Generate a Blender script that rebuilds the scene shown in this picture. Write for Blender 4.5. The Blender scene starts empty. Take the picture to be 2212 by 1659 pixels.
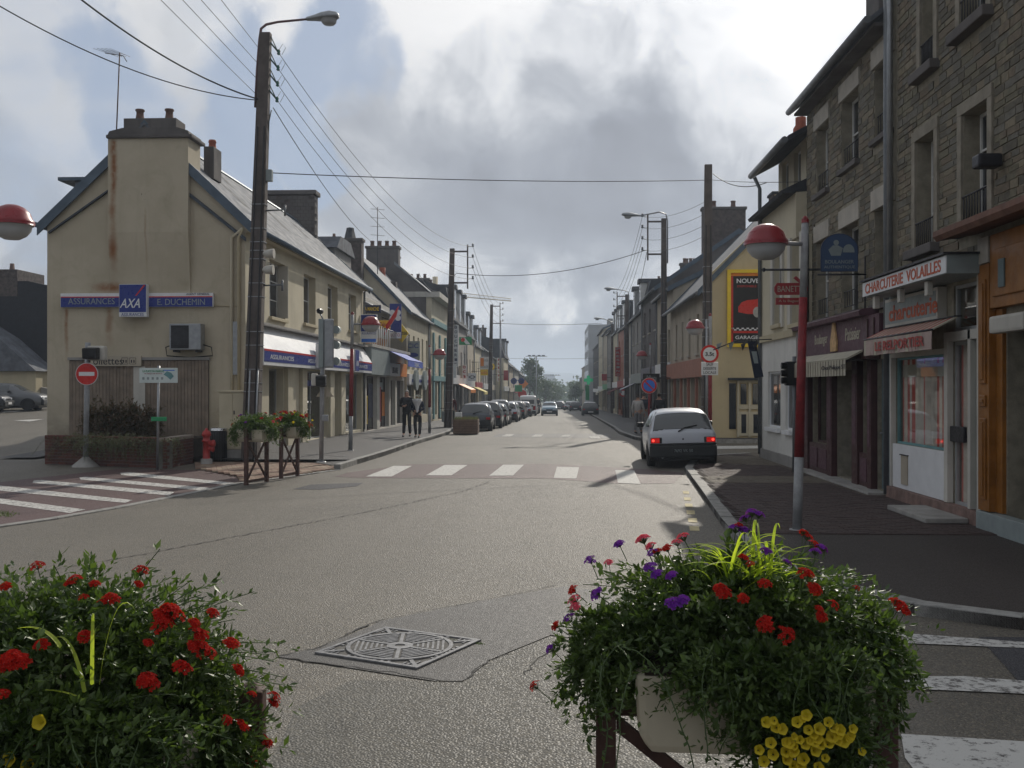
import bpy, bmesh, math, random
from mathutils import Vector, Matrix, Euler
R = math.radians
rnd = random.Random(7)
scene = bpy.context.scene
COL = scene.collection
# ------------------------------------------------------------------ camera, world, sun, exposure
ALPHA = math.atan(94/2200.0); CZ = 1.95; SA, CA = math.sin(ALPHA), math.cos(ALPHA)
cam_d = bpy.data.cameras.new('camera'); cam = bpy.data.objects.new('camera', cam_d); COL.objects.link(cam)
cam.location = (0, 0, CZ); cam.rotation_euler = (R(90), 0, ALPHA)
cam_d.sensor_width = 36; cam_d.lens = 36*2200/2212.0; cam_d.shift_y = 7.5/2212.0
cam_d.clip_start = 0.05; cam_d.clip_end = 12000
scene.camera = cam
scene.view_settings.view_transform = 'Standard'; scene.view_settings.look = 'None'
scene.view_settings.gamma = 1; scene.view_settings.use_curve_mapping = False
scene.view_settings.exposure = -0.26
SUN_AZ, SUN_EL = R(16.0), R(30)
sdir = Vector((math.sin(SUN_AZ)*math.cos(SUN_EL), math.cos(SUN_AZ)*math.cos(SUN_EL), math.sin(SUN_EL)))
sl = bpy.data.lights.new('sun', 'SUN'); sl.energy = 3.9; sl.angle = R(0.6); sl.color = (1, .93, .82)
so = bpy.data.objects.new('sun', sl); COL.objects.link(so); so.rotation_euler = (-sdir).to_track_quat('-Z', 'Y').to_euler()

def raydir(u, v):
    r = (u-1106)/2200.0; z = -(v-837)/2200.0
    return Vector((r*CA-SA, r*SA+CA, z))

class NT:
    def __init__(s, tree): s.t = tree; s.n = tree.nodes; s.l = tree.links
    def new(s, typ, **kw):
        n = s.n.new(typ)
        for k, v in kw.items(): setattr(n, k, v)
        return n
    def put(s, sock, v):
        if isinstance(v, bpy.types.NodeSocket): s.l.new(v, sock)
        elif v is not None:
            try: sock.default_value = v
            except Exception: sock.default_value = (v[0], v[1], v[2], 1)
    def m(s, op, a, b=None, c=None, clamp=False):
        n = s.new('ShaderNodeMath', operation=op); n.use_clamp = clamp
        s.put(n.inputs[0], a)
        if b is not None: s.put(n.inputs[1], b)
        if c is not None: s.put(n.inputs[2], c)
        return n.outputs[0]
    def vm(s, op, a, b=None, scale=None):
        n = s.new('ShaderNodeVectorMath', operation=op); s.put(n.inputs[0], a)
        if b is not None: s.put(n.inputs[1], b)
        if scale is not None: s.put(n.inputs['Scale'], scale)
        return n.outputs['Value'] if op in ('DOT_PRODUCT', 'LENGTH') else n.outputs[0]
    def ss(s, x, lo, hi, a=0.0, b=1.0):
        n = s.new('ShaderNodeMapRange', interpolation_type='SMOOTHSTEP')
        s.put(n.inputs[0], x); n.inputs[1].default_value = lo; n.inputs[2].default_value = hi
        n.inputs[3].default_value = a; n.inputs[4].default_value = b
        return n.outputs[0]
    def mix(s, f, a, b, mode='MIX'):
        n = s.new('ShaderNodeMix', data_type='RGBA', blend_type=mode)
        s.put(n.inputs[0], f); s.put(n.inputs[6], a if not isinstance(a, tuple) else (*a[:3], 1)); s.put(n.inputs[7], b if not isinstance(b, tuple) else (*b[:3], 1))
        return n.outputs[2]
    def noise(s, vec, scale, detail=4, rough=.55, dist=0.0, out=0):
        n = s.new('ShaderNodeTexNoise'); s.put(n.inputs['Vector'], vec)
        n.inputs['Scale'].default_value = scale; n.inputs['Detail'].default_value = detail
        n.inputs['Roughness'].default_value = rough; n.inputs['Distortion'].default_value = dist
        return n.outputs[out]

world = bpy.data.worlds.new('World'); scene.world = world; world.use_nodes = True
w = NT(world.node_tree); w.n.clear()
tc = w.new('ShaderNodeTexCoord').outputs['Generated']
sky = w.new('ShaderNodeTexSky', sky_type='NISHITA'); sky.sun_disc = False
sky.sun_elevation = SUN_EL; sky.sun_rotation = SUN_AZ; sky.dust_density = 1.2
sep = w.new('ShaderNodeSeparateXYZ'); w.put(sep.inputs[0], tc)
zc = w.m('ADD', w.m('MAXIMUM', sep.outputs[2], 0.0), .20)
cb = w.new('ShaderNodeCombineXYZ')
w.put(cb.inputs[0], w.m('DIVIDE', sep.outputs[0], zc)); w.put(cb.inputs[1], w.m('DIVIDE', sep.outputs[1], zc)); cb.inputs[2].default_value = 3.7
pv = cb.outputs[0]
warp = w.vm('ADD', w.vm('SCALE', w.vm('SUBTRACT', w.noise(tc, 4.0, 3, .5, 0, 1), (.5, .5, .5)), scale=.16), w.vm('SCALE', w.vm('SUBTRACT', w.noise(tc, 16, 6, .6, 0, 1), (.5, .5, .5)), scale=.055))
wd = w.vm('NORMALIZE', w.vm('ADD', tc, warp))
nb = w.m('SUBTRACT', w.noise(pv, 1.3, 8, .55, .3), .5); nf = w.m('SUBTRACT', w.noise(tc, 11, 9, .6, .5), .5); nl = w.m('SUBTRACT', w.noise(tc, 2.2, 3, .5), .5)
def blob(u, v, rad_px, amp, inner=1.0):
    d = raydir(u, v).normalized(); c = math.cos(rad_px/2200.0)
    return w.m('MULTIPLY', w.ss(w.vm('DOT_PRODUCT', wd, tuple(d)), c, 1-(1-c)*(1-inner)), amp)
def acc(x, L):
    for b in L: x = w.m('ADD', x, blob(*b))
    return x
# cloud brightness: soft grey bellies, white tops and thin places
lum = w.m('ADD', w.m('ADD', w.m('MULTIPLY', nb, .34), w.m('MULTIPLY', nf, .72)), w.m('ADD', w.m('MULTIPLY', nl, .30), .65))
lum = acc(lum, [(1300, -60, 520, .17, .3), (1800, 130, 380, .20, .3), (860, 70, 380, .16, .3), (350, 90, 400, .22, .3), (100, 120, 260, .10, .3), (1150, 60, 300, .14, .3),
                (1320, 400, 420, -.13, .3), (1040, 420, 330, -.10, .3), (1560, 420, 300, -.10, .3), (1240, 260, 260, -.06, .2), (1300, 480, 300, -.07, .3), (900, 360, 220, -.07, .3), (1480, 480, 260, -.06, .3), (620, 400, 260, -.04, .3), (300, 420, 360, -.05, .3),
                (1200, 780, 240, -.04, .4)])
zw = w.m('ADD', sep.outputs[2], w.m('MULTIPLY', nf, .10))
band = w.m('MULTIPLY', w.ss(zw, .045, .085), w.ss(zw, .115, .165, 1, 0))
lum = w.m('ADD', lum, w.m('MULTIPLY', w.m('ADD', w.m('ADD', blob(1250, 640, 1000, .30, .2), w.m('MULTIPLY', nf, 1.6)), .06), band))
# openings through which the blue shows
hole = w.m('ADD', w.m('MULTIPLY', nb, .9), w.m('ADD', w.m('MULTIPLY', nf, .8), .02))
hole = acc(hole, [(850, 225, 260, .60, .5), (690, 190, 240, .34, .5), (1010, 230, 170, .34, .5), (90, 290, 330, .34, .4), (420, 190, 260, .24, .4), (620, 320, 180, .2, .3),
                  (1350, 40, 560, -.5, .5), (1400, 420, 440, -.5, .7), (1000, 450, 300, -.45, .6), (760, 380, 180, -.3, .4), (900, 50, 280, -.3, .4), (1200, 700, 400, -.4, .6)])
hole = w.ss(hole, .06, .62)
ramp = w.new('ShaderNodeValToRGB'); w.put(ramp.inputs[0], lum); e = ramp.color_ramp.elements
e[0].position = .12; e[0].color = (.42, .44, .50, 1); e[1].position = .98; e[1].color = (1.05, 1.05, 1.06, 1)
for p, c in ((.38, (.50, .53, .60, 1)), (.60, (.60, .63, .69, 1)), (.80, (.84, .86, .90, 1))):
    x = e.new(p); x.color = c
sund = w.vm('DOT_PRODUCT', tc, tuple(sdir))
glow = w.m('POWER', w.m('MAXIMUM', sund, 0.0), 12)
cshade = w.mix(1.0, ramp.outputs[0], w.mix(w.m('MULTIPLY', glow, w.ss(lum, .3, .9)), (1.0, 1.0, 1.0), (1.75, 1.73, 1.7)), 'MULTIPLY')
hz = w.ss(sep.outputs[2], -.02, .055, 1.0, 0.0)
blue = w.mix(1.0, sky.outputs[0], (.07, .07, .07), 'MULTIPLY')
blue = w.mix(.75, blue, (.53, .66, .90))
colr = w.mix(w.m('MULTIPLY', hole, .9), cshade, blue)
colr = w.mix(w.m('MULTIPLY', hz, .75), colr, (.52, .59, .67))
bg = w.new('ShaderNodeBackground'); w.put(bg.inputs[0], colr); bg.inputs[1].default_value = .84
wo = w.new('ShaderNodeOutputWorld'); w.l.new(bg.outputs[0], wo.inputs[0])

# ------------------------------------------------------------------ terrain functions and sight helpers
def off(Y): return .011*max(0.0, min(Y, 600)-45)
def gz(Y): return -.013*max(0.0, min(Y, 420.0)-35)
def gz2(X, Y):
    if X > -9.5 or Y < 29: return gz(Y)
    k = min(1.0, (-9.5-X)/4.5)
    return gz(Y)*(1-k)+k*.036*(min(Y, 70)-29)
def P(u, v, d):
    q = raydir(u, v)*d; return Vector((q.x, q.y, q.z+CZ))
def atY(u, v, Y):
    q = raydir(u, v); return Vector((q.x*Y/q.y, Y, CZ+q.z*Y/q.y))
def atX(u, v, X):
    q = raydir(u, v); k = X/q.x; return Vector((X, q.y*k, CZ+q.z*k))
def G(u, v, h=0.0):
    q = raydir(u, v); d = 5.0; f0 = None
    for i in range(60):
        f = CZ+q.z*d-gz2(q.x*d, q.y*d)-h
        d2 = (CZ-h-gz2(q.x*d, q.y*d))/(-q.z)
        if abs(d2-d) < 1e-4: break
        d = d+.5*(d2-d)
    return Vector((q.x*d, q.y*d, gz2(q.x*d, q.y*d)+h))

# ------------------------------------------------------------------ materials
MATS = {}
def mat(name, col, rough=.8, var=.18, scale=2.0, bump=.0, bscale=30.0, metal=0.0, spec=.35, streak=0.0, emit=None, spk=0.0, coat=0.0):
    if name in MATS: return MATS[name]
    m = bpy.data.materials.new(name); m.use_nodes = True; MATS[name] = m
    t = NT(m.node_tree); b = t.n['Principled BSDF']
    co = t.new('ShaderNodeTexCoord').outputs['Object']
    c = (col[0], col[1], col[2], 1)
    base = c
    if var:
        n1 = t.noise(co, scale, 5, .6)
        f = t.ss(n1, .3, .7)
        base = t.mix(f, tuple(x*(1-var) for x in col), tuple(min(1, x*(1+var)) for x in col))
    if streak:
        mp = t.new('ShaderNodeMapping'); t.put(mp.inputs[0], co); mp.inputs['Scale'].default_value = (3.0, 3.0, .22)
        f = t.ss(t.noise(mp.outputs[0], 1.6, 5, .65), .48, .78)
        base = t.mix(t.m('MULTIPLY', f, streak), base, tuple(x*.45 for x in col))
    if spk:
        f = t.ss(t.noise(co, 140, 2, .7), .52, .75)
        base = t.mix(t.m('MULTIPLY', f, spk), base, tuple(min(1, x*2.4+.04) for x in col))
    t.put(b.inputs['Base Color'], base)
    b.inputs['Roughness'].default_value = rough; b.inputs['Metallic'].default_value = metal
    b.inputs['Specular IOR Level'].default_value = spec
    if coat: b.inputs['Coat Weight'].default_value = coat; b.inputs['Coat Roughness'].default_value = .04
    if var and rough > .1:
        rr = t.ss(t.noise(co, scale*3, 3, .6), .3, .7, max(.02, rough-.1), min(1, rough+.08)); t.put(b.inputs['Roughness'], rr)
    if bump:
        bn = t.new('ShaderNodeBump'); bn.inputs['Strength'].default_value = bump; bn.inputs['Distance'].default_value = .02
        t.put(bn.inputs['Height'], t.noise(co, bscale, 5, .65)); t.l.new(bn.outputs[0], b.inputs['Normal'])
    if emit:
        b.inputs['Emission Color'].default_value = (*emit[:3], 1); b.inputs['Emission Strength'].default_value = emit[3]
    return m

def asphalt(name, col, grain, bumpd, rough=.62, lighten=.5, pst=0.0):
    m = bpy.data.materials.new(name); m.use_nodes = True; MATS[name] = m
    t = NT(m.node_tree); b = t.n['Principled BSDF']
    co = t.new('ShaderNodeTexCoord').outputs['Object']
    vo = t.new('ShaderNodeTexVoronoi', feature='F1'); t.put(vo.inputs['Vector'], co); vo.inputs['Scale'].default_value = grain
    vs = t.new('ShaderNodeSeparateColor'); t.put(vs.inputs[0], vo.outputs['Color'])
    big = t.ss(t.noise(co, .22, 6, .62, .4), .32, .7)
    mid = t.ss(t.noise(co, 1.7, 5, .6), .3, .72)
    base = t.mix(big, tuple(x*.80 for x in col), tuple(x*1.16 for x in col))
    base = t.mix(t.m('MULTIPLY', mid, .3), base, tuple(x*.68 for x in col))
    base = t.mix(t.m('MULTIPLY', t.ss(vs.outputs[0], .55, .95), lighten), base, (col[0]*2.3, col[1]*2.15, col[2]*1.9))
    base = t.mix(t.m('MULTIPLY', t.ss(vs.outputs[1], .6, .9), .55), base, tuple(x*.45 for x in col))
    # wheel polish along the driving direction
    mp = t.new('ShaderNodeMapping'); t.put(mp.inputs[0], co); mp.inputs['Scale'].default_value = (1.0, .05, 1)
    tr = t.ss(t.noise(mp.outputs[0], .8, 3, .5), .4, .65)
    base = t.mix(t.m('MULTIPLY', tr, .30), base, tuple(x*1.45 for x in col))
    oil = t.ss(t.noise(co, .55, 6, .7, 1.2), .60, .72); base = t.mix(t.m('MULTIPLY', oil, .35), base, tuple(x*.5 for x in col))
    if pst:
        ps = t.ss(t.noise(co, .9, 3, .5, 1.5), .58, .62); base = t.mix(t.m('MULTIPLY', ps, pst), base, tuple(x*.5 for x in col))
    t.put(b.inputs['Base Color'], base)
    t.put(b.inputs['Roughness'], t.ss(vs.outputs[2], 0, 1, rough-.14, rough+.16)); b.inputs['Specular IOR Level'].default_value = .4
    bn = t.new('ShaderNodeBump'); bn.inputs['Strength'].default_value = 1.0; bn.inputs['Distance'].default_value = bumpd
    hh = t.m('SUBTRACT', t.m('MULTIPLY', t.noise(co, grain*.6, 3, .7), .6), vo.outputs['Distance'])
    t.put(bn.inputs['Height'], hh); t.l.new(bn.outputs[0], b.inputs['Normal'])
    return m
A_ROAD = asphalt('road asphalt', (.118, .107, .088), 80, .0065)
A_COARSE = asphalt('coarse old asphalt', (.078, .074, .063), 66, .0055, .66, .6)
A_PATCH = asphalt('patched asphalt', (.080, .076, .072), 110, .004, .6, .3)
A_PAVE = asphalt('pavement asphalt', (.062, .060, .060), 120, .004, .66, .25)
A_RED = asphalt('red crossing asphalt', (.088, .052, .050), 90, .006, .62, .35)
A_DARKRED = asphalt('dark red pavement', (.042, .034, .030), 120, .004, .7, .2)
A_SIDE = asphalt('side street asphalt', (.050, .050, .056), 90, .005)

def leafmat(name, c1, c2, trans=.35):
    m = bpy.data.materials.new(name); m.use_nodes = True; t = NT(m.node_tree); MATS[name] = m
    b = t.n['Principled BSDF']; co = t.new('ShaderNodeTexCoord').outputs['Object']
    g = t.new('ShaderNodeNewGeometry')
    f = t.m('ADD', t.m('MULTIPLY', g.outputs['Random Per Island'], .6), t.m('MULTIPLY', t.ss(t.noise(co, 7, 3), .35, .65), .4))
    cc = t.mix(f, c1, c2)
    t.put(b.inputs['Base Color'], cc); b.inputs['Roughness'].default_value = .42 if 'petal' not in name else .8; b.inputs['Specular IOR Level'].default_value = .5 if 'petal' not in name else .1
    tl = t.new('ShaderNodeBsdfTranslucent'); t.put(tl.inputs[0], t.mix(1.0, cc, (1.25, 1.35, .6), 'MULTIPLY'))
    mx = t.new('ShaderNodeMixShader'); mx.inputs[0].default_value = trans
    t.l.new(b.outputs[0], mx.inputs[1]); t.l.new(tl.outputs[0], mx.inputs[2])
    t.l.new(mx.outputs[0], t.n['Material Output'].inputs[0])
    return m
LEAF = leafmat('bedding leaf', (.038, .072, .020), (.115, .17, .045), .38)
LEAFD = leafmat('dark shrub leaf', (.040, .055, .022), (.16, .085, .050), .25)
LEAFY = leafmat('dry cotoneaster leaf', (.075, .090, .040), (.17, .16, .085), .25)
BLADE = leafmat('yellow green blade', (.30, .42, .03), (.55, .62, .10), .55)
TREEL = leafmat('tree leaf', (.035, .065, .024), (.075, .115, .042), .3)
PET_R = leafmat('red petal', (.36, .010, .009), (.56, .03, .018), .4)
PET_K = leafmat('pink petal', (.65, .06, .13), (.80, .14, .22), .4)
PET_V = leafmat('violet petal', (.14, .02, .32), (.24, .05, .48), .4)
PET_Y = leafmat('yellow petal', (.48, .36, .015), (.68, .54, .05), .4)
STEM = mat('green stem', (.05, .08, .025), .6, .3, 20)

def glassmat(name, tint=(.02, .024, .03), rough=.04):
    return mat(name, tint, rough, .0, spec=.8)
GLASS = glassmat('window glass'); CARGL = glassmat('car glass', (.085, .09, .09), .06)
def clearglass(name, tint=(.85, .9, .9), refl=1.0):
    m = bpy.data.materials.new(name); m.use_nodes = True; t = NT(m.node_tree); t.n.remove(t.n['Principled BSDF']); MATS[name] = m
    tr = t.new('ShaderNodeBsdfTransparent'); tr.inputs[0].default_value = (*tint, 1)
    gl = t.new('ShaderNodeBsdfGlossy'); gl.inputs['Roughness'].default_value = .02
    fr = t.new('ShaderNodeFresnel'); fr.inputs[0].default_value = 1.5
    mx = t.new('ShaderNodeMixShader'); t.put(mx.inputs[0], t.m('MULTIPLY', fr.outputs[0], refl))
    t.l.new(tr.outputs[0], mx.inputs[1]); t.l.new(gl.outputs[0], mx.inputs[2]); t.l.new(mx.outputs[0], t.n['Material Output'].inputs[0])
    return m
SHOPGL = clearglass('shop window glass', (.97, .98, .98), .4); CARCLEAR = clearglass('car window glass', (.45, .5, .5))

M = dict(
 cream=mat('cream render', (.46, .40, .27), .9, .08, .8, .25, 60, streak=.16),
 creamw=mat('cream painted wall', (.52, .47, .35), .85, .1, 1.0, .15, 60, streak=.2),
 white=mat('white painted render', (.62, .61, .57), .85, .08, 1.2, .12, 60, streak=.22),
 offwhite=mat('off white render', (.50, .48, .43), .9, .12, 1, .15, 50, streak=.3),
 greyr=mat('grey render', (.27, .26, .245), .92, .16, .9, .3, 40, streak=.35),
 dkrend=mat('dark weathered render', (.115, .105, .10), .92, .25, .8, .35, 30, streak=.4),
 yellow=mat('yellow render', (.53, .44, .27), .88, .07, 1, .15, 60, streak=.12),
 beige=mat('beige render', (.42, .37, .29), .9, .12, 1, .2, 40, streak=.28),
 stonew=mat('pale cut stone', (.40, .37, .32), .88, .14, 3, .25, 30, streak=.15),
 slate=mat('slate', (.12, .128, .145), .82, .28, 2.2, .12, 20, spec=.25),
 slatel=mat('light grey slate', (.20, .21, .225), .8, .22, 3, .1, 20, spec=.25),
 slated=mat('dark slate', (.045, .048, .055), .8, .25, 2, .12, 20, spec=.25),
 zinc=mat('blue grey zinc edge', (.085, .115, .15), .5, .15, 3, metal=.3),
 gutter=mat('grey gutter', (.16, .17, .18), .45, .15, 4, metal=.4),
 brickd=mat('dark chimney brick', (.085, .068, .062), .92, .35, 5, .4, 25),
 potr=mat('red clay pot', (.30, .085, .05), .8, .2, 8),
 pot=mat('sooty clay pot', (.12, .07, .055), .85, .25, 8),
 wframe=mat('white window frame', (.62, .62, .60), .5, .05, 5),
 bframe=mat('brown window frame', (.07, .045, .035), .6, .15, 5),
 gframe=mat('grey window frame', (.33, .34, .34), .5, .08, 5),
 teal=mat('teal painted wood', (.13, .27, .28), .6, .1, 4),
 concrete=mat('grey concrete', (.30, .29, .27), .9, .18, 2.5, .3, 30, streak=.25),
 pole=mat('dark weathered pole', (.105, .088, .080), .9, .25, 2, .4, 25, streak=.4),
 kerb=mat('granite kerb', (.24, .235, .22), .75, .25, 6, .4, 50, spk=.3),
 metal=mat('galvanised steel', (.30, .31, .32), .42, .12, 6, metal=.7),
 metald=mat('dark iron', (.035, .035, .04), .5, .2, 8, metal=.3),
 black=mat('black plastic', (.012, .012, .013), .5, .1, 6),
 polegrey=mat('grey painted lamp post', (.27, .275, .28), .55, .2, 6, .1, 40, streak=.4),
 polered=mat('red painted lamp post', (.20, .016, .020), .55, .25, 7, .1, 40, streak=.35),
 redlamp=mat('red lamp hood', (.24, .016, .022), .35, .15, 5, coat=.15),
 globe=mat('frosted white globe', (.42, .43, .44), .4, .05, 5),
 wire=mat('black cable', (.03, .03, .032), .6, 0),
 paint=mat('road paint', (.62, .61, .57), .7, .12, 4, .3, 70, streak=0),
 rust=mat('rust brown steel', (.075, .038, .030), .65, .3, 8, .2, 30),
 trough=mat('cream plastic trough', (.46, .41, .31), .6, .1, 3, streak=.1),
 brick=mat('red brown brick', (.125, .050, .038), .9, .3, 9, .35, 40),
 brick2=mat('dark brick', (.085, .040, .034), .9, .3, 9, .35, 40),
 mortar=mat('grey mortar', (.15, .14, .125), .95, .2, 6, .4, 50),
 soil=mat('dark soil', (.030, .022, .016), .95, .3, 8, .5, 40),
 blue=mat('deep blue sign', (.018, .035, .22), .35, .05, 4),
 blue2=mat('bright blue canvas', (.02, .07, .42), .7, .1, 4),
 navy=mat('navy sign', (.012, .018, .06), .4, .05, 4),
 red=mat('sign red', (.55, .02, .015), .35, .05, 4),
 redd=mat('dull red sign', (.32, .03, .035), .5, .1, 4),
 signw=mat('sign white', (.70, .71, .72), .4, .05, 4),
 signg=mat('sign grey', (.25, .29, .29), .45, .08, 4),
 yel=mat('sign yellow', (.80, .56, .03), .45, .05, 4),
 orange=mat('sign orange', (.72, .22, .02), .5, .08, 4),
 green=mat('sign green', (.02, .26, .10), .45, .06, 4),
 lblue=mat('no parking blue', (.03, .16, .62), .35, .04, 4),
 txt=mat('black lettering', (.02, .02, .025), .6, 0),
 orl=mat('red orange lettering', (.48, .10, .04), .5, .05, 8),
 wood=mat('varnished orange wood', (.25, .10, .018), .45, .22, 3, .1, 12, streak=.3),
 purple=mat('plum painted shopfront', (.095, .045, .060), .55, .12, 4, .05, 10),
 purple2=mat('dark plum wood', (.065, .030, .030), .5, .15, 4, .05, 10),
 salmon=mat('salmon painted shopfront', (.36, .16, .11), .7, .1, 3),
 canvas=mat('cream awning canvas', (.42, .39, .31), .85, .12, 3),
 canvr=mat('red awning stripe', (.36, .075, .065), .85, .1, 3),
 yelaw=mat('yellow awning', (.72, .62, .20), .8, .06, 3),
 bdoor=mat('blue grey door', (.115, .16, .17), .5, .08, 3),
 woodp=mat('brown timber panel', (.215, .170, .130), .85, .18, 3, .2, 14, streak=.3),
 beigem=mat('beige cabinet', (.47, .42, .30), .55, .06, 3, streak=.12),
 hyd=mat('hydrant red', (.34, .028, .024), .38, .12, 6),
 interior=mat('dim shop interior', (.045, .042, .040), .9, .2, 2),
 skin=mat('skin', (.42, .25, .18), .6, .05, 10),
 hair=mat('dark hair', (.035, .025, .02), .7, .2, 30), hairg=mat('grey hair', (.25, .24, .23), .7, .2, 30),
 cloth=mat('black cloth', (.022, .022, .025), .9, .2, 12), clothb=mat('dark navy cloth', (.02, .026, .045), .9, .2, 12),
 clothw=mat('pale cloth', (.38, .37, .36), .9, .15, 12), clothr=mat('dark red cloth', (.10, .02, .025), .9, .2, 12), clothg=mat('grey cloth', (.16, .16, .17), .9, .2, 12),
 tyre=mat('tyre rubber', (.018, .018, .018), .85, .1, 10), rim=mat('wheel rim', (.32, .33, .34), .35, .1, 8, metal=.8),
 tail=mat('tail lamp lens', (.38, .010, .012), .15, .0, spec=.6), tailon=mat('lit tail lamp', (.30, .008, .008), .15, 0, emit=(1, .02, .015, .35)), bulb=mat('lit brake bulb', (.6, .02, .02), .15, 0, emit=(1, .06, .04, 2.5)),
 head=mat('head lamp lens', (.55, .57, .6), .1, 0, spec=.7),
 bumper=mat('dark bumper plastic', (.022, .024, .025), .55, .1, 4),
 wallb=mat('building far grey', (.36, .37, .38), .9, .1, .3, streak=.1),
 far=mat('far grey concrete', (.30, .31, .33), .9, .1, .1),
)
# ------------------------------------------------------------------ mesh helpers
class Fr:
    """a wall frame: origin, n = outward normal; a runs to the right as seen from outside, z up, d outwards"""
    def __init__(s, o, n):
        s.o = Vector(o); s.n = Vector(n).normalized(); s.e = Vector((0, 0, 1)).cross(s.n)
    def pt(s, a, z, d=0.0): return s.o+s.e*a+s.n*d+Vector((0, 0, z))
class MB:
    def __init__(s): s.v = []; s.f = []; s.mi = []; s.cur = 0; s.sm = []; s.smooth = False
    def face(s, pts):
        k = len(s.v); s.v += [tuple(p) for p in pts]; s.f.append(tuple(range(k, k+len(pts)))); s.mi.append(s.cur); s.sm.append(s.smooth)
    def hexa(s, p, caps=(1, 1)):
        k = len(s.v); s.v += [tuple(q) for q in p]
        fs = [(0, 1, 5, 4), (1, 2, 6, 5), (2, 3, 7, 6), (3, 0, 4, 7), (3, 2, 1, 0), (4, 5, 6, 7)]
        for f in fs: s.f.append(tuple(k+i for i in f)); s.mi.append(s.cur); s.sm.append(False)
        return s
    def box(s, x0, x1, y0, y1, z0, z1):
        return s.hexa([(x0, y0, z0), (x1, y0, z0), (x1, y1, z0), (x0, y1, z0), (x0, y0, z1), (x1, y0, z1), (x1, y1, z1), (x0, y1, z1)])
    def fbox(s, fr, a0, a1, z0, z1, d0, d1):
        p = fr.pt
        return s.hexa([p(a0, z0, d1), p(a1, z0, d1), p(a1, z0, d0), p(a0, z0, d0), p(a0, z1, d1), p(a1, z1, d1), p(a1, z1, d0), p(a0, z1, d0)])
    def extr(s, fr, poly, a0, a1):
        """poly in (d, z), extruded along a"""
        s.prism([fr.pt(a0, z, d) for d, z in poly], [fr.pt(a1, z, d) for d, z in poly]); return s
    def fpoly(s, fr, poly, d0, d1):
        """poly in (a, z), from depth d0 to d1"""
        s.prism([fr.pt(a, z, d0) for a, z in poly], [fr.pt(a, z, d1) for a, z in poly]); return s
    def prism(s, A, B):
        k = len(s.v); n = len(A); s.v += [tuple(q) for q in A]+[tuple(q) for q in B]
        fs = [tuple(reversed(range(k, k+n))), tuple(range(k+n, k+2*n))]
        fs += [(k+i, k+(i+1) % n, k+n+(i+1) % n, k+n+i) for i in range(n)]
        for i, f in enumerate(fs): s.f.append(f); s.mi.append(s.cur); s.sm.append(s.smooth and i > 1)
        return s
    def tube(s, pts, r, n=8, cap=True):
        pts = [Vector(p) for p in pts]; rs = r if isinstance(r, (list, tuple)) else [r]*len(pts)
        k = len(s.v); up = None
        for i, p in enumerate(pts):
            t = (pts[min(i+1, len(pts)-1)]-pts[max(i-1, 0)]).normalized()
            if up is None: up = Vector((0, 0, 1)) if abs(t.z) < .9 else Vector((1, 0, 0))
            x = t.cross(up).normalized(); y = x.cross(t).normalized(); up = y
            for j in range(n):
                a = 2*math.pi*j/n; s.v.append(tuple(p+(x*math.cos(a)+y*math.sin(a))*rs[i]))
        for i in range(len(pts)-1):
            for j in range(n):
                s.f.append((k+i*n+j, k+i*n+(j+1) % n, k+(i+1)*n+(j+1) % n, k+(i+1)*n+j)); s.mi.append(s.cur); s.sm.append(True)
        if cap:
            for q in (tuple(reversed(range(k, k+n))), tuple(range(k+(len(pts)-1)*n, k+len(pts)*n))):
                s.f.append(q); s.mi.append(s.cur); s.sm.append(False)
        return s
    def lathe(s, c, prof, n=16, axis='z'):
        k = len(s.v); c = Vector(c)
        for (r, h) in prof:
            for j in range(n):
                a = 2*math.pi*j/n
                q = {'z': (r*math.cos(a), r*math.sin(a), h), 'y': (r*math.cos(a), h, r*math.sin(a)), 'x': (h, r*math.cos(a), r*math.sin(a))}[axis]
                s.v.append(tuple(c+Vector(q)))
        for i in range(len(prof)-1):
            for j in range(n):
                s.f.append((k+i*n+j, k+i*n+(j+1) % n, k+(i+1)*n+(j+1) % n, k+(i+1)*n+j)); s.mi.append(s.cur); s.sm.append(True)
        for i0, pr in ((0, prof[0]), (len(prof)-1, prof[-1])):
            if pr[0] > 1e-4: s.f.append(tuple(range(k+i0*n, k+i0*n+n))); s.mi.append(s.cur); s.sm.append(False)
        return s
    def disc(s, fr, a, z, r, d0, d1, n=24, rz=None, rot=0):
        rz = rz or r
        s.fpoly(fr, [(a+r*math.cos(2*math.pi*i/n+rot), z+rz*math.sin(2*math.pi*i/n+rot)) for i in range(n)], d0, d1); return s
    def build(s, name, mats, parent=None, bevel=0.0, kind=None, local=False):
        me = bpy.data.meshes.new(name)
        o = Vector((0, 0, 0))
        if parent and not local:
            q = parent
            while q: o = o+Vector(q.location); q = q.parent
        vs = [(a-o.x, b-o.y, c-o.z) for a, b, c in s.v] if o.length else s.v
        me.from_pydata(vs, [], s.f)
        if not isinstance(mats, (list, tuple)): mats = [mats]
        for m in mats: me.materials.append(M[m] if isinstance(m, str) else m)
        me.polygons.foreach_set('material_index', s.mi)
        me.polygons.foreach_set('use_smooth', s.sm)
        if bevel:
            bm = bmesh.new(); bm.from_mesh(me); bmesh.ops.remove_doubles(bm, verts=bm.verts, dist=1e-5)
            bmesh.ops.recalc_face_normals(bm, faces=bm.faces)
            bmesh.ops.bevel(bm, geom=bm.edges[:]+bm.verts[:], offset=bevel, segments=2, affect='EDGES', profile=.6, clamp_overlap=True)
            bm.to_mesh(me); bm.free()
        me.update()
        ob = bpy.data.objects.new(name, me); COL.objects.link(ob)
        if parent: ob.parent = parent
        if kind: ob['kind'] = kind
        return ob
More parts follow.
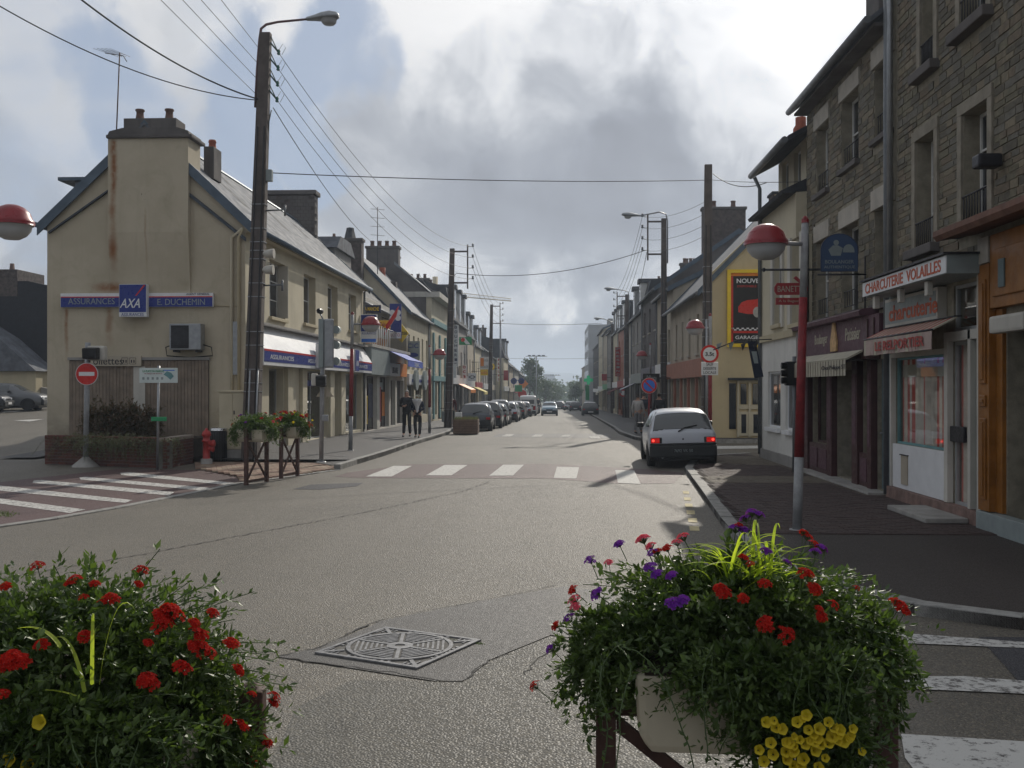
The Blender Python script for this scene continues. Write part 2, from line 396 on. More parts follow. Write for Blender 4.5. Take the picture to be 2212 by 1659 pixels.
def root(name, loc, label, cat, group=None, rz=0.0):
    o = bpy.data.objects.new(name, None); COL.objects.link(o); o.location = loc; o.rotation_euler = (0, 0, rz)
    o.empty_display_size = .2; o['label'] = label; o['category'] = cat
    if group: o['group'] = group
    return o
def tag(o, label, cat, group=None):
    o['label'] = label; o['category'] = cat
    if group: o['group'] = group
    return o
def copy_tree(o, parent=None):
    c = o.copy(); COL.objects.link(c); c.parent = parent
    for ch in [x for x in o.children]: copy_tree(ch, c)
    return c
def bx(name, m, fr, a0, a1, z0, z1, d0, d1, parent, bevel=0):
    return MB().fbox(fr, a0, a1, z0, z1, d0, d1).build(name, m, parent, bevel)
FONT_CACHE = {}
def text(s, fr, a, z, d, W, H, m, parent, name='lettering', bold=.0, slant=0.0, vertical=False, ext=.006):
    key = (s, bold)
    if key not in FONT_CACHE:
        cu = bpy.data.curves.new('t', 'FONT'); cu.body = s; cu.extrude = .02; cu.offset = bold; cu.resolution_u = 3
        if vertical: cu.align_x = 'CENTER'; cu.space_line = .85
        ob = bpy.data.objects.new('t', cu); COL.objects.link(ob)
        bpy.context.view_layer.update()
        me = bpy.data.meshes.new_from_object(ob.evaluated_get(bpy.context.evaluated_depsgraph_get()))
        FONT_CACHE[key] = ([tuple(v.co) for v in me.vertices], [tuple(p.vertices) for p in me.polygons])
        bpy.data.objects.remove(ob); bpy.data.curves.remove(cu); bpy.data.meshes.remove(me)
    vs, fs = FONT_CACHE[key]
    xs = [v[0] for v in vs]; ys = [v[1] for v in vs]; x0, x1, y0, y1 = min(xs), max(xs), min(ys), max(ys)
    q = MB(); q.v = []
    for x, y, zz in vs:
        fx = (x-x0)/(x1-x0); fy = (y-y0)/(y1-y0)
        q.v.append(tuple(fr.pt(a-W/2+fx*W+slant*(fy-.5)*H, z-H/2+fy*H, d+(ext if zz > 0 else 0))))
    q.f = list(fs); q.mi = [0]*len(fs); q.sm = [False]*len(fs)
    return q.build(name, m, parent)

# ------------------------------------------------------------------ architecture helpers
def wall(fr, L, z0, z1, ops, m, parent, thick=.22, name='wall', a_start=0.0, extra=None):
    """front skin with real openings; ops = (a0, a1, z0, z1)"""
    q = MB(); As = sorted({a_start, L}|{x for o in ops for x in o[:2]}); Zs = sorted({z0, z1}|{x for o in ops for x in o[2:4]})
    As = [a for a in As if a_start <= a <= L]; Zs = [z for z in Zs if z0 <= z <= z1]
    for i in range(len(As)-1):
        run = None
        for j in range(len(Zs)-1):
            ca, cz = (As[i]+As[i+1])/2, (Zs[j]+Zs[j+1])/2
            hole = any(o[0] < ca < o[1] and o[2] < cz < o[3] for o in ops)
            if not hole: run = Zs[j] if run is None else run
            if run is not None and (hole or j == len(Zs)-2):
                top = Zs[j] if hole else Zs[j+1]
                q.face([fr.pt(As[i], run), fr.pt(As[i+1], run), fr.pt(As[i+1], top), fr.pt(As[i], top)]); run = None
    for (a0, a1, b0, b1) in ops:
        for (p0, p1) in (((a0, b0), (a1, b0)), ((a1, b0), (a1, b1)), ((a1, b1), (a0, b1)), ((a0, b1), (a0, b0))):
            q.face([fr.pt(*p0), fr.pt(*p1), fr.pt(*p1, -thick), fr.pt(*p0, -thick)])
    if extra: extra(q)
    return q.build(name, m, parent)
def window(fr, parent, a0, a1, z0, z1, depth=.14, nx=2, nz=2, fm='wframe', gm=None, sill=True, shutter=None, fw=.05, sm='stonew', curtain=None, lintel=None, name='window'):
    gm = gm or GLASS
    q = MB(); D0, D1 = -depth-.05, -depth
    q.fbox(fr, a0, a1, z0, z0+fw, D0, D1).fbox(fr, a0, a1, z1-fw, z1, D0, D1)
    q.fbox(fr, a0, a0+fw, z0+fw, z1-fw, D0, D1).fbox(fr, a1-fw, a1, z0+fw, z1-fw, D0, D1)
    for i in range(1, nx):
        c = a0+(a1-a0)*i/nx; q.fbox(fr, c-fw*.45, c+fw*.45, z0+fw, z1-fw, D0, D1+.004)
    for j in range(1, nz):
        c = z0+(z1-z0)*j/nz
        for i in range(nx):
            l = a0+(a1-a0)*i/nx+(fw if i == 0 else fw*.45); r = a0+(a1-a0)*(i+1)/nx-(fw if i == nx-1 else fw*.45)
            q.fbox(fr, l, r, c-.015, c+.015, D0, D1)
    wobj = q.build(name, fm, parent)
    MB().fbox(fr, a0+fw*.5, a1-fw*.5, z0+fw*.5, z1-fw*.5, D0+.018, D0+.026).build('pane', gm, wobj)
    if curtain:
        MB().fbox(fr, a0+fw, a1-fw, z0+fw, z1-fw, D0-.10, D0-.09).build('curtain', curtain, wobj)
    if sill: MB().fbox(fr, a0-.08, a1+.08, z0-.10, z0-.002, -depth, .10).build('sill', sm, wobj, .012)
    if lintel: MB().fbox(fr, a0-.2, a1+.2, z1+.002, z1+lintel, -.05, .03).build('lintel', 'stonew', wobj, .01)
    if shutter:
        w2 = (a1-a0)/2
        for (s0, s1) in ((a0-w2-.02, a0-.02), (a1+.02, a1+w2+.02)):
            MB().fbox(fr, s0, s1, z0, z1, .012, .05).build('shutter', shutter, wobj, .006)
    return wobj
def pots(q_parent, x0, x1, y, z, n, m='pot', h=.38, axis='x'):
    for i in range(n):
        t = (i+.5)/n; c = (x0+(x1-x0)*t, y, z) if axis == 'x' else (y, x0+(x1-x0)*t, z)
        MB().lathe(c, [(.15, 0), (.12, h*.75), (.15, h*.8), (.14, h), (.10, h), (.10, h*.7)], 10).build('chimney_pot', m, q_parent)
def chimney(parent, x0, x1, y0, y1, z0, z1, m='brickd', npots=3, pm='pot', cap=.16):
    q = MB().box(x0, x1, y0, y1, z0, z1-cap); c = q.build('chimney', m, parent)
    MB().box(x0-.07, x1+.07, y0-.07, y1+.07, z1-cap+.001, z1).build('chimney_cap', 'dkrend', c, .02)
    if npots:
        if x1-x0 > y1-y0: pots(c, x0+.1, x1-.1, (y0+y1)/2, z1, npots, pm)
        else: pots(c, y0+.1, y1-.1, (x0+x1)/2, z1, npots, pm, axis='y')
    return c
def gableroof(fr, L, D, eave, ridge, parent, rm='slate', over=.25, thick=.11, rafter='zinc', a0=-.06, a1=None, gutter=True):
    """ridge parallel to the street; front slope over the facade, back slope behind"""
    a1 = L+.06 if a1 is None else a1
    s = (ridge-eave)/(D/2)
    q = MB()
    q.extr(fr, [(over, eave-over*s), (over, eave-over*s+thick), (-D/2, ridge+thick), (-D/2, ridge)], a0, a1)
    q.extr(fr, [(-D/2, ridge), (-D/2, ridge+thick), (-D-over, eave-over*s+thick), (-D-over, eave-over*s)], a0, a1)
    r = q.build('roof', rm, parent)
    if gutter: MB().tube([fr.pt(a0, eave-over*s+.03, over+.06), fr.pt(a1, eave-over*s+.03, over+.06)], .07, 8).build('gutter', 'gutter', parent)
    if rafter:
        e = MB()
        for aa in (a0-.03, a1):
            e = MB()
            e.extr(fr, [(over+.02, eave-over*s-.10), (over+.02, eave-over*s+thick+.04), (-D/2, ridge+thick+.05), (-D/2, ridge-.14)], aa, aa+.03)
            e.extr(fr, [(-D/2, ridge-.14), (-D/2, ridge+thick+.05), (-D-over-.02, eave-over*s+thick+.04), (-D-over-.02, eave-over*s-.10)], aa, aa+.03)
            e.build('verge_board', rafter, r)
    return r
def gables(q, fr, L, D, z0, eave, ridge, back=True):
    for a in (0, L):
        q.face([fr.pt(a, z0, 0), fr.pt(a, eave, 0), fr.pt(a, ridge, -D/2), fr.pt(a, eave, -D), fr.pt(a, z0, -D)])
    if back: q.face([fr.pt(0, z0, -D), fr.pt(L, z0, -D), fr.pt(L, eave, -D), fr.pt(0, eave, -D)])
def bare(name, label, side, Y0, Y1, X, D, eave, ridge, wm, rm='slate', rows=(), shop=None, chim=(), dormers=0, cat='house', group=None,
         shutter=None, z0=None, fm='wframe', fascia='blue', fasm='signw', fastext=None, awn=None, flat=False, mansard=None, nb=0.0, lint=None):
    """street house: rows = [(zsill, ztop, n, width)], shop = (height, fascia_height)"""
    g0 = gz(Y0)-.6 if z0 is None else z0
    fr = Fr((X, Y0, 0), (1, 0, 0)) if side < 0 else Fr((X, Y1, 0), (-1, 0, 0))
    L = Y1-Y0; g = gz((Y0+Y1)/2)+.12
    rt = root(name, (X, (Y0+Y1)/2, g0), label, cat, group)
    ops = []; wins = []
    for (a, b, n, ww) in rows:
        for i in range(n):
            c = L*(i+.5)/n+(rnd.uniform(-.1, .1)); ops.append((c-ww/2, c+ww/2, g+a, g+b)); wins.append((c-ww/2, c+ww/2, g+a, g+b))
    sops = []
    if shop:
        n = max(2, int(L/3.2)); sh = shop[0]
        for i in range(n):
            a0 = L*i/n+.3; a1 = L*(i+1)/n-.25; zz = .45 if (i+nb) % 2 < 1 else .04
            sops.append((a0, a1, g+zz, g+sh))
    def ex(q): gables(q, fr, L, D, g0, eave, ridge if not flat else eave)
    wall(fr, L, g0, eave, ops+sops, wm, rt, extra=ex)
    for o in wins: window(fr, rt, *o, shutter=shutter, fm=fm, nx=2, nz=rnd.choice((2, 3)), lintel=lint)
    for i, o in enumerate(sops):
        window(fr, rt, *o, depth=.16, nx=rnd.choice((1, 2, 3)), nz=1, fm=rnd.choice(('gframe', 'bframe', 'wframe')), sill=False, name='shop_window')
    if shop:
        f = bx('shop_fascia', fasm, fr, .15, L-.15, g+shop[0]+.04, g+shop[0]+.04+shop[1], -.02, .14, rt, .01)
        if fastext: text(fastext[0], fr, L/2, g+shop[0]+.04+shop[1]/2, .142, min(L*.6, fastext[2] if len(fastext) > 2 else 4), shop[1]*.5, fastext[1], f)
    if awn:
        a0, a1, am = awn; zt = g+(shop[0] if shop else 2.6)
        aw = MB().extr(fr, [(.15, zt+.05), (.15, zt), (1.15, zt-.45), (1.15, zt-.41)], a0, a1).build('awning', am, rt)
        MB().fbox(fr, a0, a1, zt-.68, zt-.45, 1.13, 1.15).build('valance', am, aw)
    if flat:
        q = MB().extr(fr, [(.55, eave), (.55, eave+.35), (-D-.1, eave+.35), (-D-.1, eave)], -.1, L+.1); q.build('roof', 'offwhite', rt)
    elif mansard:
        mz = eave+mansard; s = .45
        q = MB().extr(fr, [(.12, eave), (.12, eave+.12), (-s, mz), (-D/2, ridge+.1), (-D+s, mz), (-D, eave+.1), (-D, eave)], -.03, L+.03); q.build('roof', rm, rt)
        MB().tube([fr.pt(0, eave+.02, .2), fr.pt(L, eave+.02, .2)], .07, 8).build('gutter', 'gutter', rt)
        for i in range(dormers):
            c = L*(i+.5)/dormers
            d = MB().fbox(fr, c-.62, c+.62, eave+.15, mz+.05, -1.2, .06); dm = d.build('dormer', 'wframe' if i % 2 else 'gframe', rt)
            MB().fpoly(fr, [(c-.8, mz+.052), (c+.8, mz+.052), (c+.55, mz+.35), (c-.55, mz+.35)], -1.4, .2).build('dormer_roof', rm, dm)
            for k in (-.3, .3): bx('dormer_pane', GLASS, fr, c+k-.24, c+k+.24, eave+.35, mz-.08, .062, .075, dm)
    else:
        gableroof(fr, L, D, eave, ridge, rt, rm)
        for i in range(dormers):
            c = L*(i+.5)/dormers; sl = (ridge-eave)/(D/2); zc_ = eave+sl*1.1
            MB().extr(fr, [(-.95, eave+.95*sl+.125), (-.95, eave+.95*sl+.16), (-1.75, eave+1.75*sl+.16), (-1.75, eave+1.75*sl+.125)], c-.35, c+.35).build('roof_window', 'slated', rt)
    for c in chim:
        ya = Y0+.1 if c[0] == 'near' else Y1-.7
        xa = X+side*D*.5
        w2 = c[1]/2; chimney(rt, xa-w2+c[4] if len(c) > 4 else xa-w2, xa+w2+(c[4] if len(c) > 4 else 0), ya, ya+.65, eave if not flat else eave+.2, c[2], 'brickd', c[3])
    # downpipe
    MB().tube([fr.pt(L-.12 if side < 0 else .12, g, .06), fr.pt(L-.12 if side < 0 else .12, eave-.1, .06)], .045, 8).build('downpipe', 'gutter', rt)
    return rt, fr, g
# ------------------------------------------------------------------ ground
def sheet(name, pts, m, dz, kind='structure', parent=None):
    """polygon laid on the ground, pts (X, Y)"""
    bm = bmesh.new(); vs = [bm.verts.new((x, y, 0)) for x, y in pts]; f = bm.faces.new(vs)
    bmesh.ops.triangulate(bm, faces=[f]) if len(vs) > 4 else None
    if max(p[1] for p in pts) > 34 or min(p[0] for p in pts) < -13:
        bmesh.ops.subdivide_edges(bm, edges=bm.edges[:], cuts=3, use_grid_fill=True)
    for v in bm.verts: v.co.z = gz2(v.co.x, v.co.y)+dz
    me = bpy.data.meshes.new(name); bmesh.ops.recalc_face_normals(bm, faces=bm.faces)
    bm.to_mesh(me); bm.free()
    if me.polygons and me.polygons[0].normal.z < 0: me.flip_normals()
    me.materials.append(M[m] if isinstance(m, str) else m)
    o = bpy.data.objects.new(name, me); COL.objects.link(o)
    if kind: o['kind'] = kind
    if parent: o.parent = parent
    return o
def gridsheet(name, xs, ys, m, f, kind='structure'):
    q = MB(); n = len(xs)
    for y in ys:
        for x in xs: q.v.append((x, y, f(x, y)))
    for j in range(len(ys)-1):
        for i in range(n-1):
            q.f.append((j*n+i, j*n+i+1, (j+1)*n+i+1, (j+1)*n+i)); q.mi.append(0); q.sm.append(True)
    return q.build(name, m, None, kind=kind)
fx = [-60, -40, -30, -24, -20, -17, -15, -14, -13, -12, -11, -10, -9.5, -8, -4, 0, 4, 8, 14, 22, 34, 60]
fy = [-40, -20, 0, 10, 20, 26, 29, 32, 35, 38, 42, 48, 55, 62, 70, 80, 95, 120, 160, 220, 300, 420, 600]
gridsheet('road', fx, fy, A_ROAD, gz2)
gm_ = mat('distant ground', (.075, .085, .06), .95, .3, .02)
gx = [-6000, -2500, -900, -300, -120, -60, -30, 0, 30, 60, 120, 300, 900, 2500, 6000]
gy = [-3000, -600, -100, -40, 0, 35, 60, 100, 200, 420, 600, 1000, 2000, 3500, 7000]
gridsheet('ground', gx, gy, gm_, lambda x, y: (gz2(max(x, -60), y) if -60 <= x <= 60 and -40 <= y <= 600 else gz(y))-.35)
# hills on the horizon
def hill(u, v0, d, wpx):
    pass
q = MB(); n = 90
for k, (d, zz) in enumerate(((2200, -12), (3000, None), (3800, 15))):
    for i in range(n):
        u = 700+i*12; base = P(u, 837, d)
        if zz is None:
            h = 30+4*math.sin(i*.16+2)+2.5*math.sin(i*.47+1)+1.3*math.sin(i*1.3)
            z = CZ+h*d/2200.0*.95
        else: z = zz
        q.v.append((base.x, base.y, z))
for k in range(2):
    for i in range(n-1):
        q.f.append((k*n+i, k*n+i+1, (k+1)*n+i+1, (k+1)*n+i)); q.mi.append(0); q.sm.append(True)
q.build('hills', mat('wooded hillside', (.045, .060, .045), .95, .35, .006), None, kind='structure')

# kerb lines and pavements
def xy(u, v, h=0): p = G(u, v, h); return (p.x, p.y)
KL = [xy(*p) for p in ((735, 1015), (772, 1003), (830, 985), (900, 960), (955, 943))]
KL += [(-4.75, 45.5), (-5.0, 49)]+[(-5.0+off(y), y) for y in (60, 75, 90, 110, 140, 180, 240, 320, 420, 560)]
KR = [(3.3, 36.6), (3.0, 40), (2.85, 46)]+[(2.95+off(y), y) for y in (54, 65, 80, 100, 130, 170, 230, 320, 420, 560)]
def pavement_strip(name, kl, xb, m, h=.12):
    q = MB()
    for i in range(len(kl)-1):
        (x0, y0), (x1, y1) = kl[i], kl[i+1]
        n = max(1, int((y1-y0)/12))
        for j in range(n):
            ya, yb = y0+(y1-y0)*j/n, y0+(y1-y0)*(j+1)/n; xa, xc = x0+(x1-x0)*j/n, x0+(x1-x0)*(j+1)/n
            q.face([(xa, ya, gz(ya)+h), (xb(ya), ya, gz(ya)+h), (xb(yb), yb, gz(yb)+h), (xc, yb, gz(yb)+h)])
            q.face([(xa, ya, gz(ya)-.1), (xa, ya, gz(ya)+h), (xc, yb, gz(yb)+h), (xc, yb, gz(yb)-.1)])
    return q.build(name, m, None, kind='structure')
pl = pavement_strip('pavement', KL[1:], lambda y: -8.9+off(y), A_PAVE)
pr = pavement_strip('pavement', KR, lambda y: 6.2+off(y), A_PAVE)
# kerb stones as single pieces up to the distance where they blur together
def kerbstones(kl, side, parent, h=.135, wdt=.16, ymax=75, ln=1.0, flat=False):
    pts = [Vector((x, y, 0)) for x, y in kl]; seg = 0; k = 0
    far = MB()
    tot = []
    for i in range(len(pts)-1):
        a, b = pts[i], pts[i+1]; n = max(1, round((b-a).length/ln))
        for j in range(n): tot.append((a.lerp(b, j/n), a.lerp(b, (j+1)/n)))
    for a, b in tot:
        t = (b-a).normalized(); nn = Vector((-t.y, t.x, 0))*side
        a2, b2 = a+t*.006, b-t*.006; hh = h+rnd.uniform(-.006, .006)
        def zz(p, q): return gz2(p.x, p.y)+q
        lo, hi = -.05, hh
        p = [a2, b2, b2+nn*wdt, a2+nn*wdt]
        q = MB() if a.y < ymax else far
        q.hexa([(c.x, c.y, zz(c, lo)) for c in p]+[(c.x, c.y, zz(c, hi)) for c in p])
        if a.y < ymax: q.build('kerb_stone', 'kerb', parent, .012)
    if far.v: far.build('far_kerb_stones', 'kerb', parent, kind='stuff')
kerbstones([(x, y) for x, y in KL], 1, pl)
kerbstones([(x, y) for x, y in KR], -1, pr)
# raised asphalt pavement front edge + corner, left
c0 = xy(735, 1012); c1 = xy(560, 985)
qq = MB(); qq.face([(c0[0], c0[1], .052), (c0[0]-.3, KL[1][1]+1.0, .1235), (-8.9, KL[1][1]+3.4, .1235), (-8.9, c1[1]-.3, .052), (c1[0], c1[1], .052)])
qq.build('pavement', A_PAVE, None, kind='structure')
# red crossing surface across the side street mouth and the ground-level kerb line
FL = [xy(*p) for p in ((-260, 1165), (-120, 1158), (0, 1140), (125, 1122), (250, 1100), (400, 1070), (525, 1045), (640, 1030), (735, 1015))]
fkl = sheet('crossing_surface', [(x, y+.02) for x, y in FL[:7]]+[xy(*p) for p in ((510, 1031), (440, 1016), (250, 1014), (60, 1035), (-250, 1072))], A_RED, .006)
lowk = bpy.data.objects.new('low_kerb', None)
ks = MB().box(-40, -39, -30, -29, -.2, -.1).build('low_kerb', 'kerb', None, kind='structure')
kerbstones(FL, 1, ks, h=.022, ln=.9)
# brick apron
APR = [xy(*p) for p in ((528, 1043), (640, 1028), (733, 1013), (562, 984), (430, 1003), (432, 1014), (512, 1030))]
def inside(p, poly):
    c = False
    for i in range(len(poly)):
        (x0, y0), (x1, y1) = poly[i], poly[i-1]
        if (y0 > p[1]) != (y1 > p[1]) and p[0] < (x1-x0)*(p[1]-y0)/(y1-y0)+x0: c = not c
    return c
def pavers(name, poly, z, mats, lx=.21, ly=.105, pick=None, rot=0.0, base=A_DARKRED, gap=.008):
    s = sheet(name, poly, base, z-.02)
    xs = [p[0] for p in poly]; ys = [p[1] for p in poly]; cx, cy = sum(xs)/len(xs), sum(ys)/len(ys)
    q = MB(); cr, sr = math.cos(rot), math.sin(rot); Rr = max(max(xs)-min(xs), max(ys)-min(ys))
    j = 0; y = -Rr
    while y < Rr:
        x = -Rr+(lx/2 if j % 2 else 0)
        while x < Rr:
            c = (cx+(x+lx/2)*cr-(y+ly/2)*sr, cy+(x+lx/2)*sr+(y+ly/2)*cr)
            if inside(c, poly):
                zz = z+rnd.uniform(-.003, .003); q.cur = pick(c) if pick else rnd.randrange(len(mats))
                pp = []
                for (dx, dy) in ((gap/2, gap/2), (lx-gap/2, gap/2), (lx-gap/2, ly-gap/2), (gap/2, ly-gap/2)):
                    pp.append((cx+(x+dx)*cr-(y+dy)*sr, cy+(x+dx)*sr+(y+dy)*cr))
                k = len(q.v); q.v += [(a, b, z-.03) for a, b in pp]+[(a, b, zz) for a, b in pp]
                for f in ((4, 5, 6, 7), (0, 1, 5, 4), (1, 2, 6, 5), (2, 3, 7, 6), (3, 0, 4, 7)):
                    q.f.append(tuple(k+i for i in f)); q.mi.append(q.cur); q.sm.append(False)
            x += lx
        y += ly; j += 1
    q.build('paving_bricks', mats, s, kind='stuff'); return s
PB1 = mat('pale red paver', (.26, .17, .125), .85, .2, 8, .2, 40); PB2 = mat('tan paver', (.30, .235, .17), .85, .2, 8, .2, 40); PB3 = mat('brown paver', (.19, .12, .09), .85, .2, 8, .2, 40)
PD1 = mat('dark red paver', (.062, .042, .038), .85, .2, 8, .2, 40); PD2 = mat('dull plum paver', (.054, .038, .036), .85, .2, 8, .2, 40); PT = mat('dull tan paver', (.125, .105, .08), .85, .2, 8, .2, 40)
pavers('brick_apron', APR, .045, [PB1, PB2, PB3], lx=.24, ly=.12, rot=.35, base=PB3)
# right corner pavement
KC = [(5.4, 29.2), (4.3, 28.3), (3.45, 26.2), (3.0, 23.8), (2.86, 21.7), (2.6, 18), (2.36, 14.7), (2.25, 12.5), (2.32, 10.8), (2.62, 9.6), (3.05, 8.85), (3.75, 8.35), (6, 7.5), (14, 6.4)]
CP = KC+[(14, 29.4), (8, 29.4)]
rp = sheet('pavement', CP, A_DARKRED, .095)
kq = MB()
for i in range(len(KC)-1):
    a, b = KC[i], KC[i+1]; kq.face([(a[0], a[1], -.1), (b[0], b[1], -.1), (b[0], b[1], .094), (a[0], a[1], .094)])
kq.build('pavement_edge', A_DARKRED, rp)
kerbstones(KC, 1, rp, h=.105, wdt=.18)
inner = [(5.6, 28.9), (4.55, 28.0), (3.7, 26.1), (3.25, 23.8), (3.1, 21.7), (2.85, 18), (2.62, 14.7), (2.5, 13), (5.7, 13), (5.7, 28.9)]
def band(c):
    x, y = c
    if 19.9 < y < 21.4 or 24.9 < y+.5*(x-4) < 28.0: return 2
    if x > 5.35 and y > 17.6: return 2
    return 0 if rnd.random() < .6 else 1
pavers('paved_band', inner, .108, [PD1, PD2, PT], lx=.2, ly=.1, pick=band, rot=0, base=A_DARKRED)
# second pavement beyond the side street on the right
sheet('pavement', [KR[0], (14, 36.2), (14, 37.9), (5.9, 38.6), (5.9, 41), (KR[1][0], KR[1][1])], A_PAVE, .118)
kerbstones([(14, 36.2), (6, 36.3), (3.3, 36.6)], -1, pr, h=.13)
# pavement beside the corner house, left back
sheet('pavement', [(-15.1, 27.0), (-14.1, 27.0), (-14.1, 46), (-15.1, 46)], A_PAVE, .05)
# zebra stripes: each is a painted piece
def stripe(uvs, dz=.0085, m='paint', par=None, name='zebra_stripe'):
    o = sheet(name, [xy(*p) for p in uvs], m, dz, kind=None); 
    if par: o.parent = par
    return o
band_uv = [(752, 1021), (885, 1003), (1180, 1002), (1400, 1014), (1478, 1022), (1455, 1045), (1330, 1045), (1180, 1034), (780, 1033), (722, 1030)]
zb = sheet('crossing_surface', [xy(*p) for p in band_uv], A_RED, .0045)
PAINT = mat('worn road paint', (.60, .59, .55), .75, .1, 3, .3, 60)
def worn(name, amt):
    m = bpy.data.materials.new(name); m.use_nodes = True; t = NT(m.node_tree); b = t.n['Principled BSDF']; co = t.new('ShaderNodeTexCoord').outputs['Object']
    f = t.ss(t.noise(co, 13, 9, .78, .1), .5-amt*.5, .62-amt*.3)
    t.put(b.inputs['Base Color'], t.mix(f, (.50, .49, .46), (.085, .078, .072))); b.inputs['Roughness'].default_value = .75
    bn = t.new('ShaderNodeBump'); bn.inputs['Strength'].default_value = .8; bn.inputs['Distance'].default_value = .005
    t.put(bn.inputs['Height'], t.noise(co, 90, 4, .7)); t.l.new(bn.outputs[0], b.inputs['Normal'])
    return m
W1, W2, W3 = worn('lightly worn paint', -.05), worn('heavily worn paint', .07), worn('worn shaded paint', .04)  # extra wear in the third puts shade on the left stripes into their colour
for s in ([(790, 1030), (846, 1030), (890, 1007), (850, 1007)], [(920, 1027.5), (975, 1027.5), (1010, 1005), (960, 1005)], [(1057, 1028), (1108, 1028), (1132, 1004.5), (1087, 1004.5)],
          [(1196, 1033), (1245, 1034.5), (1251, 1010), (1203, 1009)], [(1335, 1044), (1384, 1046.5), (1370, 1017), (1329, 1016)]):
    stripe(s, .0085, W1, zb)
for s in ([(-70, 1073), (0, 1078), (185, 1102), (150, 1109.5), (0, 1089), (-70, 1081)], [(-60, 1045), (0, 1050), (287, 1081.5), (270, 1087.5), (0, 1061), (-60, 1054)], [(73, 1039), (90, 1038), (377, 1064), (365, 1071.5), (70, 1044)],
          [(171, 1032), (185, 1030.8), (454, 1055), (437, 1060.5), (174, 1037)], [(260, 1022.5), (280, 1021), (517, 1045), (495, 1049), (262, 1027)]):
    stripe(s, .0105, W3, fkl)
far_z = sheet('crossing_surface', [xy(*p) for p in ((1062, 944), (1078, 937), (1310, 937), (1325, 947))], A_PATCH, .0045)
for s in ([(1083, 943), (1103, 943), (1112, 938), (1094, 938)], [(1148, 943.5), (1168, 943.5), (1174, 939), (1156, 939)], [(1210, 943.5), (1228, 943.5), (1234, 939.5), (1216, 939.5)], [(1276, 947), (1298, 948), (1294, 943), (1272, 942.5)]):
    stripe(s, .0085, W2, far_z)
zr = sheet('crossing_surface', [(3.3, 8.1), (3.05, 6.8), (2.9, 4.5), (9, 4.0), (9, 6.6), (6, 7.4), (4.0, 8.1)], A_SIDE, .0045)
for s in ([(1948, 1371), (1985, 1372), (2330, 1398), (2330, 1410), (2212, 1402), (1950, 1391)], [(1925, 1464), (2080, 1463), (2330, 1482), (2330, 1508), (2150, 1498), (1932, 1489)], [(1946, 1588), (2330, 1612), (2330, 1700), (2000, 1700), (1955, 1640)]):
    stripe(s, .0085, W2 if s[0][1] < 1500 else W1, zr)
rr = MB().box(5.0, 5.01, 34, 34.01, -.1, -.05).build('road_line', 'paint', None, kind='structure')
for s in ([(1548, 964), (1900, 960), (1900, 966), (1546, 970)],):
    stripe(s, .006, W1, rr, 'line_segment')
for k, (u, v) in enumerate(((1482, 1064), (1485, 1078), (1488, 1092), (1492, 1107), (1496, 1124), (1500, 1142))):
    sc = 1+.12*k
    stripe([(u-6*sc, v+3*sc), (u+7*sc, v+3.6*sc), (u+6*sc, v-2.6*sc), (u-7*sc, v-3*sc)], .006, mat('yellow kerb dash', (.50, .43, .24), .8, .2, 5), rr, 'kerb_dash')
for s in ([(30, 909), (62, 907), (95, 906), (64, 911)], [(0, 890), (92, 880), (92, 883), (0, 893.5)]):
    stripe(s, .012, W1, rr, 'line_segment')
# patches, seams, cracks
sheet('road_patch', [xy(*p) for p in ((1060, 1428), (1190, 1375), (1330, 1395), (1700, 1500), (1700, 1900), (420, 1900), (600, 1620), (640, 1530), (760, 1470), (940, 1474), (1000, 1474))], A_COARSE, .0045)
sheet('road_patch', [xy(*p) for p in ((822, 1343), (1010, 1305), (1215, 1268), (1800, 1330), (1500, 1420), (1190, 1373), (1060, 1426), (1000, 1473), (940, 1473), (600, 1420), (690, 1400), (795, 1357))], A_PATCH, .0065)
sheet('road_patch', [xy(*p) for p in ((632, 1057), (672, 1047), (785, 1043), (770, 1051), (690, 1058))], asphalt('fresh dark patch', (.035, .035, .04), 90, .004), .0045)
CRK = mat('dark tar crack', (.016, .015, .014), .8, .3, 20)
def crack(uvs, wd, jit=.012, name='crack', m=CRK, dz=.0082):
    pts = [G(u, v) for u, v in uvs]; q = MB(); L = []
    for i in range(len(pts)-1):
        n = max(2, int((pts[i+1]-pts[i]).length/.07))
        for j in range(n): L.append(pts[i].lerp(pts[i+1], j/n))
    L.append(pts[-1]); prev = None
    for i, p in enumerate(L):
        t = (L[min(i+1, len(L)-1)]-L[max(0, i-1)]).normalized(); nn = Vector((-t.y, t.x, 0)); c = p+nn*rnd.uniform(-jit, jit); w_ = wd*rnd.uniform(.3, 1.3)
        a, b = c+nn*w_, c-nn*w_; a.z = b.z = gz(c.y)+dz
        if prev: q.face([prev[0], prev[1], b, a])
        prev = (a, b)
    o = q.build(name, m, None, kind='structure'); return o
crack([(800, 1347), (900, 1325), (1010, 1305), (1200, 1266)], .007)
crack([(600, 1420), (690, 1400), (800, 1349)], .010, .02)
crack([(600, 1421), (700, 1434), (800, 1448), (870, 1457), (950, 1474), (1000, 1474), (1055, 1428), (1100, 1415)], .008, .02)
crack([(0, 1250), (300, 1200), (480, 1165), (800, 1105), (1000, 1062), (1060, 1040)], .012, .03, m=mat('faint tar seam', (.045, .042, .038), .8, .3, 20))
crack([(905, 968), (1000, 963), (1150, 958), (1350, 960), (1400, 958)], .018, .02, m=mat('faint tar seam', (.045, .042, .038)))
crack([(1130, 1460), (1200, 1390), (1330, 1330)], .006, .02)
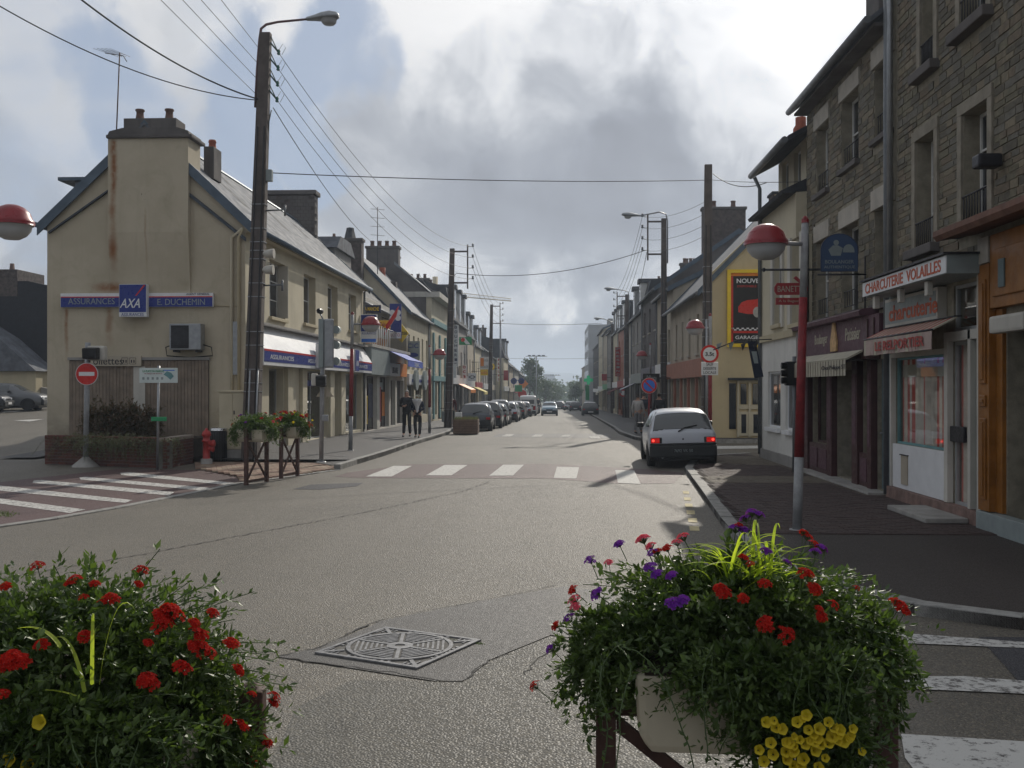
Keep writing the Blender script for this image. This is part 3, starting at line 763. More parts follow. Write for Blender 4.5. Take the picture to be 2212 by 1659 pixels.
# ------------------------------------------------------------------ manhole cover
mc = [G(675, 1407), G(811, 1360), G(1045, 1395), G(930, 1446)]
cen = sum(mc, Vector())/4; side = sum((mc[i]-mc[i-1]).length for i in range(4))/4
ex_ = (mc[3]-mc[0]).normalized(); ang = math.atan2(ex_.y, ex_.x); hs = side/2
IRON = mat('worn cast iron', (.21, .21, .215), .55, .25, 14, .25, 60, metal=.35); IROND = mat('grimy iron recess', (.085, .08, .072), .8, .25, 14)
mh = root('manhole_cover', (cen.x, cen.y, .006), 'square cast iron manhole cover with ribbed round lid set in cracked asphalt', 'manhole cover', rz=ang)
MB().box(-hs, hs, -hs, hs, 0, .006).build('frame_plate', IROND, mh, local=True)
q = MB()
for (a, b, c, d) in ((-hs, hs, -hs, -hs+.03), (-hs, hs, hs-.03, hs), (-hs, -hs+.03, -hs+.031, hs-.031), (hs-.03, hs, -hs+.031, hs-.031)): q.box(a, b, c, d, .0062, .016)
for i in range(4):
    a = math.pi/4+i*math.pi/2; c, s = math.cos(a), math.sin(a); r0, r1 = hs*.93, hs*1.37
    n = Vector((-s, c, 0))*.015; p0 = Vector((c, s, 0))*r0; p1 = Vector((c, s, 0))*r1
    q.hexa([tuple(p0-n+Vector((0, 0, .0062))), tuple(p1-n+Vector((0, 0, .0062))), tuple(p1+n+Vector((0, 0, .0062))), tuple(p0+n+Vector((0, 0, .0062))), tuple(p0-n+Vector((0, 0, .015))), tuple(p1-n+Vector((0, 0, .015))), tuple(p1+n+Vector((0, 0, .015))), tuple(p0+n+Vector((0, 0, .015)))])
    for sgn in (-1, 1):
        for k in range(1, 5):
            t = hs*(1.0-.085*k*1.0); a2 = a
            cx_, cy_ = (math.copysign(1, c), math.copysign(1, s))
            if sgn > 0: x0, y0 = cx_*t, cy_*(hs-.045); q.box(min(x0-.006, x0+.006), max(x0-.006, x0+.006), min(y0, y0-cy_*(.17-.03*k)), max(y0, y0-cy_*(.17-.03*k)), .0062, .013)
for s in (-1, 1):
    for k in range(-3, 4):
        x = k*hs*.13; q.box(x-.012, x+.012, s*(hs-.05)-.012, s*(hs-.05)+.012, .0062, .013); q.box(s*(hs-.05)-.012, s*(hs-.05)+.012, x-.012, x+.012, .0062, .013)
q.build('frame_ribs', IRON, mh, local=True)
lid = MB().lathe((0, 0, 0), [(hs*.90, .0063), (hs*.90, .012), (hs*.88, .012), (.001, .012)], 48).build('round_lid', IROND, mh, local=True)
q = MB()
def arcbar(r, a0, a1, w_, z0=.0121, z1=.018, n=10):
    for i in range(n):
        b0, b1 = a0+(a1-a0)*i/n, a0+(a1-a0)*(i+1)/n
        pr_ = [(r-w_, b0), (r+w_, b0), (r+w_, b1), (r-w_, b1)]
        q.hexa([(x*math.cos(t), x*math.sin(t), z0) for x, t in pr_]+[(x*math.cos(t), x*math.sin(t), z1) for x, t in pr_])
arcbar(hs*.86, 0, 2*math.pi, .016, n=48); arcbar(.07, 0, 2*math.pi, .03, n=20)
for s_ in range(6):
    a0 = s_*math.pi/3; c, s = math.cos(a0), math.sin(a0)
    n = Vector((-s, c, 0))*.014; p0 = Vector((c, s, 0))*.10; p1 = Vector((c, s, 0))*hs*.84
    q.hexa([tuple(p0-n+Vector((0, 0, .0121))), tuple(p1-n+Vector((0, 0, .0121))), tuple(p1+n+Vector((0, 0, .0121))), tuple(p0+n+Vector((0, 0, .0121))), tuple(p0-n+Vector((0, 0, .018))), tuple(p1-n+Vector((0, 0, .018))), tuple(p1+n+Vector((0, 0, .018))), tuple(p0+n+Vector((0, 0, .018)))])
    am = a0+math.pi/6; c, s = math.cos(am), math.sin(am)
    for k in range(6):
        r = .135+k*(hs*.84-.15)/6; hw = r*math.tan(math.pi/6)-.035
        if hw < .015: continue
        c0_ = Vector((c, s, 0))*r; t_ = Vector((-s, c, 0))*hw; rr_ = Vector((c, s, 0))*.0085
        q.hexa([tuple(c0_-t_-rr_+Vector((0, 0, .0121))), tuple(c0_+t_-rr_+Vector((0, 0, .0121))), tuple(c0_+t_+rr_+Vector((0, 0, .0121))), tuple(c0_-t_+rr_+Vector((0, 0, .0121))),
                tuple(c0_-t_-rr_+Vector((0, 0, .0175))), tuple(c0_+t_-rr_+Vector((0, 0, .0175))), tuple(c0_+t_+rr_+Vector((0, 0, .0175))), tuple(c0_-t_+rr_+Vector((0, 0, .0175)))])
q.build('lid_ribs', IRON, lid, local=True)
# a little grass along the cover's edge and along kerbs
def tuft_strip(name, pts, n, hgt, spread, m=LEAF, kind='stuff'):
    q = MB()
    for i in range(n):
        t = rnd.random()*(len(pts)-1); k = int(t); a = Vector(pts[k]).lerp(Vector(pts[min(k+1, len(pts)-1)]), t-k)
        a += Vector((rnd.gauss(0, spread), rnd.gauss(0, spread), 0)); az = rnd.uniform(0, 6.28); h = hgt*rnd.uniform(.4, 1)
        dx, dy = math.cos(az)*.006, math.sin(az)*.006; b = a+Vector((rnd.gauss(0, h*.4), rnd.gauss(0, h*.4), h))
        q.face([(a.x-dx, a.y-dy, a.z), (a.x+dx, a.y+dy, a.z), tuple(b)])
    return q.build(name, m, None, kind=kind)
tuft_strip('grass', [G(960, 1383), G(1045, 1394)], 240, .02, .012)
tuft_strip('grass', [G(0, 1108), G(8, 1118)], 160, .06, .10)
tuft_strip('grass', [G(600, 1032), G(690, 1020)], 120, .05, .05)
# ------------------------------------------------------------------ corner house, left (frames: street side fa, gable fg)
XA, YA, YB = -8.5, 27.6, 44.7
XL = -14.05; DA = XA-XL; EV = 6.55; RG = 9.15
ch = root('corner_house', (-11.3, 30, 0), 'cream rendered corner house with insurance shopfront and rust streaked gable', 'house')
fg = Fr((XL, YA, 0), (0, -1, 0)); fa = Fr((XA, YA, 0), (1, 0, 0)); LA = YB-YA
def gx_(u): return (atY(u, 837, YA).x-XL)
def gz_(u, v): return atY(u, v, YA).z
# gable wall material with rust stains of their own shape
gmat = bpy.data.materials.new('rust stained cream render'); gmat.use_nodes = True
t = NT(gmat.node_tree); b = t.n['Principled BSDF']; co = t.new('ShaderNodeTexCoord').outputs['Object']
sx = t.new('ShaderNodeSeparateXYZ'); t.put(sx.inputs[0], co)
nz_ = t.noise(co, 3, 5, .65); base = t.mix(t.ss(t.noise(co, .7, 5, .6), .3, .7), (.43, .375, .275), (.51, .45, .34))
base = t.mix(t.m('MULTIPLY', t.ss(t.noise(co, 1.0, 7, .7, 1), .48, .75), .38), base, (.26, .22, .14))
mp = t.new('ShaderNodeMapping'); t.put(mp.inputs[0], co); mp.inputs['Scale'].default_value = (4, 4, .3)
stk = t.ss(t.noise(mp.outputs[0], 1.3, 5, .65), .5, .8); base = t.mix(t.m('MULTIPLY', stk, .22), base, (.25, .21, .14))
def stain(x, zt, zb, wd, amp, pool=False):
    global base
    X0 = x-(-11.3)
    wob = t.m('MULTIPLY', t.m('SUBTRACT', t.noise(co, 2.2, 3), .5), wd*1.3)
    dx = t.m('ABSOLUTE', t.m('SUBTRACT', t.m('ADD', sx.outputs[0], wob), X0))
    fxm = t.ss(dx, 0, wd, 1, 0)
    fz = t.m('MULTIPLY', t.ss(sx.outputs[2], zb, zb+(zt-zb)*(.6 if not pool else .5)), t.ss(sx.outputs[2], zt-(zt-zb)*(.05 if not pool else .5), zt, 1, 0))
    f = t.m('MULTIPLY', t.m('MULTIPLY', fxm, fz), t.m('MULTIPLY', t.ss(nz_, .15, .6), amp), clamp=True)
    base = t.mix(f, base, (.23, .085, .022))
def gX(u): return atY(u, 837, YA).x
stain(gX(252), gz_(252, 300), gz_(252, 520), .13, 1.0); stain(gX(250), gz_(250, 440), gz_(250, 640), .17, .55)
stain(gX(249), gz_(249, 505), gz_(249, 575), .22, .95, True); stain(gX(240), gz_(240, 605), gz_(240, 637), .75, 1.0, True)
stain(gX(237), gz_(237, 663), gz_(237, 760), .16, .6); stain(gX(143), gz_(140, 664), gz_(140, 800), .08, .75); stain(gX(320), gz_(320, 450), gz_(320, 620), .05, .35)
# cable-eaten dark specks near the chimney breast
spc = t.m('MULTIPLY', t.ss(t.noise(co, 14, 3, .6), .62, .7), t.m('MULTIPLY', t.ss(t.m('ABSOLUTE', t.m('SUBTRACT', sx.outputs[0], gX(318)+11.3)), 0, .35, 1, 0), t.ss(t.m('ABSOLUTE', t.m('SUBTRACT', sx.outputs[2], gz_(315, 410))), 0, .6, 1, 0)))
base = t.mix(t.m('MULTIPLY', spc, .8), base, (.07, .06, .045))
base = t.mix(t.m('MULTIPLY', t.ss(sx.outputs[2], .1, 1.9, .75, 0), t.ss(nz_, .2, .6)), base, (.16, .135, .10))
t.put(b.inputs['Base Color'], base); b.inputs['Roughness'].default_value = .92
bn = t.new('ShaderNodeBump'); bn.inputs['Strength'].default_value = .3; bn.inputs['Distance'].default_value = .02; t.put(bn.inputs['Height'], t.noise(co, 55, 5, .7)); t.l.new(bn.outputs[0], b.inputs['Normal'])
# gable wall: slightly battered below the old roof line
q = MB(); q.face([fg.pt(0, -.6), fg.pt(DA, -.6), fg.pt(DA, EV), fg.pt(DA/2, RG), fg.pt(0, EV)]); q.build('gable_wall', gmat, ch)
# chimney breast and stack
a0, a1 = gx_(240), gx_(412); zt_ = gz_(300, 303)
q = MB().extr(fg, [(.20, zt_), (-.75, zt_), (-.75, 3.6), (.001, 3.6), (.03, 4.6), (.20, 6.2)], a0, a1)
bq = q.build('chimney_breast', gmat, ch)
cs = MB().fbox(fg, a0-.03, a1+.12, zt_+.002, zt_+.10, -.85, .28).build('stack_ledge', 'dkrend', ch, .03)
q = MB().fpoly(fg, [(a0, zt_+.101), (a1+.04, zt_+.101), (a1-.0, zt_+.20), (a1-.30, zt_+.29), (a0+.42, zt_+.29), (a0+.05, zt_+.20)], -.8, .23); q.build('stack_shoulder', 'dkrend', ch)
st = MB().fbox(fg, gx_(270), gx_(383), zt_+.291, gz_(300, 257), -.62, .10).build('chimney_stack', 'dkrend', ch, .02)
for u in (293, 357): MB().lathe(fg.pt(gx_(u), gz_(300, 257), -.3), [(.13, 0), (.10, .2), (.10, .27), (.13, .3), (.12, .34), (.09, .34), (.09, .2)], 12).build('chimney_pot', 'pot', st)
s2 = MB().fbox(fg, gx_(399), gx_(422), 8.0, gz_(400, 288), -2.2, -1.5).build('chimney_stack', 'dkrend', ch, .02)
MB().lathe(fg.pt(gx_(410), gz_(400, 288), -1.85), [(.12, 0), (.10, .16), (.12, .19), (.10, .26), (.08, .26), (.08, .2)], 12).build('chimney_pot', 'potr', s2)
# secondary roof lines on the gable
q = MB()
for (u0, v0, u1, v1, th) in ((108, 505, 236, 415, .05), (398, 415, 532, 522, .11)):
    A = (gx_(u0), gz_(u0, v0)); B = (gx_(u1), gz_(u1, v1))
    MB().fpoly(fg, [A, B, (B[0], B[1]+th), (A[0], A[1]+th)], .002, .10).build('flashing', mat('lead flashing', (.05, .06, .075), .5, .1, 6, metal=.3), ch)
# street facade
def ya(u, v=0): return atX(u, 837, XA).y-YA
W = [(582, 615, 558, 683), (656, 681, 590, 697), (708, 729, 612, 706), (753, 769, 633, 712)]
ops = []
for (u0, u1, v0, v1) in W:
    z1 = atX(u0, v0, XA).z; z0 = atX(u0, v1, XA).z; ops.append((ya(u0), ya(u1)+.05, z0, z1))
zf0, zf1 = 2.58, 3.70
shop = [(ya(581), ya(612), .55, zf0-.05), (ya(658), ya(707), .12, zf0-.05), (ya(717), ya(731), .06, zf0-.05), (ya(741), ya(781), .12, zf0-.05)]
def ex(q):
    q.face([fa.pt(0, EV), fa.pt(LA, EV), fa.pt(LA, EV-.02), fa.pt(0, EV-.02)])
    q.face([fa.pt(LA, -.6), fa.pt(LA, EV), fa.pt(LA, RG, -DA/2), fa.pt(LA, EV, -DA), fa.pt(LA, -.6, -DA)])
    q.face([fa.pt(0, -.6, -DA), fa.pt(LA, -.6, -DA), fa.pt(LA, EV, -DA), fa.pt(0, EV, -DA)])
wall(fa, LA, -.6, EV, ops+shop, M['creamw'], ch, thick=.3, extra=ex)
for i, o in enumerate(ops):
    wv = window(fa, ch, *o, depth=.24, nx=2, nz=3 if i == 0 else 2, fw=.06, sm='cream', curtain='clothw')
for o_, nm in ((ops[0], 0),):
    for (s0, s1, dd) in ((o_[1]+.02, o_[1]+.5, .0),):
        sh_ = MB().fbox(fa, o_[1]-.035, o_[1]-.004, o_[2]+.05, o_[3]-.03, -.23, .10).build('shutter', 'offwhite', ch, .005)
        for k in range(12):
            zz = o_[2]+.15+k*(o_[3]-o_[2]-.3)/12; MB().fbox(fa, o_[1]-.045, o_[1]-.0355, zz, zz+.06, -.20, .07).build('louvre', 'offwhite', sh_)
for i, o in enumerate(shop):
    window(fa, ch, *o, depth=.22, nx=(1, 2, 1, 3)[i], nz=1, fm=('gframe', 'gframe', 'navy', 'gframe')[i], sill=False, name='shop_window' if i != 2 else 'door', gm=SHOPGL if i != 2 else GLASS)
    if i != 2:
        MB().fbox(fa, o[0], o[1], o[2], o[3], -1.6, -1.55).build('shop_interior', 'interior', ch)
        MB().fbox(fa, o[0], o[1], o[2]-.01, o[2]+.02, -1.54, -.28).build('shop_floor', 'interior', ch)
for (a, z, w_, h_, m_) in ((shop[0][0]+.35, 1.45, .5, .8, 'signw'), (shop[1][0]+.55, 1.75, .9, .35, 'signw'), (shop[1][0]+.35, .9, .35, .7, 'signw'), (shop[3][0]+.3, 1.5, .3, .5, 'lblue'), (shop[3][0]+2.3, 1.2, .35, .8, 'signw'), (shop[3][0]+1.5, .9, .4, .6, 'navy')):
    MB().fbox(fa, a, a+w_, z-h_/2, z+h_/2, -.33, -.32).build('window_poster', m_, ch)
bx('window_band', 'blue', fa, shop[1][0]+.05, shop[1][1]-.05, 2.0, 2.2, -.195, -.19, ch)
# pilasters
for (u0, u1) in ((614, 632), (646, 657), (707, 717), (731, 741)): bx('pilaster', 'creamw', fa, ya(u0)+.03, ya(u1)-.03, .1, zf0-.01, .002, .12, ch, .01)
bx('plinth', 'greyr', fa, .0, shop[1][0]-.2, .05, .35, .002, .04, ch)
# fascia: pale sloping top, red line, blue band, white bottom
fs = MB(); fs.extr(fa, [(0.002, zf1+.02), (.42, zf0+.46), (.42, zf0), (0.002, zf0)], .35, LA-.15); fas = fs.build('fascia', 'signw', ch)
bx('fascia_cornice', 'greyr', fa, .2, LA, zf1+.021, zf1+.10, 0, .25, ch, .01)
bx('red_line', 'red', fa, .36, LA-.16, zf0+.40, zf0+.455, .42, .435, fas)
bx('blue_band', 'blue', fa, .36, LA-.16, zf0+.10, zf0+.395, .421, .432, fas)
for a in (2.2, 6.6, 10.7, 14.5): text('ASSURANCES', fa, a, zf0+.245, .433, 2.6, .13, 'signw', fas)
for u in (660, 739):
    a = ya(u); pb = MB().fbox(fa, a-.35, a+.35, zf0+.02, zf0+.86, .433, .62).build('logo_box', 'blue', fas, .01)
    text('AXA', fa, a, zf0+.33, .621, .5, .22, 'signw', pb, slant=.3); bx('box_side', 'signw', fa, a-.355, a-.351, zf0+.03, zf0+.85, .43, .60, pb)
# roof with individual slate courses
s_ = (RG-EV)/(DA/2); th = .08
q = MB(); q.extr(fa, [(.28, EV-.28*s_), (.28, EV-.28*s_+th), (-DA/2, RG+th), (-DA/2, RG)], -.12, LA+.1)
q.extr(fa, [(-DA/2, RG), (-DA/2, RG+th), (-DA-.2, EV-.2*s_+th), (-DA-.2, EV-.2*s_)], -.12, LA+.1)
rf = q.build('roof', 'slate', ch)
q = MB(); slope_len = math.hypot(DA/2+.28, (DA/2+.28)*s_); nrow = int(slope_len/.20); cosr = (DA/2+.28)/slope_len; sinr = cosr*s_
for r_ in range(nrow):
    l0 = r_*.20; l1 = l0+.215; a = -.1-(.13 if r_ % 2 else 0)
    while a < LA+.08:
        a_0 = max(a+.004, -.12); a_1 = min(a+.256, LA+.1)
        if a_1-a_0 > .05:
            lift = .012+rnd.uniform(0, .006); q.cur = rnd.choice((0, 0, 0, 1, 2))
            def pp(l, up): return (.285-l*cosr-sinr*up, EV-.285*s_+th+l*sinr+cosr*up)
            d0, z0 = pp(l0, lift); d1, z1 = pp(l1, .002); d2, z2 = pp(l0, .0)
            q.face([fa.pt(a_0, z0, d0), fa.pt(a_1, z0, d0), fa.pt(a_1, z1, d1), fa.pt(a_0, z1, d1)])
            q.face([fa.pt(a_0, z2, d2), fa.pt(a_1, z2, d2), fa.pt(a_1, z0, d0), fa.pt(a_0, z0, d0)])
        a += .26
q.build('slates', ['slate', 'slatel', mat('mid slate', (.16, .168, .18), .8, .25, 4, .1, 20)], rf, kind='stuff')
e = MB()
for aa in (-.145, LA+.1):
    g1 = (a1-DA if aa < 0 else -DA/2); g2 = (-DA+a0 if aa < 0 else -DA/2)
    hh = lambda dd: EV-.0-dd*s_ if dd > -DA/2 else EV+(dd+DA)*s_
    e.extr(fa, [(.3, EV-.30*s_-.20), (.3, EV-.30*s_+th+.05), (g1, hh(g1)+th+.05), (g1, hh(g1)-.20)], aa, aa+.045)
    e.extr(fa, [(g2, hh(g2)-.20), (g2, hh(g2)+th+.05), (-DA-.22, EV-.22*s_+th+.05), (-DA-.22, EV-.22*s_-.20)], aa, aa+.045)
e.extr(fa, [(-DA/2+.12, RG+th-.06), (-DA/2, RG+th+.07), (-DA/2-.12, RG+th-.06)], -.115, LA+.1)
e.build('verge_board', 'zinc', rf)
for (aa, l) in ((2.6, 1.5), (4.4, 2.9), (7.6, 1.6), (12.5, 2.2)):
    def pq(l, up): return (.285-l*cosr-sinr*up, EV-.285*s_+th+l*sinr+cosr*up)
    MB().extr(fa, [pq(l, .02), pq(l, .09), pq(l+.95, .09), pq(l+.95, .02)], aa, aa+.6).build('roof_window', 'slated', rf, .01)
# rear dormer seen past the left slope
bx('rear_dormer', 'slate', fa, 1.2, 2.6, EV+.2, EV+1.35, -DA+.2, -DA+1.4, rf)
bx('rear_dormer_eaves', 'zinc', fa, 1.1, 2.7, EV+1.352, EV+1.45, -DA-.25, -DA+1.5, rf)
MB().tube([fa.pt(-.1, EV-.28*s_-.02, .36), fa.pt(LA+.1, EV-.28*s_-.02, .36)], .075, 10).build('gutter', 'zinc', ch)
bx('eaves_board', 'creamw', fa, 0, LA, EV-.34, EV-.16, .002, .22, ch)
MB().tube([fa.pt(-.1, EV-.1, -DA-.3), fa.pt(LA, EV-.1, -DA-.3)], .075, 8).build('gutter', 'zinc', ch)
MB().tube([fa.pt(LA-.12, .1, .08), fa.pt(LA-.12, EV-.4, .08), fa.pt(LA-.12, EV-.25, .3)], .05, 8).build('downpipe', 'gutter', ch)
# cream downpipes on the corner and grey cable duct
for dx, m_ in ((.07, 'cream'), (.2, 'creamw')):
    MB().tube([fg.pt(DA-.06-dx*1.5, 1.0, .06), fg.pt(DA-.06-dx*1.5, EV-.5, .06), fg.pt(DA-.03, EV-.25, .12)], .045, 8).build('downpipe', m_, ch)
bx('cable_duct', 'metal', fg, DA-.32, DA-.18, 2.3, 3.75, .0, .09, ch)
MB().tube([fg.pt(gx_(463), gz_(460, 660), .02), fg.pt(DA-.1, gz_(530, 662), .02)], .012, 6).build('cable', 'cream', ch)
# second chimney (far end) of brick
c = MB().box(-12.7, -10.5, YB-.75, YB-.05, 8.0, 10.35).build('chimney', 'brickd', ch, .02)
MB().box(-12.8, -10.4, YB-.85, YB+.05, 10.352, 10.55).build('chimney_cap', 'dkrend', c, .04)
bc = MB()
for r_ in range(13):
    for k in range(9):
        if rnd.random() < .85: z = 8.3+r_*.155; x = -12.65+k*.24+(.12 if r_ % 2 else 0); bc.box(x, x+.22, YB-.765, YB-.751, z, z+.135)
    bc.box(-10.499, -10.48, YB-.7+(.1 if r_ % 2 else 0), YB-.45+(.1 if r_ % 2 else 0), 8.3+r_*.155, 8.3+r_*.155+.135); bc.box(-10.499, -10.48, YB-.42, YB-.2, 8.3+r_*.155, 8.3+r_*.155+.135)
bc.build('chimney_bricks', 'dkrend', c, kind='stuff')
# aerial on the gable stack
an = root('tv_aerial', fg.pt(gx_(256), gz_(256, 300), .18), 'tall thin television aerial on rusty mast above the corner gable', 'aerial')
MB().tube([fg.pt(gx_(254), gz_(254, 360), .16), fg.pt(gx_(264), gz_(264, 118), .16)], .018, 6).build('mast', 'rust', an)
ac = fg.pt(gx_(264), gz_(264, 122), .16)
MB().tube([ac+Vector((-.45, .1, .08)), ac+Vector((.12, -.05, -.05)), ac+Vector((.2, 0, -.2))], .012, 6).build('boom', 'metald', an)
for k in range(8):
    c_ = ac+Vector((-.42+k*.055, .08, .08)); MB().tube([c_+Vector((-.13 if k % 2 else -.2, -.35, .01)), c_+Vector((.13 if k % 2 else .2, .35, 0))], .005, 5).build('element', 'metald', an)
# strip sign on the gable
sg = root('insurance_sign', fg.pt(gx_(300), gz_(300, 650), .1), 'long blue and white insurance sign with square logo box on cream gable', 'sign')
za, zb_ = gz_(300, 634), gz_(300, 664)
strip = MB().fbox(fg, gx_(135), gx_(463), zb_, za, .01, .12).build('strip', 'signw', sg, .008)
bx('blue_panel', 'blue', fg, gx_(136), gx_(462), zb_+.005, za-.12, .121, .128, strip); bx('red_line', 'red', fg, gx_(136), gx_(462), za-.118, za-.092, .121, .13, strip)
text('ASSURANCES', fg, gx_(202), gz_(202, 651.5), .129, gx_(253)-gx_(153), .17, 'signg', strip)
text('E. DUCHEMIN', fg, gx_(395), gz_(395, 653), .129, gx_(446)-gx_(344), .17, 'signg', strip); text('AGENT GENERAL', fg, gx_(431), gz_(431, 636), .121, .65, .055, 'navy', strip)
lb = MB().fbox(fg, gx_(267), gx_(326), gz_(296, 686), gz_(296, 616), .13, .30).build('logo_box', 'signw', sg, .01)
bx('blue_face', 'blue', fg, gx_(268), gx_(325), gz_(296, 676), gz_(296, 617), .301, .308, lb)
text('AXA', fg, gx_(293), gz_(293, 657), .309, .56, .25, 'signw', lb, slant=.25, bold=.01)
MB().fpoly(fg, [(gx_(302), gz_(300, 641)), (gx_(305), gz_(300, 641)), (gx_(324), gz_(300, 618)), (gx_(320), gz_(300, 618))], .309, .313).build('red_slash', 'red', lb)
text('ASSURANCES', fg, gx_(296), gz_(296, 681), .301, .62, .085, 'blue', lb)
# air conditioner
ac_ = root('air_conditioner', fg.pt(gx_(410), gz_(410, 765), .2), 'grey air conditioning unit with dark fan grille on the gable wall', 'air conditioner')
A0, A1, Z0, Z1 = gx_(378), gx_(445), gz_(410, 757), gz_(410, 701)
MB().fbox(fg, A0, A1, Z0, Z1, .08, .42).build('casing', 'metal', ac_, .02)
fw_ = (A1-A0)
bx('grille_frame', 'black', fg, A0+.05, A0+fw_*.62, Z0+.04, Z1-.05, .421, .43, ac_)
MB().disc(fg, A0+fw_*.33, (Z0+Z1)/2, .24, .431, .436, 28).build('fan', 'metald', ac_)
for k in range(9): bx('grille_bar', 'metald', fg, A0+.06, A0+fw_*.61, Z0+.07+k*.065, Z0+.085+k*.065, .437, .442, ac_)
for a in (A0+.1, A1-.15): bx('bracket', 'metald', fg, a, a+.05, Z0-.06, Z0-.002, 0, .42, ac_)
for (s_x, e_x) in ((A1, A1+.22), (A0, A0-.18)):
    MB().tube([fg.pt(s_x-.02 if s_x == A1 else s_x+.02, Z0+.15, .2), fg.pt(e_x, Z0+.08, .2), fg.pt(e_x, Z0-.15, .12), fg.pt((A0+A1)/2, Z0-.2, .08)], .018, 6).build('hose', 'black', ac_)
# brown timber screen and public toilet sign
sc_ = root('timber_screen', fg.pt(gx_(300), 0, .1), 'brown vertical timber cladding screen below the insurance sign', 'screen')
MB().fbox(fg, gx_(152), gx_(452), .05, gz_(300, 778), .015, .05).build('backing', 'interior', sc_)
MB().fbox(fg, gx_(150), gx_(455), gz_(300, 778)+.001, gz_(300, 772), .01, .12).build('top_rail', 'greyr', sc_)
a = gx_(152); i = 0
while a < gx_(452)-.05:
    wd = .095; 
    MB().fbox(fg, a, a+wd-.008, .06, gz_(300, 779), .051, .066+rnd.uniform(0, .004)).build('board', 'woodp', sc_); a += wd
ts = MB().fbox(fg, gx_(192), gx_(310), gz_(250, 791), gz_(250, 769), .13, .16).build('toilet_sign', 'beige', None); tag(ts, 'beige public toilet sign with black lettering above the shrub bed', 'sign')
text('Toilettes', fg, gx_(232), gz_(232, 780), .161, 1.0, .2, 'txt', ts)
for a in (gx_(275), gx_(292)):
    q = MB()
    for (x0, x1, z0, z1) in ((-.09, .09, -.09, -.08), (-.09, .09, .08, .09), (-.09, -.08, -.08, .08), (.08, .09, -.08, .08), (-.05, -.02, -.05, .03), (.02, .05, -.05, .03)): q.fbox(fg, a+x0, a+x1, gz_(280, 780)+z0, gz_(280, 780)+z1, .161, .165)
    q.build('pictogram', 'txt', ts)
bx('door_panel', 'offwhite', fg, gx_(291), gx_(316), .8, gz_(300, 792), .071, .09, sc_)

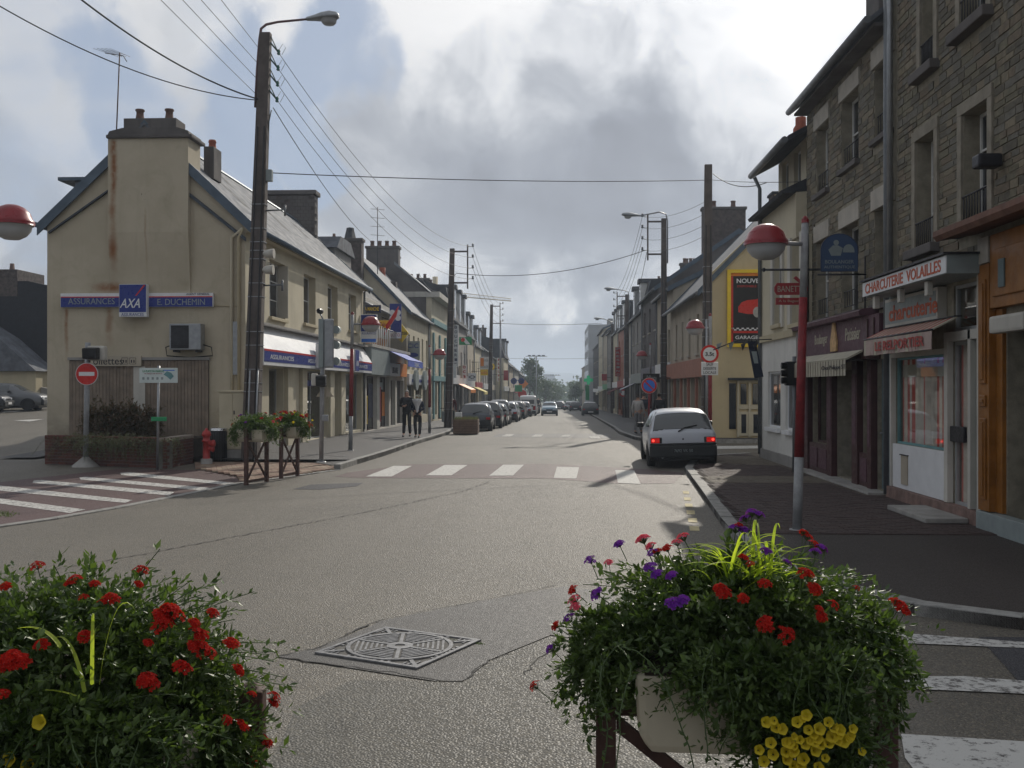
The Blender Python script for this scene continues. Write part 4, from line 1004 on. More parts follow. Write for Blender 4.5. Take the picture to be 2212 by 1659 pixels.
# ------------------------------------------------------------------ the row beyond, left
def houses_left():
    # tabac: ground floor shop with terrace, set-back upper floor, mansard with hipped dormer
    Y0, Y1, X = 44.75, 56.6, -8.5+off(50)
    rt = root('tobacconist_house', (-10, 50, gz(50)), 'low house with balcony flower tubs and blue awning over newsagent shop', 'house')
    fr = Fr((X, Y0, 0), (1, 0, 0)); L = Y1-Y0; g = gz(50)+.12
    sh = [(.5, 3.2, g+.05, g+2.55), (3.9, 6.6, g+.05, g+2.55), (7.2, 8.7, g+.05, g+2.4), (9.2, 11.5, g+.05, g+2.4)]
    wall(fr, L, -.8, 3.75, sh, 'offwhite', rt, name='ground_floor_wall')
    for i, o in enumerate(sh): window(fr, rt, *o, depth=.2, nx=(2, 3, 1, 2)[i], nz=1, fm='bframe', sill=False, name='shop_window')
    for (a, z, w_, h_, m_) in ((.8, g+1.0, .9, 1.3, 'yel'), (1.9, g+1.4, 1.1, 1.6, 'navy'), (4.1, g+1.2, 1.2, 1.7, 'redd'), (4.2, g+2.1, 1.6, .35, 'signg'), (5.6, g+1.2, .8, 1.2, 'orange'), (9.4, g+1.2, .8, 1.2, 'signg'), (1.0, g+.9, .5, .8, 'redd')):
        MB().fbox(fr, a, a+w_, z-h_/2, z+h_/2, -.19, -.18+rnd.uniform(0, .008)).build('window_poster', m_, rt)
    fsc = bx('shop_fascia', 'signg', fr, .1, 5.2, g+2.6, 3.75, .002, .30, rt, .01); f2 = bx('shop_fascia', 'signw', fr, 5.21, 8.6, g+2.6, g+3.25, .002, .28, rt, .01); bx('shop_fascia', 'orange', fr, 8.65, 11.0, g+2.6, g+3.3, .002, .28, rt, .01)
    text('LIBRAIRIE', fr, 6.8, g+2.9, .281, 1.9, .3, 'txt', f2)
    bx('terrace_slab', 'concrete', fr, 0, L, 3.752, 3.9, -1.4, .35, rt, .01)
    aw = MB().extr(fr, [(.32, 3.74), (.36, 3.70), (1.25, 3.30), (1.22, 3.26)], 4.9, 10.4).build('awning', 'blue2', rt)
    bx('valance', 'blue2', fr, 4.9, 10.4, 2.98, 3.27, 1.22, 1.235, aw); text('TABAC', fr, 8.0, 3.12, 1.236, 1.8, .2, 'signw', aw)
    for k in range(24): MB().tube([fr.pt(5.6+k*.26, 3.9, .28), fr.pt(5.6+k*.26, 4.75, .28)], .012, 5).build('railing_bar', 'metald', rt)
    for k in range(9): MB().tube([fr.pt(.3+k*.6, 3.9, .28), fr.pt(.3+k*.6, 4.8, .28)], .025, 5).build('railing_post', 'signw', rt)
    MB().tube([fr.pt(.2, 4.78, .28), fr.pt(L-.2, 4.78, .28)], .02, 6).build('hand_rail', 'metald', rt)
    for k in range(4): MB().lathe(fr.pt(.7+k*1.35, 3.9, .02), [(.12, 0), (.19, .38), (.21, .4), (.18, .4)], 12).build('plant_tub', mat('terracotta tub', (.42, .21, .10), .8, .15, 8), rt)
    fu = Fr((X-.9, Y0, 0), (1, 0, 0))
    uo = [(1.0, 2.0, 4.0, 5.75), (3.0, 4.0, 4.0, 5.75), (5.2, 6.3, 3.95, 5.75), (8.0, 9.0, 3.95, 5.75), (10.2, 11.1, 4.0, 5.75)]
    def ex(q): q.face([fu.pt(L, 3.9, 0), fu.pt(L, 6.3, 0), fu.pt(L, 6.3, -4), fu.pt(L, 3.9, -4)])
    wall(fu, L, 3.9, 6.35, uo, 'offwhite', rt, name='upper_wall', extra=ex)
    for o in uo: window(fu, rt, *o, depth=.12, fm='wframe', sill=False)
    gableroof(fu, L, 5.6, 6.3, 9.0, rt, 'slated', over=.5)
    # hipped grey dormer block close to the corner house
    d = bx('dormer', 'greyr', fu, .1, 3.7, 6.45, 8.15, -2.6, -.45, rt); MB().fpoly(fu, [(-.1, 8.151), (3.95, 8.151), (2.9, 8.75), (.7, 8.75)], -2.9, -.3).build('dormer_roof', 'slate', d)
    bx('eaves_moulding', 'offwhite', fu, 0, L, 6.05, 6.28, .002, .32, rt, .02)
    c = chimney(rt, -12.9, -10.7, Y1-.8, Y1-.1, 7, 10.2, 'brickd', 0)
    MB().lathe((-11.4, Y1-.45, 10.2), [(.34, 0), (.22, .5), (.2, .62), (.12, .62)], 4).build('chimney_cowl', 'slated', c); MB().lathe((-12.3, Y1-.45, 10.2), [(.1, 0), (.08, .3)], 8).build('chimney_pot', 'pot', c)
    an = root('tv_aerial', (-10.35, Y1, 9.8), 'thin television aerial behind the tabac roof', 'aerial')
    MB().tube([(-10.3, Y1+2, 8), (-10.3, Y1+2, 12.4)], .025, 5).build('mast', 'metald', an)
    for k in range(4): MB().tube([(-10.7, Y1+2, 12.3-k*.5), (-9.9, Y1+2.1, 12.25-k*.5)], .012, 4).build('element', 'metald', an)
    # bank: cream house, pale slates
    rt, fr, g = bare('bank_house', 'cream house with pale slate roof above the bank shopfront', -1, 56.7, 66.6, -8.5+off(60), 6.2, 6.35, 9.6, 'creamw', 'slatel', rows=[(3.5, 5.2, 5, .75)], shop=(2.3, .6), fasm='signw', fm='gframe')
    bx('blue_sign_band', 'blue', fr, 1.2, 8.8, g+2.48, g+2.66, .141, .16, rt)
    for a in (2.3, 6.2): MB().disc(fr, a, g+2.62, .8, .161, .30, 20, rz=.62).build('sign_shield', 'signg', rt)
    # pale modern flat roof with teal trim; its neighbour wall stands tall and dark behind
    rt, fr, g = bare('flat_roofed_house', 'cream flat roofed house with deep white eaves and teal trim', -1, 66.7, 77, -8.45+off(72), 6.5, 7.9, 8.2, 'creamw', rows=[(3.3, 5.3, 3, 1.1)], shop=(2.7, .35), fm='teal', fasm='teal', flat=True)
    bx('teal_band', 'teal', fr, 0, 10.3, 6.15, 6.5, .002, .18, rt)
    for a in (.6, 4.2, 7.8): bx('teal_panel', 'teal', fr, a, a+.55, g+.2, 5.6, .002, .10, rt)
    rt = root('tall_gable_house', (-12, 70, gz(70)), 'tall dark rendered gable wall with chimney stack behind the flat roofed house', 'house')
    fgg = Fr((-16.2, 66.65, 0), (0, -1, 0))
    MB().fpoly(fgg, [(0, -1), (7.7, -1), (7.7, 8.35), (5.7, 10.0), (4.0, 10.0), (0, 7)], -8, 0).build('gable_wall', 'dkrend', rt)
    MB().fpoly(fgg, [(7.75, 8.40), (7.95, 8.12), (7.95, 8.25), (5.6, 10.25), (5.6, 10.05)], -8, .1).build('roof_edge', 'slatel', rt)
    chimney(rt, -12.5, -10.35, 66.8, 67.6, 9.6, 11.3, 'dkrend', 4, 'pot')
    c = MB().box(-11.4, -10.0, 63.5, 64.1, 6.5, 8.6).build('chimney', 'brickd', rt, .02); MB().lathe((-10.9, 63.8, 8.6), [(.28, 0), (.18, .5), (.2, .9), (.12, .9)], 8).build('chimney_pot', 'potr', c)
    # butcher: mansard with two white dormers
    rt, fr, g = bare('butcher_house', 'house with dark mansard roof and tall white dormers beyond the concrete pole', -1, 77.1, 90, -8.3+off(82), 8.5, 7.0, 10.6, 'greyr', 'slated', rows=[(3.4, 5.4, 4, 1.0)], shop=(2.7, .7), mansard=2.6, dormers=3, chim=[('near', 2.4, 12.0, 4, -1.0), ('far', 2.0, 11.6, 3)], awn=(4, 9, 'orange'))
    specs = [
      (90.1, 99, 'narrow cream house with slate mansard and tall windows', 'beige', 'slated', 6.9, 9.8, 2.0, 2, (7, 12, 'yelaw'), [('near', 2.4, 11.2, 4)]),
      (99.1, 108, 'cream rendered house with dormer beyond the yellow awning', 'creamw', 'slate', 6.4, 9.4, 1.9, 2, None, [('far', 1.8, 10.6, 4)]),
      (108.1, 117, 'grey rendered house with red shop sign in the far left row', 'greyr', 'slated', 6.6, 9.6, None, 1, None, [('near', 1.8, 10.8, 3)]),
      (117.1, 128, 'pale house beside the white van in the far left row', 'offwhite', 'slate', 6.2, 8.8, None, 0, None, [('far', 2.2, 10.6, 2)]),
      (128.1, 140, 'cream house under the spectacles sign', 'creamw', 'slated', 6.4, 9.4, 2.2, 2, None, []),
      (140.1, 154, 'low grey house with steep roof near the street trees', 'beige', 'slated', 5.8, 9.0, None, 0, None, [('near', 1.6, 10.2, 2)]),
      (154.1, 172, 'furthest pale house of the left row', 'offwhite', 'slated', 5.6, 8.4, None, 0, None, []),
      (172.1, 196, 'long dark roofed house at the end of the left row', 'greyr', 'slated', 5.2, 8.6, None, 0, None, [])]
    for (y0, y1, lab, wm, rm, ev, rg, ms, dm, aw_, chs) in specs:
        bare('terraced_house', lab, -1, y0, y1, -8.5+off((y0+y1)/2)+(1.0 if y0 > 125 else 0), 8, ev+gz(y0)*.6, rg+gz(y0)*.6, wm, rm, rows=[(3.3, 5.2, 3, 1.0)], shop=(2.6, .6), mansard=ms, dormers=dm, awn=aw_, chim=chs,
             fasm=rnd.choice(('signw', 'redd', 'green', 'beige')), group='houses in the far left row')
houses_left()
# far left: dark slate-hung building, low cream outbuilding
rt = root('slate_building', (-24, 55, 0), 'large dark slate-hung building with square chimney at the left edge', 'building')
fr = Fr((-36, 56, 0), (0, -1, 0))
def bu(u, v, Y=56): p = atY(u, v, Y); return (p.x+36, p.z)
p_ = [bu(-300, 640), bu(-300, 900), bu(130, 900), bu(130, 623), bu(60, 607), bu(38, 607)]
p_ = [(max(x, -20), z) for x, z in p_]
MB().fpoly(fr, p_, -8, 0).build('wall', mat('black slate hanging', (.016, .017, .022), .8, .2, 3, .2, 20), rt)
c = MB().fpoly(fr, [bu(-60, 600), bu(38, 600), bu(38, 582), bu(-60, 582)], -3, .05).build('chimney', 'brickd', rt)
MB().fpoly(fr, [bu(-60, 640), bu(38, 640), bu(38, 600), bu(-60, 600)], -3, .02).build('chimney_base', 'brickd', rt)
x, z = bu(14, 582); MB().lathe((x-36, 54.6+2, z), [(.15, 0), (.12, .4)], 8).build('chimney_pot', 'pot', c)
rt = root('outbuilding', (-24, 54, .9), 'small cream outbuilding with slate roof at the left edge', 'building')
frb = Fr((-36, 54, 0), (0, -1, 0))
def bo(u, v, Y=54): p = atY(u, v, Y); return (p.x+36, p.z)
MB().fpoly(frb, [bo(-200, 876), bo(77, 872), bo(77, 802), bo(-200, 802)], -4, 0).build('wall', 'cream', rt)
MB().fpoly(frb, [bo(-200, 801.5), bo(84, 801.5), bo(0, 728), bo(-60, 690), bo(-200, 690)], -4.3, .3).build('roof', 'slate', rt)
MB().fpoly(frb, [bo(78, 872), bo(96, 872), bo(96, 840), bo(78, 836)], -.8, -.5).build('garden_wall', 'greyr', rt)
# ------------------------------------------------------------------ right side, near: butcher's + stone houses. a = -Y along the facade
XR = 5.7
def right_near():
    fr = Fr((XR, 0, 0), (-1, 0, 0))
    def y_(u, X=XR): return -atX(u, 837, X).y
    def z_(u, v, X=XR): return atX(u, v, X).z
    STN = [mat('schist '+n, c, .9, .22, 9, .35, 40) for n, c in (('olive', (.160, .146, .104)), ('brown', (.168, .138, .100)), ('grey', (.148, .138, .114)), ('dark', (.115, .104, .080)), ('tan', (.200, .172, .122)))]
    def stones(rt, wallobj, a0, a1, z0, z1, ops, n_obj, hh=.118, ll=(.2, .46), seed=3, prefer=None):
        r = random.Random(seed); lst = []; z = z0; row = 0
        while z < z1-.05:
            h = hh*r.uniform(.75, 1.25); h = min(h, z1-z); a = a0+.012
            while a < a1-.02:
                l = min(r.uniform(*ll), a1-.012-a)
                if a1-.012-(a+l) < .12: l = a1-.012-a
                segs = [(a, a+l)]
                for (p, q_, s, t_) in ops:
                    if z+h > s+.01 and z < t_-.01:
                        ns = []
                        for (x, y) in segs:
                            if y <= p or x >= q_: ns.append((x, y)); continue
                            if x < p-.05: ns.append((x, p-.005))
                            if y > q_+.05: ns.append((q_+.005, y))
                        segs = ns
                for (x, y) in segs:
                    if y-x > .05: lst.append((x+.008, y-.008, z+.009, z+h-.009))
                a += l
            z += h; row += 1
        if prefer: lst.sort(key=prefer)
        meshes = {}
        rest = MB()
        for i, (x, y, s, t_) in enumerate(lst):
            d = r.uniform(.006, .020)
            if i < n_obj:
                k = (r.randrange(5), r.randrange(3))
                if k not in meshes:
                    rr_ = random.Random(k[0]*7+k[1]); q = MB()
                    j = lambda: rr_.uniform(-.06, .06)
                    p = [(-.5+j()*.5, 0, -.5+j()), (.5+j()*.5, 0, -.5+j()), (.5, 1, -.5), (-.5, 1, -.5), (-.5+j()*.5, 0, .5+j()), (.5+j()*.5, 0, .5+j()), (.5, 1, .5), (-.5, 1, .5)]
                    # local x = along the wall, y = into the wall
                    q.hexa([(b, a_, c) for a_, b, c in p])
                    o = q.build('stone', STN[k[0]], None, .0); meshes[k] = o.data; bpy.data.objects.remove(o)
                o = bpy.data.objects.new('stone', meshes[k]); COL.objects.link(o); o.parent = wallobj
                c = fr.pt((x+y)/2, (s+t_)/2, d); o.location = c-rt.location; o.scale = (d+.02, y-x, t_-s)
            else:
                rest.cur = r.randrange(5); j = lambda: r.uniform(-.008, .008)
                p = [fr.pt(x+j(), s+j(), d), fr.pt(y+j(), s+j(), d), fr.pt(y, s, -.01), fr.pt(x, s, -.01), fr.pt(x+j(), t_+j(), d), fr.pt(y+j(), t_+j(), d), fr.pt(y, t_, -.01), fr.pt(x, t_, -.01)]
                rest.hexa(p)
        if rest.v: rest.build('wall_stones', STN, wallobj, kind='stuff')
    # --- bakery house (stone, 3 window bays)
    YN, YF = -y_(1926), 23.35
    rt = root('bakery_house', (XR, 20.4, 0), 'rough stone house with pale lintels above the plum painted bakery', 'house')
    D = 7; ev = 8.25
    ops = []; lints = []
    for (u0, u1, v1, v0, vl) in ((1764, 1790, 283, 424, 251), (1819, 1855, 222, 370, 195), (1890, 1928, 150, 305, 110)):
        z1 = z_(u0, v1); z0 = z_(u0, v0); ops.append((y_(u0), y_(u1), z0, z1)); lints.append((y_(u0)-.12, y_(u1)+.12, z1, z1+.34))
    low = []
    for (o, ) in [(x,) for x in ops]:
        low.append((o[0], o[1], 3.42, 5.1)); lints.append((o[0]-.12, o[1]+.12, 5.1, 5.46))
    shopops = [(y_(1757), y_(1797), .75, 2.35), (y_(1810), y_(1852), .16, 2.3), (y_(1866), y_(1886), .75, 2.35), (y_(1897), y_(1920), .16, 2.45)]
    def ex(q):
        for a in (-YN, -YF): q.face([fr.pt(a, -.3, 0), fr.pt(a, ev, 0), fr.pt(a, 11.2, -D/2), fr.pt(a, ev, -D), fr.pt(a, -.3, -D)])
        q.face([fr.pt(-YF, -.3, -D), fr.pt(-YN, -.3, -D), fr.pt(-YN, ev, -D), fr.pt(-YF, ev, -D)])
    wl = wall(fr, -YN, -.3, ev, ops+low+shopops, mat('pale lime mortar', (.26, .235, .18), .95, .2, 6, .4, 50), rt, thick=.3, a_start=-YF, extra=ex)
    allops = ops+low+[l for l in lints]+[(-YF, -YN, 0, 3.36)]+[(o[0]-.1, o[1]+.1, o[2]-.16, o[2]) for o in ops+low]
    stones(rt, wl, -YF, -YN, 3.3, ev-.05, allops, 290, seed=5)
    for i, o in enumerate(ops+low):
        window(fr, rt, *o, depth=.2, nx=2, nz=2, fm='wframe', sm='dkrend', curtain='offwhite')
        r_ = MB()
        r_.tube([fr.pt(o[0]+.02, o[2]+.42, -.04), fr.pt(o[1]-.02, o[2]+.42, -.04)], .012, 5).tube([fr.pt(o[0]+.02, o[2]+.12, -.04), fr.pt(o[1]-.02, o[2]+.12, -.04)], .010, 5)
        for k in range(7): x = o[0]+.06+k*(o[1]-o[0]-.12)/6; r_.tube([fr.pt(x, o[2]+.12, -.04), fr.pt(x, o[2]+.42, -.04)], .008, 4)
        r_.build('window_rail', 'metald', rt)
    for l in lints: MB().fbox(fr, l[0], l[1], l[2]+.003, l[3], -.05, .045).build('lintel', 'stonew', rt, .01)
    s = (11.2-ev)/(D/2)
    rf = MB().extr(fr, [(.34, ev-.08), (.34, ev+.02), (-D/2, 11.32), (-D/2, 11.2)], -YF-.05, -YN).build('roof', 'slate', rt)
    bx('eaves_soffit', 'dkrend', fr, -YF, -YN, ev-.15, ev-.101, .003, .30, rt)
    MB().tube([fr.pt(-YF-.1, ev-.04, .40), fr.pt(-YN, ev-.04, .40)], .07, 8).build('gutter', 'gutter', rt)
    q = MB().box(7.0, 9.6, 22.4, 23.3, 9.0, 14.2); q.build('chimney', 'dkrend', rt)
    # bakery shopfront
    a0, a1 = -YF, y_(1897)-.05
    sf = bx('shop_fascia', 'purple', fr, a0, -YN-.03, 2.62, 3.22, .003, .20, rt, .008)
    MB().extr(fr, [(.002, 3.225), (.34, 3.225), (.36, 3.30), (.30, 3.34), (.002, 3.38)], a0, a1+.1).build('cornice', 'purple', rt)
    bx('fascia_lower_rail', 'purple2', fr, a0, a1+.2, 2.45, 2.60, .003, .26, rt, .01)
    text('Boulanger', fr, y_(1795), 2.92, .202, 1.0, .26, 'canvas', sf, bold=.01); text('Patissier', fr, y_(1866), 2.95, .202, .95, .24, 'canvas', sf, bold=.01)
    cc = y_(1826)
    MB().fpoly(fr, [(cc-.2, 2.66), (cc+.2, 2.66), (cc+.22, 2.85), (cc+.12, 3.05), (cc+.04, 3.28), (cc-.04, 3.30), (cc-.12, 3.05), (cc-.22, 2.85)], .205, .24).build('bread_emblem', mat('bread gold', (.52, .33, .15), .6, .2, 12), sf)
    for u in (1900, 1914): bx('moulding', 'purple2', fr, y_(u)-.03, y_(u)+.03, 2.68, 3.16, .201, .225, sf)
    aw = MB().extr(fr, [(.27, 2.62), (.27, 2.58), (.55, 2.44), (.56, 2.47)], a0+.1, a1+.05).build('awning', 'canvas', rt)
    n = 26
    for k in range(n):
        x0 = a0+.1+(a1-a0-.05)*k/n; x1 = a0+.1+(a1-a0-.05)*(k+1)/n; off_ = .02*math.sin(k*1.7)
        MB().prism([fr.pt(x0, 2.16, .56), fr.pt(x1, 2.16, .57), fr.pt(x1, 2.455, .57), fr.pt(x0, 2.455, .56)], [fr.pt(x0, 2.16, .562), fr.pt(x1, 2.16, .575), fr.pt(x1, 2.455, .575), fr.pt(x0, 2.455, .562)]).build('valance_fold', 'canvas', aw)
    text('Chez Philippe ST', fr, y_(1868), 2.31, .58, 1.6, .10, 'metald', aw)
    for (p, q_) in ((y_(1743), y_(1756)), (y_(1798), y_(1809)), (y_(1853), y_(1865)), (y_(1887), y_(1896))):
        pi = bx('pilaster', 'purple2', fr, p, q_, .12, 2.44, .003, .12, rt, .008); bx('pilaster_panel', 'purple', fr, p+.05, q_-.05, .9, 2.2, .121, .13, pi)
    for i, o in enumerate(shopops):
        if i in (0, 2):
            window(fr, rt, *o, depth=.10, nx=1, nz=1, fm='purple2', sill=False, gm=SHOPGL, name='shop_window')
            st_ = bx('stall_riser', 'purple2', fr, o[0]-.02, o[1]+.02, .14, .75, .003, .08, rt)
            for k in range(1 if i else 2):
                w2 = (o[1]-o[0])/(1 if i else 2); bx('riser_panel', 'purple', fr, o[0]+w2*k+.08, o[0]+w2*(k+1)-.08, .24, .66, .081, .10, st_, .006)
            for k in range(7): MB().lathe(fr.pt(o[0]+.15+(o[1]-o[0]-.3)*rnd.random(), .9+rnd.choice((0, .35, .7)), -.5), [(.02, 0), (.09, .02), (.10, .10), (.03, .16)], 8).build('loaf', rnd.choice(('wood', 'canvas', 'yel', 'offwhite')), rt)
            for zz in (.88, 1.23, 1.58): bx('shelf', 'wframe', fr, o[0]+.05, o[1]-.05, zz-.03, zz, -.75, -.35, rt)
        elif i == 1:
            window(fr, rt, *o, depth=.5, nx=1, nz=1, fm='purple2', sill=False, gm=GLASS, name='door')
            bx('door_notice', 'signw', fr, o[0]+.2, o[0]+.75, 1.45, 1.8, -.495, -.49, rt); bx('door_notice', 'signw', fr, o[0]+.15, o[0]+.35, 1.95, 2.15, -.495, -.49, rt)
            MB().disc(fr, (o[0]+o[1])/2-.1, .55, .27, -.495, -.49, 16).build('door_sticker', 'lblue', rt)
        else:
            dr = bx('door', 'bdoor', fr, *o, -.12, -.06, rt, .01); MB().tube([fr.pt(o[0]+.12, 1.15, -.06), fr.pt(o[0]+.12, 1.15, .0), fr.pt(o[0]+.22, 1.15, .0)], .015, 6).build('handle', 'metal', dr)
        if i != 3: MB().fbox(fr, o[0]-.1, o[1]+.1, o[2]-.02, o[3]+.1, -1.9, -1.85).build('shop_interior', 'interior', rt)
    bx('step', 'concrete', fr, a0+.3, -YN-.15, -.05, .15, .001, .35, rt, .015)
    # drain pipes on the party line
    MB().tube([fr.pt(-YN+.06, .15, .1), fr.pt(-YN+.06, 12.5, .1)], .055, 10).build('downpipe', 'gutter', rt); MB().tube([fr.pt(-YN+.22, 3.7, .1), fr.pt(-YN+.22, 12.5, .1)], .05, 10).build('downpipe', 'metal', rt)

    # --- second stone house with the pork butcher's shop, running out of the frame
    YN2 = 9.0
    r2 = root('butcher_house', (XR, 14, 0), 'taller dark stone house with charcuterie shop at the right edge', 'house')
    ops2 = [(y_(1981), y_(2021), 4.12, 5.82), (y_(2082), y_(2137), 4.2, 5.75), (y_(1992), y_(2020), 6.85, 8.6), (y_(2078), y_(2134), 6.95, 8.7), (-11.6, -10.6, 4.2, 5.75), (-11.6, -10.6, 6.95, 8.7)]
    shop2 = [(y_(1936), y_(2052), 1.02, 2.44), (y_(2060), y_(2104), .28, 2.6), (y_(2110), y_(2124), .28, 2.6), (y_(2060), y_(2125), 2.75, 3.4), (y_(2176), y_(2280), .22, 2.75)]
    def ex2(q):
        q.face([fr.pt(-YN+.0, -.3, 0), fr.pt(-YN, 12, 0), fr.pt(-YN, 12, -8), fr.pt(-YN, -.3, -8)]); q.face([fr.pt(-YN2, -.3, 0), fr.pt(-YN2, 12, 0), fr.pt(-YN2, 12, -8), fr.pt(-YN2, -.3, -8)])
        q.face([fr.pt(-YN, -.3, -8), fr.pt(-YN2, -.3, -8), fr.pt(-YN2, 12, -8), fr.pt(-YN, 12, -8)])
    w2 = wall(fr, -YN2, -.3, 12, ops2+shop2, mat('pale lime mortar', (.30, .27, .21)), r2, thick=.3, a_start=-YN+.001, extra=ex2)
    allops = ops2+[(o[0]-.16, o[1]+.16, o[2]-.2, o[3]+.18) for o in ops2]+[(-YN, -13.0, 0, 3.75), (-13.6, -YN2, 0, 4.05), (-YN, -YN+.32, 3, 12)]
    stones(r2, w2, -YN+.02, -YN2, 3.7, 11.9, allops, 290, hh=.105, ll=(.17, .42), seed=9, prefer=lambda s_: abs((s_[0]+s_[1])/2+15)+max(0, s_[2]-9.5)*3)
    for o in ops2:
        window(fr, r2, *o, depth=.22, nx=2, nz=3, fm='wframe', sill=False, curtain='clothg')
        for (p, q_, s_, t_) in ((o[0]-.155, o[0]-.01, o[2], o[3]+.002), (o[1]+.01, o[1]+.155, o[2], o[3]+.002), (o[0]-.155, o[1]+.155, o[3]+.004, o[3]+.17)): bx('window_surround', mat('dull surround stone', (.25, .225, .18), .9, .2, 4, .3, 30, streak=.3), fr, p, q_, s_, t_, -.05, .04, r2, .006)
        bx('sill', 'dkrend', fr, o[0]-.2, o[1]+.2, o[2]-.15, o[2]-.003, -.2, .16, r2, .02)
        r_ = MB(); r_.tube([fr.pt(o[0], o[2]+.4, .02), fr.pt(o[1], o[2]+.4, .02)], .014, 5)
        for k in range(9): x = o[0]+.05+k*(o[1]-o[0]-.1)/8; r_.tube([fr.pt(x, o[2], .02), fr.pt(x, o[2]+.4, .02)], .009, 4)
        r_.build('window_rail', 'metald', r2)
    MB().extr(fr, [(.5, 11.9), (.5, 12.05), (-4, 15.1), (-4, 15)], -YN-.1, -YN2).build('roof', 'slate', r2); MB().extr(fr, [(-4, 15), (-4, 15.1), (-8.3, 12), (-8.3, 11.9)], -YN-.1, -YN2).build('roof', 'slate', r2)
    # shopfront
    A0, A1 = -YN+.05, y_(2134)
    bx('shop_surround', 'signg', fr, A0, shop2[0][0]-.06, .15, 3.5, .003, .08, r2)
    fm_ = 'offwhite'
    for (p, q_, s_, t_) in ((shop2[0][0]-.06, shop2[0][0], .3, 2.5), (shop2[0][1], shop2[1][0], .3, 2.74), (shop2[1][1], shop2[2][0], .3, 2.74), (shop2[2][1], A1, .05, 3.6), (shop2[0][0], shop2[0][1], 2.441, 2.52), (shop2[1][0], shop2[2][1], 2.605, 2.74)):
        bx('frame_member', fm_, fr, p, q_, s_, t_, .003, .09, r2, .006)
    lp = bx('lower_panel', 'signw', fr, shop2[0][0], shop2[0][1], .30, 1.015, .003, .06, r2, .006)
    bx('vent_flap', 'beige', fr, shop2[0][0]+.45, shop2[0][0]+.75, .38, .85, .061, .075, lp); bx('vent_lip', 'metald', fr, shop2[0][0]+.42, shop2[0][0]+.78, .85, .865, .061, .09, lp)
    bx('plinth', mat('dull pink stone plinth', (.20, .13, .11), .8, .25, 5, .2, 30, streak=.3), fr, A0, A1+.05, -.05, .296, .004, .12, r2, .01)
    # striped curtains behind glass
    CR = mat('red white curtain', (.66, .13, .10), .9, .15, 6); CW = mat('pale curtain', (.72, .66, .56), .9, .15, 6)
    def curtain(p, q_, s_, t_, dep, nm='curtain'):
        n = int((q_-p)/.055); q = MB()
        for k in range(n):
            x0 = p+(q_-p)*k/n; x1 = p+(q_-p)*(k+1)/n; q.cur = 0 if (k % 5 in (1, 3) and (k*7) % 11 != 3) else 1
            d0 = dep+.035*math.sin(k*1.1); d1 = dep+.035*math.sin((k+1)*1.1)
            for zz in range(3):
                b0, b1 = s_+(t_-s_)*zz/3, s_+(t_-s_)*(zz+1)/3
                q.face([fr.pt(x0, b0, d0), fr.pt(x1, b0, d1), fr.pt(x1, b1, d1), fr.pt(x0, b1, d0)])
        return q.build(nm, [CR, CW], r2)
    o = shop2[0]; wv = window(fr, r2, *o, depth=.02, nx=1, nz=1, fm='teal', sill=False, gm=SHOPGL, name='shop_window', fw=.035); curtain(o[0]-.02, o[1]+.02, o[2]-.02, o[3]+.02, -.13)
    bx('price_board', 'canvas', fr, o[0]+.1, o[1]-.3, 2.12, 2.32, -.09, -.08, r2)
    o = shop2[1]; dr = window(fr, r2, *o, depth=.02, nx=1, nz=1, fm='gframe', sill=False, gm=SHOPGL, name='door'); curtain(o[0], o[1], o[2], o[3], -.12)
    bx('letter_box', 'metald', fr, o[0]-.02, o[0]+.48, 1.18, 1.4, .0, .05, r2, .01)
    o = shop2[2]; window(fr, r2, *o, depth=.02, nx=1, nz=1, fm='teal', sill=False, gm=SHOPGL, name='side_light', fw=.03); curtain(o[0], o[1], o[2], o[3], -.3, 'curtain')
    o = shop2[3]; window(fr, r2, *o, depth=.03, nx=1, nz=1, fm='gframe', sill=False, gm=SHOPGL, name='fanlight'); bx('paper', 'canvas', fr, o[0]+.2, o[1]-.1, o[2]+.1, o[3]-.2, -.3, -.29, r2)
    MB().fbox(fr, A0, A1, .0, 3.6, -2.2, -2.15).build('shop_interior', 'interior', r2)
    tr = MB().fbox(fr, y_(1928), y_(2046), 2.95, 3.42, .003, .14).build('glass_sign', 'offwhite', r2, .008); bx('glass_panel', 'signg', fr, y_(1928)+.06, y_(2046)-.06, 3.0, 3.37, .141, .146, tr)
    text('charcuterie', fr, y_(1990), 3.17, .147, 2.15, .26, 'orl', tr, bold=.02)
    # striped awning
    aw = root('striped_awning', fr.pt(-15.4, 2.6, .3), 'red and white striped awning with lettered valance over curtained shop window', 'awning')
    p0, p1 = A0+.1, y_(2093); n = 24
    bx('awning_box', 'metald', fr, p0+.1, p1, 2.93, 3.0-.055, .09, .2, aw)
    q = MB(); v = MB()
    for k in range(n):
        x0 = p0+(p1-p0)*k/n; x1 = p0+(p1-p0)*(k+1)/n; q.cur = v.cur = k % 2
        q.prism([fr.pt(x0, 2.93, .16), fr.pt(x1, 2.93, .16), fr.pt(x1, 2.76, .50), fr.pt(x0, 2.76, .50)], [fr.pt(x0, 2.915, .15), fr.pt(x1, 2.915, .15), fr.pt(x1, 2.745, .49), fr.pt(x0, 2.745, .49)])
        wv_ = .012*math.sin(k*.9); v.cur = 2 if k % 4 else 1
        v.prism([fr.pt(x0, 2.48+.01*math.sin(k), .50+wv_), fr.pt(x1, 2.48+.01*math.sin(k+1), .50+.012*math.sin((k+1)*.9)), fr.pt(x1, 2.74, .50), fr.pt(x0, 2.74, .50)], [fr.pt(x0, 2.48, .508+wv_), fr.pt(x1, 2.48, .508+wv_), fr.pt(x1, 2.74, .508), fr.pt(x0, 2.74, .508)])
